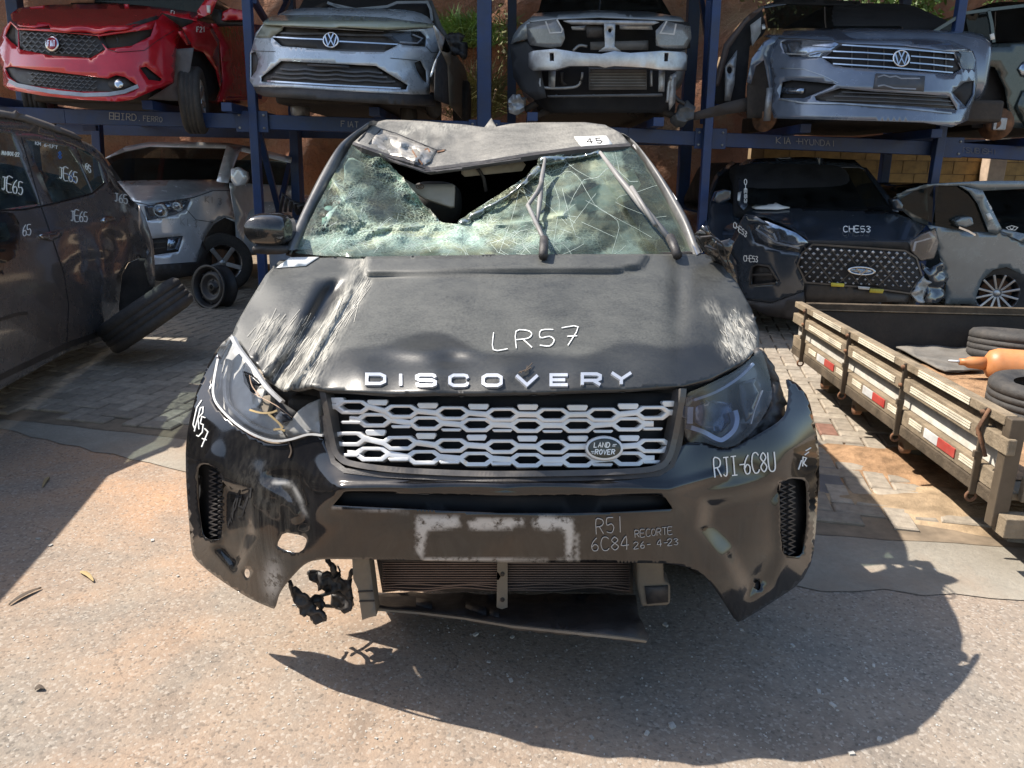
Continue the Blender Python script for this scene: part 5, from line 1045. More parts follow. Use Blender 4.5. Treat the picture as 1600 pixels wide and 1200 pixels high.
q2 = panels(FI, SS, [('front_wing', '1 1090,165 1175,122 1255,140 1300,240 1310,420 1325,480 1310,520 1290,420 1215,312 1150,288 1110,200', red, .0), ('door', '1 1255,140 1450,145 1490,140 1560,150 1560,590 1300,605 1330,480 1312,240', red, -.01), ('wheel_arch', '1 1110,300 1215,310 1290,420 1310,520 1285,600 1120,600', interior, -.25), ('arch_liner', '1 1048,292 1152,284 1130,420 1088,480 1068,602 1010,600 880,590 1036,492', mat('liner_grey', (.10, .105, .12), .7, dust=.4), .0, dict(S=flat(7.85))), ('lamp_gap', '1 970,80 1085,108 1170,122 1175,130 1090,165 1085,160', dark, -.05), ('strut', '1 1065,190 1090,180 1140,260 1115,268', red, .0)])
panels(FI, flat(8.55), [('windscreen', '1 560,5 860,0 1230,0 1180,75 960,44 700,18', darkglass, 0), ('windscreen_pillar', '1 1172,66 1235,-20 1300,-20 1258,80 1180,112', red, .02), ('paper_label', '1 1230,32 1250,32 1250,78 1232,74', paper, .05, dict(step=6)), ('dust_flap', '1 420,-10 560,-5 560,16 420,16', rust, 0)])
mi = sheet('door_mirror', px('1 1318,120 1325,70 1370,48 1445,62 1475,90 1470,118'), flat(8.6), red, FI, thick=.12, step=7, bev=.02); sheet('mirror_base', px('1 1250,90 1265,50 1320,60 1322,122 1450,126 1440,148 1290,150'), flat(8.66), blackp, mi, thick=.08, step=8)
lines('chalk_marking', S, ['1 1020,62 1018,80 1020,62 1032,64', '1 1038,66 1036,84'], chalk, FI, 1, .05, .001); text('chalk_marking', 'F21', px('1 1172,160')[0], (3.4, 0), (0, 8), SS, chalk, q2['door'], 1, 1.4, .02)
wheel(FI, P(303, 157, 8.05), (.97, .22, 0), .315, .195, 7); wheel(FI, P(62, 150, 8.3), (-.95, -.3, 0), .31, .195, 7)
hull(FI, [(7.85, -4.75, -3.5, 2.22, 2.8), (8.4, -4.9, -3.42, 2.16, 2.95), (9.5, -4.98, -3.36, 2.14, 3.0), (11.2, -4.9, -3.4, 2.25, 2.95)], red); loft('cabin', [(8.7, -4.7, -3.6, 2.95, 3.05), (9.3, -4.65, -3.7, 2.95, 3.5), (10.8, -4.6, -3.7, 2.95, 3.5), (11.3, -4.6, -3.65, 2.95, 3.1)], darkglass, FI, p=5)
box('underbody', (-4.7, 7.9, 2.05), (-3.55, 10.8, 2.2), dark, FI, .03)
lines('bonnet_gap', S, ['1 70,128 110,164 290,170 410,192 560,204 742,174 938,112 968,76'], interior, FI, 1.2, .004, .002)
lines('panel_gap', S, ['1 640,292 700,310 860,300 940,240 1040,180'], interior, FI, .8, .006, .002)
# ---------------------------------------------------------------- silver crossover, upper
slv = paint('silver_paint', (.50, .56, .62), .25, .15, (.3, .28, .2)); slvm = paint('mossy_silver_paint', (.36, .39, .33), .5, .8, (.2, .21, .10))
TC = thing('silver_crossover', 'silver crossover with wide lower grille and open windscreen on the upper rack', 'car', (-1.65, 8.5, 2.05), 'cars stored on the upper rack')
S = nose(527, 138, 150, 7.2, .45, 3, 90, .0015)
Gr = px('2 180,236 250,166 880,196 975,278 880,326 640,322 240,288'); Hr = px('2 882,192 1110,196 1145,230 1140,292 1000,282 960,268 872,216'); Hl = px('2 128,152 244,162 240,186 172,236 74,236'); Lo = px('2 110,480 235,380 640,400 830,410 1032,530 1020,560 560,542 110,510'); V1 = px('2 1070,392 1110,376 1145,440 1152,520 1120,500 1085,440'); V2 = px('2 46,330 76,322 96,370 82,440 46,490')
q = panels(TC, S, [('bumper', '2 128,146 78,205 58,290 42,330 42,505 65,542 300,546 700,572 1050,590 1165,590 1172,480 1196,400 1232,320 1256,240 1196,160 900,188 250,152', slv, 0, dict(holes=[Gr, Hr, Hl, Lo, V1, V2], step=8)),
    ('bonnet', '2 122,140 180,96 400,92 600,95 900,110 1190,150 1192,162 1140,172 900,186 600,168 250,152 128,148', slvm, .012, dict(S=depth(lambda u, v: 7.22+.45*abs((u-527)/145)**3+max(0, 38-v)*.05), step=7)),
    ('grille', '2 165,236 240,155 890,185 990,280 880,336 640,332 230,298', blackp, -.05), ('lower_grille', '2 100,485 230,370 640,390 840,400 1045,530 1025,570 560,552 100,520', blackp, -.05), ('side_vent', '2 1060,390 1110,366 1155,440 1160,530 1080,440', blackp, -.04), ('side_vent', '2 40,330 76,312 104,370 82,450 40,500', blackp, -.04),
    ('headlight', '2 882,192 1110,196 1145,230 1140,292 1000,282 960,268 872,216', lampglass, .004), ('headlight_housing', '2 875,186 1112,190 1152,228 1146,298 1000,288 955,272 866,216', lampb, -.06), ('headlight', '2 128,152 244,162 240,186 172,236 74,236', mat('mossy_lens', (.24, .26, .22), .4), .004),
    ('lower_valance', '2 62,540 300,546 700,572 1050,590 1175,590 1208,622 1198,665 1000,655 500,625 130,602 82,582', blackp, .0)])
lines('lamp_tube', S, ['2 980,262 1090,270 1120,240 1060,215'], drl, TC, 2, -.03)
for s_ in ('2 248,160 560,172 882,190', '2 185,230 340,240 500,246', '2 600,258 800,268 965,277'): lines('chrome_strip', S, [s_], chrome, q['grille'], 2, .01)
lines('chrome_strip', S, ['2 148,506 560,532 985,552'], chrome, q['lower_grille'], 2.4, .0)
for y in (205, 305): lines('grille_slat', S, ['2 %d,%d %d,%d %d,%d %d,%d %d,%d' % (200, y, 350, y+6, 480, y+4, 700, y+14, 930, y+16)], satin, q['grille'], 3, -.02)
for i, y in enumerate((425, 452, 480)):
    lines('grille_slat', S, ['2 ' + ' '.join('%d,%d' % (x, y+8*abs(math.sin(x/62))+(x-200)*.035) for x in range(230-30*i, 880+40*i, 20))], satin, q['lower_grille'], 2.6, -.02)
sheet('plate_holder', px('2 400,398 660,410 665,425 400,412'), S, blackp, q['lower_grille'], off=.01)
lines('panel_gap', S, ['2 1145,292 1180,330 1230,325', '2 920,362 1090,378', '2 60,318 200,322'], interior, TC, .8, .005, .002)['kind'] = 'stuff'
lines('bonnet_gap', S, ['2 128,150 250,157 900,192 1140,178 1194,164'], interior, TC, 1.1, .005, .002)
emblem(*px('2 547,248')[0], 12.6, S, q['grille'])
SS = side_plane(695, 70, 7.75)
panels(TC, SS, [('front_wing', '2 1196,160 1262,235 1300,320 1275,330 1240,320 1215,360 1205,420 1175,480 1200,395 1234,318', slv, .0), ('door', '2 1262,235 1300,300 1390,430 1418,560 1402,650 1372,745 1290,655 1278,400 1240,322', mat('dusty_door', (.14, .13, .11), .5, dust=.6), .0), ('wheel_arch', '2 1202,590 1205,420 1240,325 1278,400 1290,655 1205,625', interior, -.05)])
panels(TC, flat(8.6), [('windscreen_opening', '2 520,12 700,55 950,20 1150,15 1178,135 900,108 540,92', interior, 0), ('pillar', '2 340,80 520,10 530,35 400,92', dark, .05), ('pillar', '2 1140,0 1180,0 1240,160 1290,240 1250,235 1195,155 1170,60', mat('dull_trim', (.07, .075, .08), .6), .08)])
lines('frame_edge', flat(8.5), ['2 525,15 560,28 700,58 900,40 960,15 1150,12 1172,60 1180,130', '2 560,28 715,92'], mat('torn_steel', (.16, .18, .2), .5, .4), TC, 4, .02, .03)
sheet('torn_mirror', px('2 1255,205 1300,215 1340,200 1370,260 1360,340 1310,350 1275,300 1260,250'), flat(8.5), blackp, TC, thick=.08, step=5, disp=lambda u, v: Vector((.02*vnoise(u, v, 4, 1), .05*vnoise(u, v, 5, 2), 0)))
hull(TC, [(7.8, -2.3, -1.0, 2.28, 2.8), (8.3, -2.45, -.82, 2.2, 3.0), (9.4, -2.5, -.78, 2.16, 3.0), (11, -2.45, -.8, 2.25, 2.95)], slv); loft('cabin', [(8.7, -2.3, -1.0, 2.98, 3.05), (9.3, -2.3, -1.05, 2.95, 3.5), (10.6, -2.3, -1.05, 2.95, 3.45), (11, -2.3, -1, 2.95, 3.1)], interior, TC, p=5)
box('underbody', (-2.3, 7.75, 2.06), (-1.0, 10.8, 2.24), dark, TC, .03)
for u, v in ((470, 172), (678, 165), (640, 178)): lathe('hub', [(.001, -.05), (.11, -.05), (.13, 0), (.1, .04), (.001, .05)], P(u, v, 8.15), (.9, -.3, .1), galv if u == 470 else dark, TC, 14)
wheel(TC, P(722, 165, 10.4), (1, 0, 0), .3, .2, 5, dark)
# ---------------------------------------------------------------- stripped grey SUV, upper middle
gry = paint('grey_paint', (.24, .27, .29), .3, .25); DU = thing('stripped_suv', 'grey SUV stripped of its bumper, silver crash beam exposed, on the upper rack', 'car', (.85, 8.8, 2.05), 'cars stored on the upper rack')
S = nose(950, 150, 150, 7.55, .4, 3)
q = panels(DU, S, [('engine_bay', '3 255,120 450,105 1000,105 1270,140 1275,300 1190,330 1180,640 1100,705 400,705 300,640 250,330', interior, -.35),
    ('bonnet', '3 262,125 300,82 480,70 700,62 1000,70 1215,106 1238,132 1000,116 700,104 450,114 280,134', gry, .0, dict(S=depth(lambda u, v: 7.55+.35*abs((u-950)/145)**3+max(0, 28-v)*.05), step=8)),
    ('front_wing', '3 150,275 168,220 205,165 268,118 276,190 250,242 165,268', gry, .0), ('headlight', '3 250,152 300,138 440,118 482,180 490,240 466,290 400,300 272,282 256,240', mat('grey_lens', (.16, .165, .165), .18, coat=.8, dust=.3), .01), ('headlight', '3 1060,190 1118,130 1276,165 1282,240 1252,302 1112,302 1062,284', MATS['grey_lens'], .01),
    ('arch_liner', '3 148,275 250,250 272,290 325,330 345,480 372,610 300,625 215,560 168,480', mat('liner_dark', (.03, .032, .036), .7), -.05),
    ('crash_beam', '3 262,330 290,316 430,304 600,330 720,336 800,318 900,330 1100,316 1240,324 1258,345 1252,440 1080,436 1000,424 800,414 740,426 700,414 520,414 430,438 290,442 262,420', alum, .08, dict(holes=[px('3 394,332 420,332 422,380 396,380'), px('3 1114,332 1140,332 1136,382 1112,382')], thick=.05, bev=.008)),
    ('latch_post', '3 735,146 806,146 800,290 842,320 700,320 742,290', galv, .06, dict(holes=[ell(*px('3 772,190')[0], 3, 3.5, 10)], thick=.02)), ('upper_crossbar', '3 478,130 530,124 1050,130 1082,140 1040,156 530,150', galv, .03, dict(thick=.03)), ('latch_box', '3 622,160 740,165 735,232 630,232', blackp, .0, dict(thick=.05)), ('bracket', '3 832,150 1030,150 1040,185 835,182', galv, -.02), ('bracket', '3 530,165 622,160 620,188 535,186', galv, -.02),
    ('condenser', '3 640,420 1002,420 1002,560 640,562', mat('condenser_grey', (.14, .135, .13), .6, .3), -.12), ('condenser', '3 650,262 1012,252 1012,312 650,312', MATS['condenser_grey'], -.12), ('lower_bar', '3 380,596 1100,584 1102,602 385,608', mat('dull_bar', (.1, .1, .1), .6), .0, dict(thick=.04)),
    ('rail', '3 388,436 432,436 426,546 388,546', galv, -.1), ('rail', '3 1080,436 1118,436 1112,572 1076,572', galv, -.1), ('rail', '3 1150,470 1190,450 1180,640 1145,690 1140,600', galv, -.15), ('windscreen', '3 305,85 380,18 700,0 1050,20 1125,88 1000,68 700,60 480,68', darkglass, 0, dict(S=WSL(8.6, 22, .03)))])
for i in range(7): lines('condenser_row', S, ['3 645,%d 998,%d' % (434+i*18, 434+i*18)], dark, q['condenser'], 1.2, -.11, .004)
lines('lamp_guide', S, ['3 370,134 398,206 470,202 474,182 440,122'], white_refl, DU, 2.2, .014); lines('lamp_guide', S, ['3 1128,132 1088,206 1172,214 1186,150'], white_refl, DU, 2.2, .014)
for s_ in ('3 340,490 352,546 540,546 590,510 600,452', '3 540,318 580,285 630,290', '3 1030,440 1030,540', '3 1155,475 1140,520 1130,640'): tube('coolant_pipe', [P(*p, 7.75) for p in crl(px(s_), 4)], .014, galv, DU, 6)
for s_ in ('3 470,450 475,520 530,530', '3 590,450 620,520 640,580', '3 1150,560 1190,620 1240,650', '3 840,200 900,210 930,190', '3 700,600 760,650 850,640 900,610'): tube('hose', [P(*p, 7.95) for p in crl(px(s_), 4)], .022, blackp, DU, 6)
sheet('brake_caliper', px('3 135,620 165,590 210,590 232,630 240,690 190,722 140,705'), flat(8.0), galv, DU, step=6, thick=.1, bev=.01, disp=lambda u, v: Vector((0, .03*vnoise(u, v, 4, 1), 0)))
sheet('hub_carrier', px('3 1182,715 1205,680 1250,668 1300,692 1296,745 1240,762 1190,750'), flat(8.0), mat('dull_casting', (.12, .125, .13), .6, .4), DU, step=6, thick=.1, bev=.01, disp=lambda u, v: Vector((0, .03*vnoise(u, v, 4, 2), 0)))
for k_, s_ in enumerate(('3 240,690 330,640 420,640', '3 1010,670 1100,700 1190,730', '3 380,660 500,600 620,640', '3 640,650 760,660 900,640', '3 900,640 980,690 1080,620', '3 300,730 420,690 560,700')): tube('suspension_arm', [P(*p, 8.1) for p in crl(px(s_), 3)], .035, dark, DU, 6)
rg_ = random.Random(3)
for i in range(26):
    a = (rg_.uniform(350, 1100), rg_.uniform(560, 720)); b = (a[0]+rg_.uniform(-110, 110), a[1]+rg_.uniform(-40, 40)); m_ = [dark, blackp, rust, galv][i % 4] if i % 7 else galv
    beam('bracket', P(*px('3 %f,%f' % a)[0], 8.1+.2*rg_.random()), P(*px('3 %f,%f' % b)[0], 8.1+.2*rg_.random()), .03, .02+.03*rg_.random(), m_, DU)
hull(DU, [(8.15, .15, 1.6, 2.3, 2.85), (8.6, .05, 1.75, 2.25, 3.05), (9.8, .05, 1.8, 2.2, 3.05), (11.2, .1, 1.75, 2.3, 3.0)], gry); loft('cabin', [(8.75, .2, 1.6, 3.0, 3.08), (9.4, .28, 1.5, 3.0, 3.6), (11, .28, 1.5, 3.0, 3.55)], darkglass, DU, p=5); box('underbody', (.2, 8.2, 2.06), (1.6, 11, 2.26), dark, DU, .03)
# ---------------------------------------------------------------- blue-grey sedan, upper right
bgr = paint('blue_grey_paint', (.13, .165, .225), .2, .12, (.25, .17, .10)); JE = thing('blue_grey_sedan', 'dark blue grey sedan with chrome bar grille and no plate on the upper rack', 'car', (3.7, 8.4, 2.05), 'cars stored on the upper rack')
S = depth(lambda u, v: 7.1+(.55*abs((1405-u)/190)**2.6 if u < 1405 else .5*min(1.5, (u-1405)/118)**3)+.0015*(110-v))
Gr = px('4 690,224 1250,264 1262,290 1290,345 1245,370 700,336 640,320 592,290 640,256'); HL = px('4 386,210 420,200 650,206 690,226 632,260 590,286 430,284 400,260'); HR = px('4 1255,256 1340,260 1356,300 1350,345 1296,345 1265,300'); VL_ = px('4 390,410 440,400 560,410 664,421 560,466 500,490 376,490'); LI = px('4 552,482 680,440 850,456 1100,470 1230,482 1270,550 1050,532 700,514 560,502'); VR_ = px('4 1240,462 1300,412 1352,402 1348,470 1310,535')
q = panels(JE, S, [('bumper', '4 372,186 480,190 640,202 700,216 1000,228 1250,258 1335,250 1362,300 1368,400 1355,480 1332,550 1320,602 1240,635 1100,612 800,602 350,592 336,545 345,420 330,290 345,225', bgr, 0, dict(holes=[Gr, HL, HR, VL_, LI, VR_], step=9)),
    ('bonnet', '4 330,152 470,140 800,145 1010,160 1200,185 1335,246 1250,258 1000,226 690,214 640,202 480,192 370,186 300,180', bgr, .01, dict(S=depth(lambda u, v: 7.15+(.5*abs((1405-u)/190)**2.6 if u < 1405 else .5*min(1.5, (u-1405)/118)**3)+max(0, 76-v)*.035), step=8)),
    ('grille', '4 680,216 1255,256 1300,345 1245,378 700,344 630,322 580,290 635,250', interior, -.05), ('headlight', '4 386,210 420,200 650,206 690,226 632,260 590,286 430,284 400,260', lampglass, .004), ('headlight_housing', '4 380,205 420,194 650,200 700,226 632,266 590,292 425,290 392,262', lampr, -.06), ('headlight', '4 1255,256 1340,260 1356,300 1350,345 1296,345 1265,300', lampglass, .004), ('headlight_housing', '4 1250,250 1345,254 1362,300 1355,350 1290,350 1258,300', lampb, -.05),
    ('side_vent', '4 380,405 440,392 560,402 680,421 560,474 500,498 366,496', interior, -.05), ('fog_lamp', '4 388,436 500,440 495,466 388,468', lampr, -.02), ('lower_grille', '4 540,482 680,432 850,448 1240,474 1282,555 1050,540 700,524 550,508', blackp, -.05), ('side_vent', '4 1230,462 1300,404 1358,396 1352,474 1310,545', interior, -.05), ('plate_recess', '4 860,366 1106,380 1100,456 848,442', mat('plate_black', (.05, .055, .065), .5), .012)])
for s_ in ('4 690,224 960,242 1250,266', '4 645,256 800,262 945,272', '4 1035,280 1140,288 1250,298', '4 592,286 760,294 945,304', '4 1030,313 1140,322 1245,334', '4 645,318 900,334 1245,363'): lines('chrome_strip', S, [s_], chrome, q['grille'], 1.9, .01)
for x in (740, 820, 900, 1080, 1150, 1210): lines('grille_stay', S, ['4 %d,%d %d,%d' % (x, 228+(x-690)*.06, x, 335+(x-690)*.06)], satin, q['grille'], 1.5, -.03)
for y in (462, 482, 502, 520): lines('grille_slat', S, ['4 %d,%d 900,%d 1255,%d' % (690-(y-462)*2, y-2, y+6, y+26)], satin, q['lower_grille'], 1.5, -.02)
lines('chrome_strip', S, ['4 372,494 500,514 700,518 1000,540 1240,566'], mat('dull_chrome', (.3, .32, .34), .35, .8), q['bumper'], 2.2, .012); lines('lamp_guide', S, ['4 410,268 500,272 560,256 660,254'], white_refl, JE, 2, -.02); lines('crease', S, ['4 380,340 500,345 600,380 672,415'], MATS['dull_chrome'], q['bumper'], 1.0, .006, .006)
lines('plate_marks', S, ['4 870,385 900,375 930,385 960,380 985,392 1080,392', '4 870,430 900,425 950,440 1000,442 1060,445'], mat('glue_marks', (.2, .22, .25), .7), q['plate_recess'], 2.2, .015, .002)
lines('bonnet_gap', S, ['4 372,190 480,194 640,205 690,218 1000,231 1250,262'], interior, JE, 1.1, .005, .002)
emblem(*px('4 988,290')[0], 13.4, S, q['grille'])
panels(JE, WSL(8.35, 48, .02), [('windscreen', '4 300,32 420,16 700,22 880,60 1012,152 800,143 480,138 320,142', darkglass, 0), ('roof', '4 290,30 350,10 700,8 870,40 900,62 700,24 420,18 310,36', bgr, .02), ('roof_tray', '4 350,-10 780,5 785,26 350,14', interior, .05), ('paper_label', '4 288,122 302,118 308,138 292,142', paper, .1)])
SS = side_plane(1210, 60, 7.65)
panels(JE, flat(8.4), [('door_opening', '4 40,440 110,250 200,100 290,40 310,150 290,180 230,230 210,430 205,520 50,520', interior, -.1), ('door_card', '4 232,125 286,85 284,165 242,232', mat('pale_card_door', (.32, .33, .34), .7), .0), ('centre_pillar', '4 106,330 166,250 152,420 132,505 104,505', galv, .0, dict(holes=[ell(*px('4 128,350')[0], 4, 6, 10)])), ('roof_rail', '4 50,430 100,220 200,96 292,26 302,40 210,120 128,240 75,430', mat('rail_brown', (.07, .05, .045), .5), .05)])
panels(JE, flat(7.9), [('front_wing', '4 215,410 240,290 300,210 350,178 380,192 350,225 332,290 345,420 338,500 300,300 260,330 235,420', bgr, .0), ('wheel_arch', '4 215,430 262,320 310,280 340,330 345,430 338,590 215,592', dark, -.1)])
lathe('brake_disc', [(.001, .02), (.05, .02), (.055, 0), (.14, 0), (.14, -.02), (.001, -.02)], P(*px('4 300,585')[0], 8.0), (-.8, -.6, 0), rust, JE, 24); lathe('strut', [(.001, .2), (.035, .2), (.035, -.1), (.001, -.1)], P(*px('4 320,550')[0], 7.9), (0, 0, 1), galv, JE, 12)
panels(JE, flat(8.2), [('sill', '4 50,530 200,495 210,540 50,580', mat('sill_grey', (.13, .13, .125), .7, dust=.5), 0)])
hull(JE, [(7.75, 3.0, 4.4, 2.2, 2.75), (8.3, 2.9, 4.75, 2.16, 2.9), (9.5, 2.9, 4.85, 2.14, 2.95), (11.3, 3.0, 4.8, 2.2, 2.9)], bgr); loft('cabin', [(8.5, 3.2, 4.5, 2.9, 2.98), (9.2, 3.3, 4.4, 2.9, 3.3), (10.6, 3.3, 4.4, 2.9, 3.3), (11.2, 3.2, 4.5, 2.9, 3.0)], interior, JE, p=5); box('underbody', (3.05, 7.7, 2.0), (4.6, 11, 2.2), dark, JE, .03)
sheet('metal_channel', px('3 1290,705 1500,640 1640,606 1660,690 1500,715 1300,752'), flat(8.05), mat('brown_channel', (.06, .05, .045), .8, bmp=.3), DU, thick=.05)
# ---------------------------------------------------------------- dark green car at the top right
dgr = paint('dark_green_paint', (.025, .042, .045), .25, .25); GC = thing('dark_green_car', 'dark green wheel-less car cut by the right edge on the upper rack', 'car', (5.7, 8.7, 2.05), 'cars stored on the upper rack')
panels(GC, flat(8.2), [('front_wing', '4 1372,290 1440,220 1600,212 1760,230 1760,560 1640,640 1532,640 1505,440 1455,335 1385,330', dgr, .0), ('wheel_arch', '4 1368,325 1452,335 1512,430 1506,640 1340,640 1330,560 1366,400', interior, -.15), ('headlight', '4 1572,345 1600,308 1660,300 1660,400 1590,380', lampr, .02), ('bumper', '4 1560,540 1600,450 1760,460 1760,660 1620,650', dgr, .03), ('window', '4 1150,162 1300,75 1422,52 1438,200 1382,285 1290,250 1280,190', darkglass, -.3), ('windscreen', '4 1440,62 1600,34 1760,30 1760,220 1600,214 1452,210', darkglass, 0, dict(S=WSL(8.4, 70, .012))), ('paper_label', '4 1430,172 1450,165 1456,195 1436,200', paper, .02)])
lines('pillar', flat(8.25), ['4 1425,50 1440,120 1450,212', '4 1140,165 1300,66 1425,48 1600,28'], dgr, GC, 5, .03, .03)
lathe('hub', [(.001, .1), (.07, .1), (.08, 0), (.16, -.02), (.16, -.05), (.001, -.05)], P(*px('4 1455,620')[0], 8.25), (-.7, -.7, 0), rust, GC, 16); box('caliper', P(*px('4 1444,650')[0], 8.15), P(*px('4 1490,592')[0], 8.25), galv, GC, .01)
hull(GC, [(8.3, 5.0, 6.6, 2.25, 2.7), (8.8, 4.9, 6.75, 2.2, 2.9), (11, 4.95, 6.75, 2.2, 2.95)], dgr); loft('cabin', [(8.9, 5.1, 6.5, 2.9, 3.0), (9.5, 5.2, 6.4, 2.9, 3.4), (10.8, 5.2, 6.4, 2.9, 3.4)], darkglass, GC, p=5); box('underbody', (5.1, 8.3, 2.0), (6.6, 11, 2.25), dark, GC, .03)
# ---------------------------------------------------------------- dark crossover with studded grille, ground right
chp = paint('slate_paint', (.03, .042, .06), .15, .2, (.2, .19, .17)); CH = thing('studded_grille_crossover', 'dark slate crossover with studded grille and buckled bonnet under the rack', 'car', (2.9, 8, 0), 'cars parked under the rack')
S = depth(lambda u, v: 6.75+.5*abs((u-1342)/(185 if u < 1342 else 135))**3+.0006*(v-400))
q = panels(CH, S, [('bumper', '6 330,392 380,400 440,440 345,440 375,518 480,553 580,568 572,620 600,705 600,740 450,797 340,782 302,742 292,610 252,545 300,440', chp, 0, dict(holes=[px('6 362,628 386,620 440,628 478,690 468,704 362,716')], step=9)), ('valance', '6 300,746 340,784 450,799 600,744 604,800 592,882 430,852 325,800', blackp, .0), ('side_vent', '6 350,620 390,610 445,620 490,695 468,714 350,726', blackp, -.05),
    ('bonnet', '6 325,378 350,362 540,360 700,365 1000,380 1080,410 1152,446 1112,490 1076,519 850,522 620,514 602,490 540,452 420,402 345,402', chp, .01, dict(S=depth(lambda u, v: 6.82+.5*abs((u-1342)/(185 if u < 1342 else 135))**3+max(0, 379-v)*.018+.06*ga(u, v, 1265, 355, 14, 12)-.05*ga(u, v, 1240, 345, 10, 9)+.05*ga(u, v, 1215, 345, 22, 6)), step=5)),
    ('headlight', '6 345,442 420,426 560,482 612,520 580,566 480,550 376,516', lampglass, .02), ('headlight_housing', '6 340,440 420,420 566,478 620,520 582,572 480,556 370,520', lampr, -.05), ('headlight', '6 1080,520 1140,482 1196,460 1211,520 1190,590 1132,602 1090,560', lampglass, .02), ('headlight_housing', '6 1076,518 1140,476 1200,455 1216,520 1192,596 1130,606 1086,562', lampb, -.05),
    ('grille', '6 640,530 1060,558 1112,590 1136,670 1082,752 900,726 610,702 570,622 592,570', interior, .0), ('lower_tray', '6 612,704 900,728 1082,754 1072,792 600,792 600,742', blackp, -.02), ('radiator_gap', '6 612,512 1078,518 1100,580 1060,560 640,532 600,560', dark, -.06), ('broken_wing', '6 1130,612 1175,640 1226,592 1246,662 1222,785 1150,790 1170,690', chp, .0, dict(disp=lambda u, v: Vector((0, .06*vnoise(u, v, 9, 1), 0)), step=6)), ('broken_bracket', '6 1085,752 1138,672 1170,700 1150,790 1110,790', galv, .0, dict(disp=lambda u, v: Vector((0, .05*vnoise(u, v, 6, 1), 0)), step=5)),
    ('yellow_sticker', '6 724,704 784,708 782,722 724,720', yellow, .03), ('yellow_sticker', '6 902,730 964,734 958,752 900,748', yellow, .03), ('white_sticker', '6 846,720 900,724 896,736 850,732', white_refl, .03)])
GP = px('6 640,534 1055,562 1106,594 1128,668 1080,742 900,718 615,696 578,622 596,574'); sv, sf = [], []
for r in range(9):
    for c in range(16):
        x = 590+c*36+(18 if r % 2 else 0); y = 548+r*21+(x-590)*.05
        p_ = px('6 %f,%f' % (x, y))[0]
        if not inpoly(p_, GP) or ((x-862)/85)**2+((y-650)/32)**2 < 1: continue
        k = 3.4-.17*r; s0 = len(sv); sv += [lift(S, .004)(p_[0]+a*k, p_[1]+b*k*.8) for a, b in ((-1, 0), (0, -1), (1, 0), (0, 1))]+[lift(S, .035)(*p_)]; sf += [[s0+i, s0+(i+1) % 4, s0+4] for i in range(4)]
o = obj('grille_studs', sv, sf, mat('stud_silver', (.6, .62, .66), .3, .3), q['grille']); o['kind'] = 'stuff'
lines('grille_lattice', S, ['6 %d,%d %d,%d' % (600+i*60, 540+i*3, 560+i*60+170, 700+i*4) for i in range(0, 7)]+['6 %d,%d %d,%d' % (1090-i*60, 575-i*3, 1090-i*60-150, 715-i*3) for i in range(0, 7)], satin, q['grille'], 1.2, .004)['kind'] = 'stuff'
lines('grille_frame', S, ['6 640,530 1060,558 1112,590 1136,670 1082,752 900,726 610,702 570,622 592,570 640,530'], satin, q['grille'], 2.5, .01)
ec = px('6 863,650')[0]; bd_ = sheet('badge', ell(*ec, 22, 6.8, 30, .06), S, chrome, q['grille'], holes=[ell(*ec, 18.5, 4.6, 30, .06)], off=.04, thick=.012, step=6); ribbon('badge_sign', [[(ec[0]-9, ec[1]-3), (ec[0]-1, ec[1]+5), (ec[0]+9, ec[1]-2)]], S, chrome, bd_, 2.4, .04, .01); sheet('badge_face', ell(*ec, 19, 5, 24, .06), S, lampr, bd_, off=.03, thick=.006)
lines('lamp_guide', S, ['6 380,460 470,520 580,548', '6 460,480 475,515'], drl, CH, 2.2, .0); lines('lamp_guide', S, ['6 1100,560 1110,520 1180,500'], drl, CH, 2, .0); lines('vent_trim', S, ['6 352,718 362,632 386,620 440,628 480,692', '6 365,668 455,665', '6 352,716 470,706'], satin, q['side_vent'], 2.6, .01)
panels(CH, WSL(7.95, 328, .011), [('windscreen', '6 336,188 352,180 850,176 892,212 1012,376 700,364 342,346', darkglass, 0), ('roof', '6 305,165 345,141 600,131 830,145 880,190 850,178 352,182 335,200', chp, .03), ('windscreen_pillar', '6 305,165 338,185 345,350 325,372 300,345', chp, .02), ('windscreen_pillar', '6 866,178 885,180 1020,350 1030,380 1008,376 890,214', chp, .02), ('side_panel', '6 150,340 195,215 270,150 308,165 300,345 325,375 300,440 255,545 150,520', chp, -.3), ('window', '6 175,320 215,220 285,165 298,335 230,330', darkglass, -.25), ('paper_label', '6 300,292 316,288 308,328 298,326', paper, .06), ('windscreen_sticker', '6 390,190 440,192 445,228 395,226', mat('pale_blue_sticker', (.3, .42, .42), .6), .02), ('windscreen_sticker', '6 368,192 382,192 384,224 368,222', MATS['pale_blue_sticker'], .02)])
sheet('door_mirror', px('6 190,330 205,290 240,280 270,285 265,325 215,345'), flat(7.7), chp, CH, thick=.12, step=6, bev=.02); sheet('door_mirror', px('6 1005,325 1030,320 1050,350 1045,378 1020,370'), flat(7.7), chp, CH, thick=.12, step=6)
hS = depth(lambda u, v: 6.79+.5*abs((u-1342)/(185 if u < 1342 else 135))**3+max(0, 379-v)*.018)
text('chalk_marking', 'CHE53', (1318, 353), (6.6, .1), (0, 9), hS, chalk, CH, 1.2, 1.35, .04, .1); text('chalk_marking', 'CHE53', (1147, 346), (3.5, 3), (-1.5, 8), S, chalk, CH, 1, 1.2, .04, .1); text('chalk_marking', 'CHE53', (1162, 399), (3.8, .3), (0, 9), S, chalk, CH, 1, 1.2, .03, .1)
text('chalk_marking', 'CHE53', (1167, 280), (0, 7), (-4, 0), flat(7.68), chalk, CH, .9, 1.1, .03)
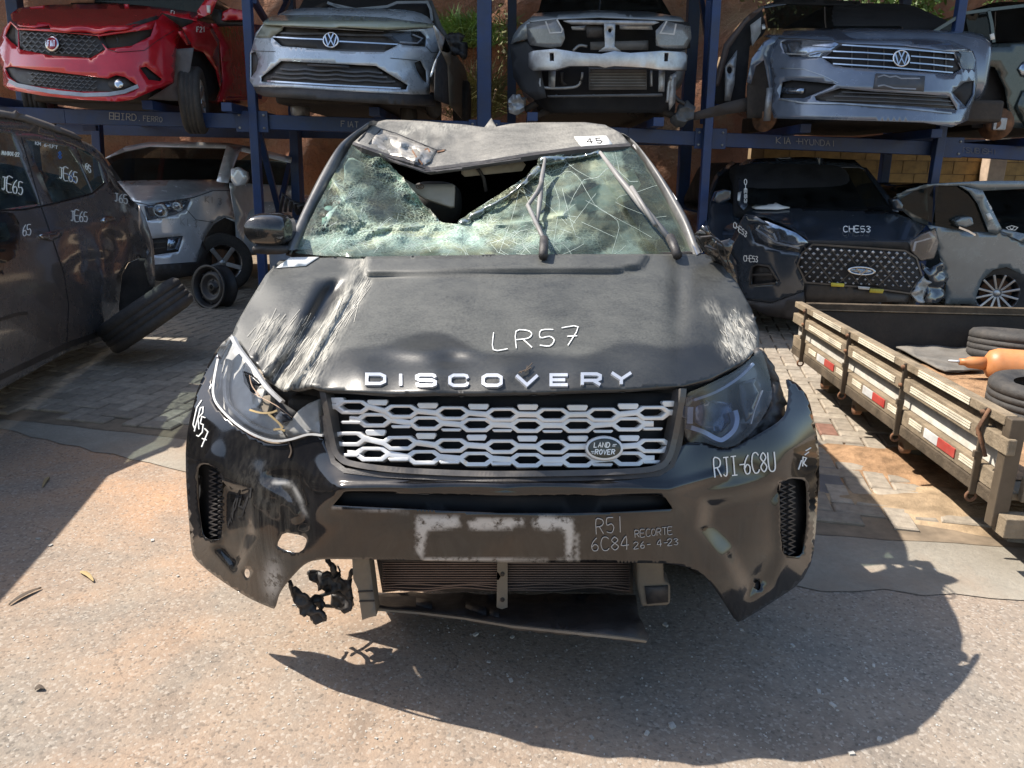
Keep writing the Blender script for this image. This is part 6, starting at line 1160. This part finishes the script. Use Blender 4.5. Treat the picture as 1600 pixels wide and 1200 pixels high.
sheet('paper_stack', px('6 342,350 400,344 460,346 470,338 500,352 535,360 480,368 380,366'), hS, paper, CH, off=.05, thick=.01, step=8)
hull(CH, [(7.3, 2.2, 3.6, .3, .85), (7.8, 2.05, 3.85, .26, 1.02), (9, 2.0, 3.95, .25, 1.1), (11, 2.05, 3.9, .3, 1.1), (11.2, 2.15, 3.8, .4, 1.05)], chp); loft('cabin', [(8.1, 2.25, 3.65, 1.05, 1.15), (8.6, 2.35, 3.6, 1.05, 1.6), (10.4, 2.35, 3.6, 1.05, 1.62), (11, 2.35, 3.6, 1.05, 1.2)], interior, CH, p=5)
for x in (2.08, 3.75): wheel(CH, (x, 7.6, .33), (1 if x > 3 else -1, 0, 0), .33, .2)
wheel(CH, (2.1, 10.2, .33), (-1, 0, 0), .33, .2); wheel(CH, (3.8, 10.2, .33), (1, 0, 0), .33, .2)
# ---------------------------------------------------------------- grey sedan at the right edge, ground
gs = paint('pewter_paint', (.20, .235, .255), .2, .2, (.25, .2, .12)); SD = thing('grey_sedan', 'pewter grey sedan with multi-spoke wheel behind the trailer at the right edge', 'car', (5.3, 9, 0), 'cars parked under the rack')
S = depth(lambda u, v: 7.9+.0012*(1600-u))
q = panels(SD, S, [('body_side', '6 1160,440 1200,446 1340,472 1450,482 1500,470 1600,516 1750,540 1750,640 1620,700 1580,660 1520,632 1460,645 1410,690 1384,760 1378,800 1240,800 1246,690 1212,570 1180,470', gs, 0, dict(step=9)), ('roof', '6 1000,322 1080,276 1180,254 1300,246 1420,240 1750,240 1750,282 1600,276 1412,286 1340,264 1190,262 1080,290', gs, .02), ('windscreen_pillar', '6 1296,258 1412,284 1450,360 1504,468 1480,484 1440,474 1390,345 1350,290', gs, .03), ('window', '6 1040,322 1100,285 1190,262 1182,432 1120,402 1050,362', darkglass, -.05), ('window', '6 1196,264 1292,266 1372,322 1420,420 1442,474 1340,470 1196,446', darkglass, -.02), ('rear_side', '6 1020,300 1160,262 1165,445 1100,420 1040,370', gs, -.12), ('windscreen', '6 1410,290 1600,280 1750,285 1750,500 1600,485 1502,456', darkglass, 0, dict(S=WSL(8.1, 362, .012))), ('bonnet', '6 1490,470 1505,460 1600,480 1750,500 1750,560 1600,520', gs, .04), ('wheel_arch', '6 1384,770 1410,690 1460,645 1520,632 1580,660 1615,710 1625,800 1384,800', interior, -.2), ('paper_label', '6 1428,392 1445,386 1460,412 1440,420', paper, .1)])
sheet('door_mirror', px('6 1284,424 1320,406 1366,404 1374,440 1340,452 1300,446'), lift(S, .1), gs, SD, thick=.14, step=6, bev=.02); lines('mirror_trim', S, ['6 1305,452 1350,470 1380,488'], chrome, SD, 3, .12)
lines('chalk_marking', S, ['6 1520,452 1545,444 1572,452 1560,464 1530,462 1520,452', '6 1535,452 1545,462 1556,450'], chalk, SD, 1, .06, .002); text('chalk_marking', 'HSI', px('6 1436,330')[0], (3, 6), (-2, 1), S, chalk, SD, .9, 1.2, .05)
wc = lift(S, 0)(*px('6 1500,770')[0]); wheel(SD, (wc.x, wc.y+.12, .33), (-.35, -.94, 0), .33, .2, 12); 
hull(SD, [(8.5, 4.9, 6.4, .3, .95), (9, 4.6, 6.8, .28, 1.0), (11, 4.3, 6.6, .28, 1.05)], gs); loft('cabin', [(9, 4.9, 6.5, .95, 1.1), (9.6, 4.75, 6.3, .95, 1.42), (10.8, 4.6, 6.1, .95, 1.4)], darkglass, SD, p=5); wheel(SD, (4.5, 10.8, .33), (-1, 0, 0), .33, .2)
# ---------------------------------------------------------------- silver SUV, ground left, behind the brown one
ksl = paint('pale_silver_paint', (.70, .75, .82), .2, .12, (.25, .2, .15)); KI = thing('silver_suv', 'silver SUV parked under the rack behind a bare steel wheel', 'car', (-4.1, 9.5, 0), 'cars parked under the rack')
S = depth(lambda u, v: 8.55+.55*abs((u-215)/115)**2.2)
q = panels(KI, S, [('bumper', '5 500,370 560,384 720,358 800,328 860,330 882,440 842,430 800,450 770,500 745,590 735,628 600,664 560,660 545,600 470,560 440,440', ksl, 0, dict(holes=[px('5 540,388 718,362 700,400 660,420 552,444'), px('5 556,512 688,500 670,560 572,574')], step=8)), ('headlight', '5 540,388 718,362 700,400 660,420 552,444', lampglass, .004), ('headlight_housing', '5 534,384 724,356 704,406 660,426 548,450', lampr, -.06), ('fog_recess', '5 550,506 694,494 676,566 568,580', blackp, -.05), ('fog_lamp', '5 632,506 684,502 668,552 626,556', lampr, -.01), ('valance', '5 560,610 738,598 760,520 795,600 745,645 602,670 560,665', blackp, .01),
    ('bonnet', '5 440,296 460,294 700,290 850,288 860,330 800,330 720,356 560,384 500,368', ksl, .01, dict(S=depth(lambda u, v: 8.6+.55*abs((u-215)/115)**2.2+max(0, 318-v)*.02), step=8)), ('windscreen', '5 400,212 470,172 560,157 850,162 812,290 700,290 458,296', darkglass, 0, dict(S=WSL(9.55, 283, .014))), ('roof', '5 395,208 470,165 560,148 700,148 860,152 960,170 1095,205 1090,225 940,190 860,170 560,164 470,182', ksl, .03, dict(S=WSL(9.55, 283, .014))), ('windscreen_pillar', '5 850,160 905,168 880,230 855,300 812,295', ksl, .04, dict(S=WSL(9.55, 283, .014))),
    ('window', '5 868,302 886,226 940,190 1095,215 1095,312', midglass, 0, dict(S=depth(lambda u, v: 9.4+max(0, u-350)*.016))), ('door', '5 862,302 1095,312 1100,500 960,545 890,548 884,450', ksl, 0, dict(S=depth(lambda u, v: 9.35+max(0, u-350)*.016))), ('wheel_arch', '5 745,600 772,505 805,455 845,432 884,450 900,560 890,660 740,660', dark, -.15)])
lathe('lamp_projector', [(.001, -.02), (.07, 0), (.085, .05), (.08, .08)], lift(S, -.02)(*px('5 606,404')[0]), (.2, -.97, 0), chrome, KI, 20); lathe('lamp_projector', [(.001, -.02), (.05, 0), (.06, .05), (.05, .08)], lift(S, -.02)(*px('5 668,388')[0]), (.2, -.97, 0), chrome, KI, 20)
lines('bonnet_gap', S, ['5 500,372 560,386 720,359 800,331 860,331'], interior, KI, 1.1, .005, .002); lines('bumper_gap', S, ['5 700,402 735,440 800,450'], interior, KI, .8, .005, .002)
lines('fog_slat', S, ['5 560,530 625,524', '5 565,550 622,545'], satin, q['fog_recess'], 1.5, -.02); lines('door_seam', flat(9.75), ['5 960,315 962,545'], interior, KI, 1.2, .02)
sheet('door_mirror', px('5 865,250 890,242 922,262 926,285 915,308 880,314 866,292'), flat(9.25), ksl, KI, thick=.1, step=12)
text('chalk_marking', 'KI03', px('5 770,350')[0], (6, 1), (0, 10), S, MATS['faded_chalk'], KI, 1, 1.3, .03); text('chalk_marking', 'KI03', px('5 678,432')[0], (6, 1), (0, 11), S, MATS['faded_chalk'], KI, 1, 1.3, .03)
wc = P(*px('5 822,560')[0], 9.25); wheel(KI, (wc.x, 9.3, .35), (.55, -.83, 0), .35, .22, 5)
hull(KI, [(9.4, -5.6, -3.9, .32, .9), (9.8, -5.7, -3.45, .3, 1.05), (10.4, -5.7, -3.15, .3, 1.08), (12, -5.6, -2.9, .32, 1.08)], ksl); loft('cabin', [(10.0, -5.5, -3.7, 1.05, 1.2), (10.6, -5.4, -3.5, 1.05, 1.55), (12, -5.3, -3.2, 1.05, 1.55)], interior, KI, p=5); wheel(KI, (-2.95, 11.4, .35), (1, 0, 0), .35, .22)
# bare steel wheel standing on the paving
stl = mat('black_steel_wheel', (.02, .022, .026), .4, .3, dust=.5, dcol=(.12, .1, .08)); g = G(338, 482); R_ = .235
t = thing('steel_wheel', 'bare black steel wheel without tyre standing in front of the silver SUV', 'wheel', g); ax = Vector((-.42, -.88, .12)).normalized(); c0 = g+Vector((0, 0, R_*.985))
lathe('rim', [(R_*.9, .085), (R_, .095), (R_, .075), (R_*.88, .06), (R_*.84, .0), (R_*.86, -.06), (R_, -.08), (R_, -.1), (R_*.93, -.095), (R_*.80, -.02), (R_*.80, .06), (R_*.9, .085)], c0, ax, stl, t, 40)
lathe('disc', [(.028, .045), (.05, .045), (.055, .02), (R_*.42, .015), (R_*.5, .05), (R_*.62, .055), (R_*.81, .01)], c0, ax, stl, t, 32)
a_ = ax.cross(Vector((0, 0, 1))).normalized(); b_ = ax.cross(a_)
for i in range(8): d_ = a_*math.cos(i*.785)+b_*math.sin(i*.785); lathe('vent_hole', [(.001, .006), (.018, .006), (.02, .0)], c0+d_*R_*.72+ax*.034, ax, interior, t, 10)
for i in range(4): d_ = a_*math.cos(i*1.57)+b_*math.sin(i*1.57); lathe('bolt_hole', [(.001, .006), (.009, .006), (.01, .0)], c0+d_*R_*.3+ax*.017, ax, interior, t, 8)
# grey housing on the ground between the post and the wreck's mirror
eg = thing('engine_part', 'grey engine part with black hoses behind the left door mirror', 'engine part', G(448, 470)); e0 = P(452, 340, 8.2)
loft('casing', [(8.1, e0.x-.2, e0.x+.2, .25, .75), (8.2, e0.x-.24, e0.x+.24, .1, .95), (8.6, e0.x-.24, e0.x+.24, 0, .9), (8.8, e0.x-.2, e0.x+.2, 0, .7)], mat('casing_grey', (.20, .24, .3), .5, dust=.5), eg, p=3.2)
for i in range(5): tube('hose', [P(438+i*8, 330, 8.1), P(442+i*6, 302+5*i, 8.0), P(455+i*5, 318, 8.05), P(466, 335, 8.1)], .018, blackp, eg, 6)
# ---------------------------------------------------------------- dark brown SUV on the left
brn = mat('brown_black_paint', (.115, .103, .10), .14, .1, coat=1, var=.12, dust=.45, dcol=(.16, .13, .10), dscale=2); BR = thing('brown_suv', 'dark brown SUV with dented rear door and folded rear wheel at the left edge', 'car', (-3.9, 4.2, 0))
pd = Vector((-.18, 1.1, 0)); pn = Vector((1.1, .18, 0)).normalized(); p0_ = Vector((-2.92, 4.1, .7))
def bS(u, v):
    q_ = plane(p0_, pn)(u, v); z = q_.z
    b = .05*(1-((z-.75)/.6)**2) if z < 1.05 else .03-.32*(z-1.05)
    b += -.10*sst(u, 170, 240)**2
    b += -.035*ga(u, v, 130, 410, 26, 40)+.02*ga(u, v, 160, 440, 12, 50)-.04*ga(u, v, 185, 380, 22, 30)+.012*vnoise(u, v, 17, 1)*ga(u, v, 160, 400, 60, 70)
    q2_ = plane(p0_+pn*b, pn)(u, v); return q2_
WN = [px('5 -260,90 -20,105 48,118 62,160 150,380 0,402 -260,430'), px('5 95,140 258,165 300,230 348,340 200,378'), px('5 290,172 330,185 372,222 392,300 350,335')]
q = panels(BR, bS, [('body_side', '5 -300,85 0,98 110,112 200,132 285,168 372,215 400,262 432,322 470,350 520,385 542,450 568,520 574,600 560,590 520,585 480,602 456,645 446,760 440,852 420,882 250,936 0,1078 -300,1230', brn, 0, dict(holes=WN, step=8))])
for i, w_ in enumerate(WN): sheet('window', w_, bS, midglass, BR, off=-.012, step=14, thick=.0)
panels(BR, bS, [('roof_rail', '5 -300,-10 0,28 100,46 180,74 275,112 310,135 300,138 260,122 170,92 90,66 0,50 -300,20', mat('rail_grey', (.13, .12, .115), .45, dust=.5), .03, dict(thick=.03)), ('roof', '5 -300,20 0,50 90,66 170,92 260,122 345,160 385,195 440,300 475,350 435,322 400,262 372,215 285,168 200,132 110,112 0,98 -300,85', brn, -.02)])
lines('door_seam', bS, ['5 80,130 155,390 200,520 240,640 258,760 250,930'], interior, BR, 1.2, .006, .002); lines('window_trim', bS, ['5 -200,425 0,404 90,402 200,380 345,342 395,300'], mat('trim_black', (.01, .01, .01), .3), BR, 2.6, .006, .006); lines('side_crease', bS, ['5 0,742 120,705 260,660 420,600'], brn, BR, 2, .004, .006)
lines('sill_trim', bS, ['5 -200,1120 0,1032 140,965 250,912 420,850'], blackp, BR, 9, .008, .01); lines('side_moulding', bS, ['5 0,815 60,795 105,790'], blackp, BR, 5, .006, .008)
dh = sheet('door_handle', px('5 150,498 190,484 236,482 236,498 200,520 165,512'), bS, chrome, BR, off=.035, thick=.012, step=6); sheet('door_handle', px('5 385,440 400,425 435,430 432,442 395,450'), bS, chrome, BR, off=.03, thick=.012, step=6)
panels(BR, depth(lambda u, v: 6.0), [('wheel_arch', '5 446,860 446,760 458,645 482,602 525,585 566,592 580,640 576,690 540,740', dark, .0), ('rear_quarter', '5 520,385 545,440 572,520 580,640 578,692 560,690 540,605 560,560 520,470', brn, .2)])
mk = thing('m', '', '', (0, 0, 0)) if False else None
sheet('door_mirror', px('5 -70,420 0,408 50,415 72,450 75,520 60,580 20,602 -70,590'), lift(bS, .16), gloss, BR, thick=.1, step=8, bev=.02); sheet('mirror_glass', px('5 -60,450 25,450 40,500 20,560 -60,560'), lift(bS, .165), midglass, BR, thick=.004)
for s_, at_, r_, d_, wd in (('JE65', '5 8,275', (7.5, 2.2), (-1, 21), 1.5), ('JE65', '5 222,240', (6.5, 2), (0, 18), 1.3), ('JE65', '5 265,405', (6, .5), (0, 16), 1.2), ('J65', '5 430,338', (6, 1.6), (0, 13), 1.2), ('65', '5 85,462', (6, -.5), (0, 16), 1.2), ('65', '5 320,222', (4, 4), (0, 10), 1.2)):
    text('chalk_marking', s_, px(at_)[0], r_, d_, bS, chalk, BR, wd, 1.15, .012, .15)
text('window_writing', 'KM06-1.FT', px('5 133,146')[0], (3.8, .8), (0, 5), bS, chalk, BR, .9, 1.2, .012); text('window_writing', 'MINTOT-22', px('5 8,182')[0], (2.8, .3), (0, 6), bS, chalk, BR, .9, 1.2, .012)
text('window_writing', '08', px('5 205,178')[0], (5, 1.6), (0, 11), bS, mat('blue_marker', (.03, .13, .4), .5), BR, 1.3, 1.2, .012); lines('window_writing', bS, ['5 250,265 285,300', '5 262,290 275,262'], MATS['blue_marker'], BR, 1.3, .012, .001)
hullm = brn
W = []; ys = [(-.5, 1), (.3, 1), (2, 1), (3.2, 1), (4.2, .98), (5.3, .96), (6.2, .9), (6.6, .8)]
for y, k in ys:
    xs_ = -2.92-.18/1.1*(y-4.1)-.06; W += [(xs_-.02, y, .3), (xs_, y, .95), (xs_-.2, y, 1.52*k+.02), (xs_-.5, y, 1.60*k), (xs_-1.2, y, 1.60*k), (xs_-1.5, y, 1.5*k), (xs_-1.7, y, .95), (xs_-1.68, y, .3)]
Fc = []
for i in range(len(ys)-1):
    for j in range(8):
        if i >= 2 and j in (0, 1) : continue
        Fc.append([i*8+j, (i+1)*8+j, (i+1)*8+(j+1) % 8, i*8+(j+1) % 8])
obj('body_shell', W, Fc+[[0, 1, 2, 3, 4, 5, 6, 7], list(range((len(ys)-1)*8, len(ys)*8))[::-1]], brn, BR)
obj('seat', *boxv((-4.3, 4.2, .6), (-3.3, 4.5, 1.25)), mat('seat_cloth', (.05, .055, .055), .9), BR, False, 0, None, .05); obj('seat', *boxv((-4.3, 3.0, .6), (-3.3, 3.3, 1.3)), MATS['seat_cloth'], BR, False, 0, None, .05)
rr_ = ray(228, 492).normalized(); TAX = RT*.65-UP*.76; TAX = (TAX-rr_*TAX.dot(rr_)).normalized()
tw = lathe('rear_wheel', tyre_prof(.36, .24), P(228, 492, 5.85), TAX, rubber, BR, 48); lathe('rim', [(.23, .09), (.2, .02), (.08, .04), (.001, .05)], P(228, 492, 5.85), TAX, alum, tw, 28); lathe('rim_back', [(.23, -.09), (.1, -.02), (.001, -.02)], P(228, 492, 5.85), TAX, dark, tw, 28)
wheel(BR, (-3.0, 1.9, .35), (1, .1, 0), .35, .22); 
# ================================================================== flat-bed trailer body on the right
tA, tB = Vector((1.915, 2.77, 0)), Vector((2.02, 5.3, 0)); td = (tB-tA).normalized(); tnr = Vector((td.y, -td.x, 0))     # td away from camera, tnr to the right
tS = plane(tA, tnr)
wood = mat('weathered_wood', (.20, .155, .105), .85, var=.35, scale=9, bmp=.5, bscale=35, dust=.5, dcol=(.3, .25, .18), spec=.25); woodd = mat('dark_wood', (.085, .065, .045), .85, var=.4, scale=9, bmp=.5, bscale=35, spec=.25); whitew = mat('whitewashed_board', (.6, .58, .52), .8, var=.3, scale=10, dust=.6, dcol=(.25, .2, .15)); iron = mat('greasy_iron', (.11, .085, .06), .6, .4, dust=.6, dcol=(.2, .15, .1)); stripe = mat('alu_stripe', (.72, .66, .52), .45, .1, dust=.4)
TR = thing('cargo_bed', 'weathered wooden cargo bed with red and white reflectors beside the wreck', 'trailer', tA.lerp(tB, .5)+tnr*1.0, )
def tp(s): return tS(*px('7 '+s)[0])
def board(name, a, b, hpx, m, th=.03, out=0):      # board along the side between traced end points of its centre line
    A, B = tp(a), tp(b); h = abs(tp(a).z-tS(px('7 '+a)[0][0], px('7 '+a)[0][1]+hpx/3).z)
    z = (A.z+B.z)/2
    A.z = z; B.z = z
    return beam(name, A+tnr*(-out), B+tnr*(-out), th, h, m, TR)
# planks: heights come from the photograph at the near end, kept level
def plank(name, z0, z1, m, th, out, y0=0., y1=1.02): 
    L0 = (tB-tA).length; a = tA+td*(y0*L0); b = tA+td*(y1*L0); c = Vector((0, 0, (z0+z1)/2)); return beam(name, a+c-tnr*out, b+c-tnr*out, th, z1-z0, m, TR, bev=.005)
plank('top_plank', .605, .645, wood, .05, .02); plank('upper_plank', .545, .602, woodd, .028, .0); plank('middle_plank', .50, .565, wood, .035, .03, -.02)
plank('side_plank', .405, .478, whitew, .022, -.012); plank('lower_plank', .33, .405, wood, .035, .012); plank('sill_plank', .275, .328, woodd, .05, .008)
L0 = (tB-tA).length
def spos(s): q_ = tp(s); return (q_-tA).dot(td)
stk = [spos(s) for s in ('202,260', '407,390', '672,560', '1052,790')]
for s in stk:
    a = tA+td*s-tnr*.045
    beam('stake', a+Vector((0, 0, .27)), a+Vector((0, 0, .64)), .012, .028, iron, TR, up=tnr); beam('stake_pocket', a+Vector((0, 0, .43))-tnr*.004, a+Vector((0, 0, .46))-tnr*.004, .016, .038, iron, TR, up=tnr)
    lathe('hook', [(.02+.006*math.cos(t_), .006*math.sin(t_)) for t_ in [6.283*i/8 for i in range(9)]], a+Vector((0, 0, .262)), td, rust, TR, 14)
    for z in (.53, .62): lathe('bolt', [(.001, .012), (.01, .01), (.012, 0)], a-tnr*.012+Vector((0, 0, z)), -tnr, rust, TR, 8)
for s0, s1 in zip(stk, stk[1:]):
    a, b = min(s0, s1), max(s0, s1); l = b-a
    for zc, f0, f1, out in ((.625, .18, .82, .046), (.533, .12, .88, .049), (.375, .06, .22, .031), (.375, .70, .88, .031)):
        for k in (-1, 0, 1):
            pa = tA+td*(a+l*f0)-tnr*out+Vector((0, 0, zc+k*.011)); pb = tA+td*(a+l*f1)-tnr*out+Vector((0, 0, zc+k*.011)); beam('metal_stripe', pa, pb, .005, .007, stripe, TR, bev=0)
    # reflectors: red on the nearer half, white farther away
    for f0, f1, m_, nm in ((.27, .48, red_refl, 'red_reflector'), (.48, .66, white_refl, 'white_reflector')):
        pa = tA+td*(a+l*f0)-tnr*.032+Vector((0, 0, .372)); pb = tA+td*(a+l*f1)-tnr*.032+Vector((0, 0, .372)); beam(nm, pa, pb, .006, .042, m_, TR, bev=.001)
for s in ('310,490', '460,605', '725,780'):
    q_ = G(*px('7 '+s)[0], .2); sx = (q_-tA).dot(td); a = tA+td*sx+tnr*.05; beam('cross_bearer', a+Vector((0, 0, .22)), a+tnr*1.9+Vector((0, 0, .22)), .07, .11, iron, TR); lathe('bearer_end', [(.001, 0), (.03, 0), (.03, -.04)], a+Vector((0, 0, .165)), -tnr, rust, TR, 10)
for sx in (.02, .5, .98):
    for k in (.25, 1.6): beam('leg', tA+td*L0*sx+tnr*k+Vector((0, 0, 0)), tA+td*L0*sx+tnr*k+Vector((0, 0, .27)), .09, .09, iron, TR, up=(0, 1, 0))
W2_ = 2.1
# bed planks
npl = 14
for i in range(npl):
    a = tA+tnr*(.03+W2_/npl*(i+.5)); beam('floor_plank', a+Vector((0, 0, .315)), a+td*L0+Vector((0, 0, .315)), W2_/npl-.006, .03, woodd if i % 3 else wood, TR, bev=.002)
fa = tB+Vector((0, 0, 0)); black = mat('sooty_board', (.028, .024, .021), .85, var=.45, scale=7, bmp=.4, bscale=30, dust=.5, dcol=(.08, .065, .05))
beam('end_board', tB+tnr*.02+Vector((0, 0, .46)), tB+tnr*W2_+Vector((0, 0, .46)), .03, .26, black, TR, bev=.003); beam('end_rail', tB+tnr*.02+Vector((0, 0, .622)), tB+tnr*W2_+Vector((0, 0, .622)), .05, .045, woodd, TR); beam('end_rail', tB+tnr*.02+Vector((0, 0, .60))-td*.02, tB+tnr*W2_+Vector((0, 0, .60))-td*.02, .012, .01, wood, TR)
rs_ = tA+tnr*W2_; beam('far_side_board', rs_+Vector((0, 0, .45)), rs_+td*L0+Vector((0, 0, .45)), .03, .3, wood, TR)
beam('near_board', tA-td*.03+tnr*.05+Vector((0, 0, .36)), tA-td*.03+tnr*W2_+Vector((0, 0, .36)), .03, .1, wood, TR); beam('corner_post', tA-td*.01-tnr*.01+Vector((0, 0, .2)), tA-td*.01-tnr*.01+Vector((0, 0, .64)), .05, .06, iron, TR, up=tnr); beam('near_bumper', tA-td*.05+tnr*-.02+Vector((0, 0, .22)), tA-td*.05+tnr*W2_+Vector((0, 0, .22)), .08, .08, wood, TR)
tube('latch_chain', [tA+td*.1-tnr*.05+Vector((0, 0, .64)), tA+td*.12-tnr*.07+Vector((0, 0, .55)), tA+td*.05-tnr*.06+Vector((0, 0, .46))], .008, rust, TR, 6)
# loose earth on the bed
vs = []; fs = []
for i in range(16):
    for j in range(16):
        p = tA+tnr*(.08+1.95*i/15)+td*(L0*(.05+.78*j/15)); vs.append(p+Vector((0, 0, .332+.012*math.sin(i*1.3)*math.sin(j*1.7)+.008*rng.random())))
for i in range(15):
    for j in range(15): fs.append([i*16+j, (i+1)*16+j, (i+1)*16+j+1, i*16+j+1])
tag(obj('spilled_earth', vs, fs, earth, None, True, 0, org=vs[0]), 'thin layer of red earth spilled over the cargo bed floor', 'earth', kind='stuff')
bedS = lambda z: (lambda u, v: G(u, v, z))
matm = mat('rubber_mat', (.12, .115, .105), .8, var=.3, dust=.5)
pm_ = px('7 600,335 700,325 990,328 1010,345 1000,440 830,445 790,432')
o = sheet('rubber_mat', pm_, bedS(.365), matm, None, thick=.01, step=8, org=G(*pm_[0], .36), disp=lambda u, v: Vector((0, 0, .008*vnoise(u, v, 14, 1)))); tag(o, 'dusty grey rubber mat on the cargo bed by the end board', 'mat')
g = G(1590, 562, .36); tr = tag(lathe('old_tyre', tyre_prof(.30, .19), Vector((g.x, g.y, .345+.105)), (.05, .1, 1), rubber, None, 44, org=(g.x, g.y, .345)), 'dusty worn tyre lying flat against the back of the cargo bed', 'tyre', 'old tyres on the cargo bed')
g = G(1640, 650, .36); tag(lathe('old_tyre', tyre_prof(.29, .18), Vector((g.x, g.y, .345+.10)), (0, 0, 1), rubber, None, 44, org=(g.x, g.y, .345)), 'black tyre lying at the near end of the cargo bed, cut by the right edge', 'tyre', 'old tyres on the cargo bed')
org_ = mat('orange_cylinder_paint', (.50, .19, .06), .45, var=.2, dust=.4, dcol=(.35, .25, .16)); g = G(1535, 592, .345); R_ = .095
cy = thing('gas_cylinder', 'orange gas cylinder lying on the cargo bed', 'cylinder', g); ax = Vector((.96, -.25, 0)).normalized(); c0 = Vector((g.x, g.y, .345+R_))
lathe('tank', [(.001, -.01), (.05, 0), (.08, .02), (R_, .06), (R_, .24), (R_*1.02, .245), (R_*1.02, .26), (R_, .265), (R_, .8), (.07, .86), (.001, .87)], c0, ax, org_, cy, 32); lathe('neck', [(.001, -.14), (.02, -.14), (.022, -.11), (.034, -.09), (.04, 0), (.001, .01)], c0, ax, org_, cy, 20); lathe('valve', [(.001, -.2), (.007, -.2), (.009, -.15), (.014, -.14), (.001, -.13)], c0, ax, galv, cy, 12)
# parts of the writing that are too small to be told apart stay joined
for o in bpy.data.objects:
    if o.type == 'MESH' and o.parent and o.name.split('.')[0] in ('lettering', 'chalk_marking', 'window_writing', 'duct_rib', 'vent_mesh', 'wire', 'lamp_guide', 'vent_trim', 'plate_marks', 'fog_slat', 'visor_print', 'marker_scrawl', 'torn_seal', 'light_guide', 'dry_leaf', 'dry_sprig', 'badge_sign', 'frame_edge', 'pillar'): o['kind'] = 'stuff'
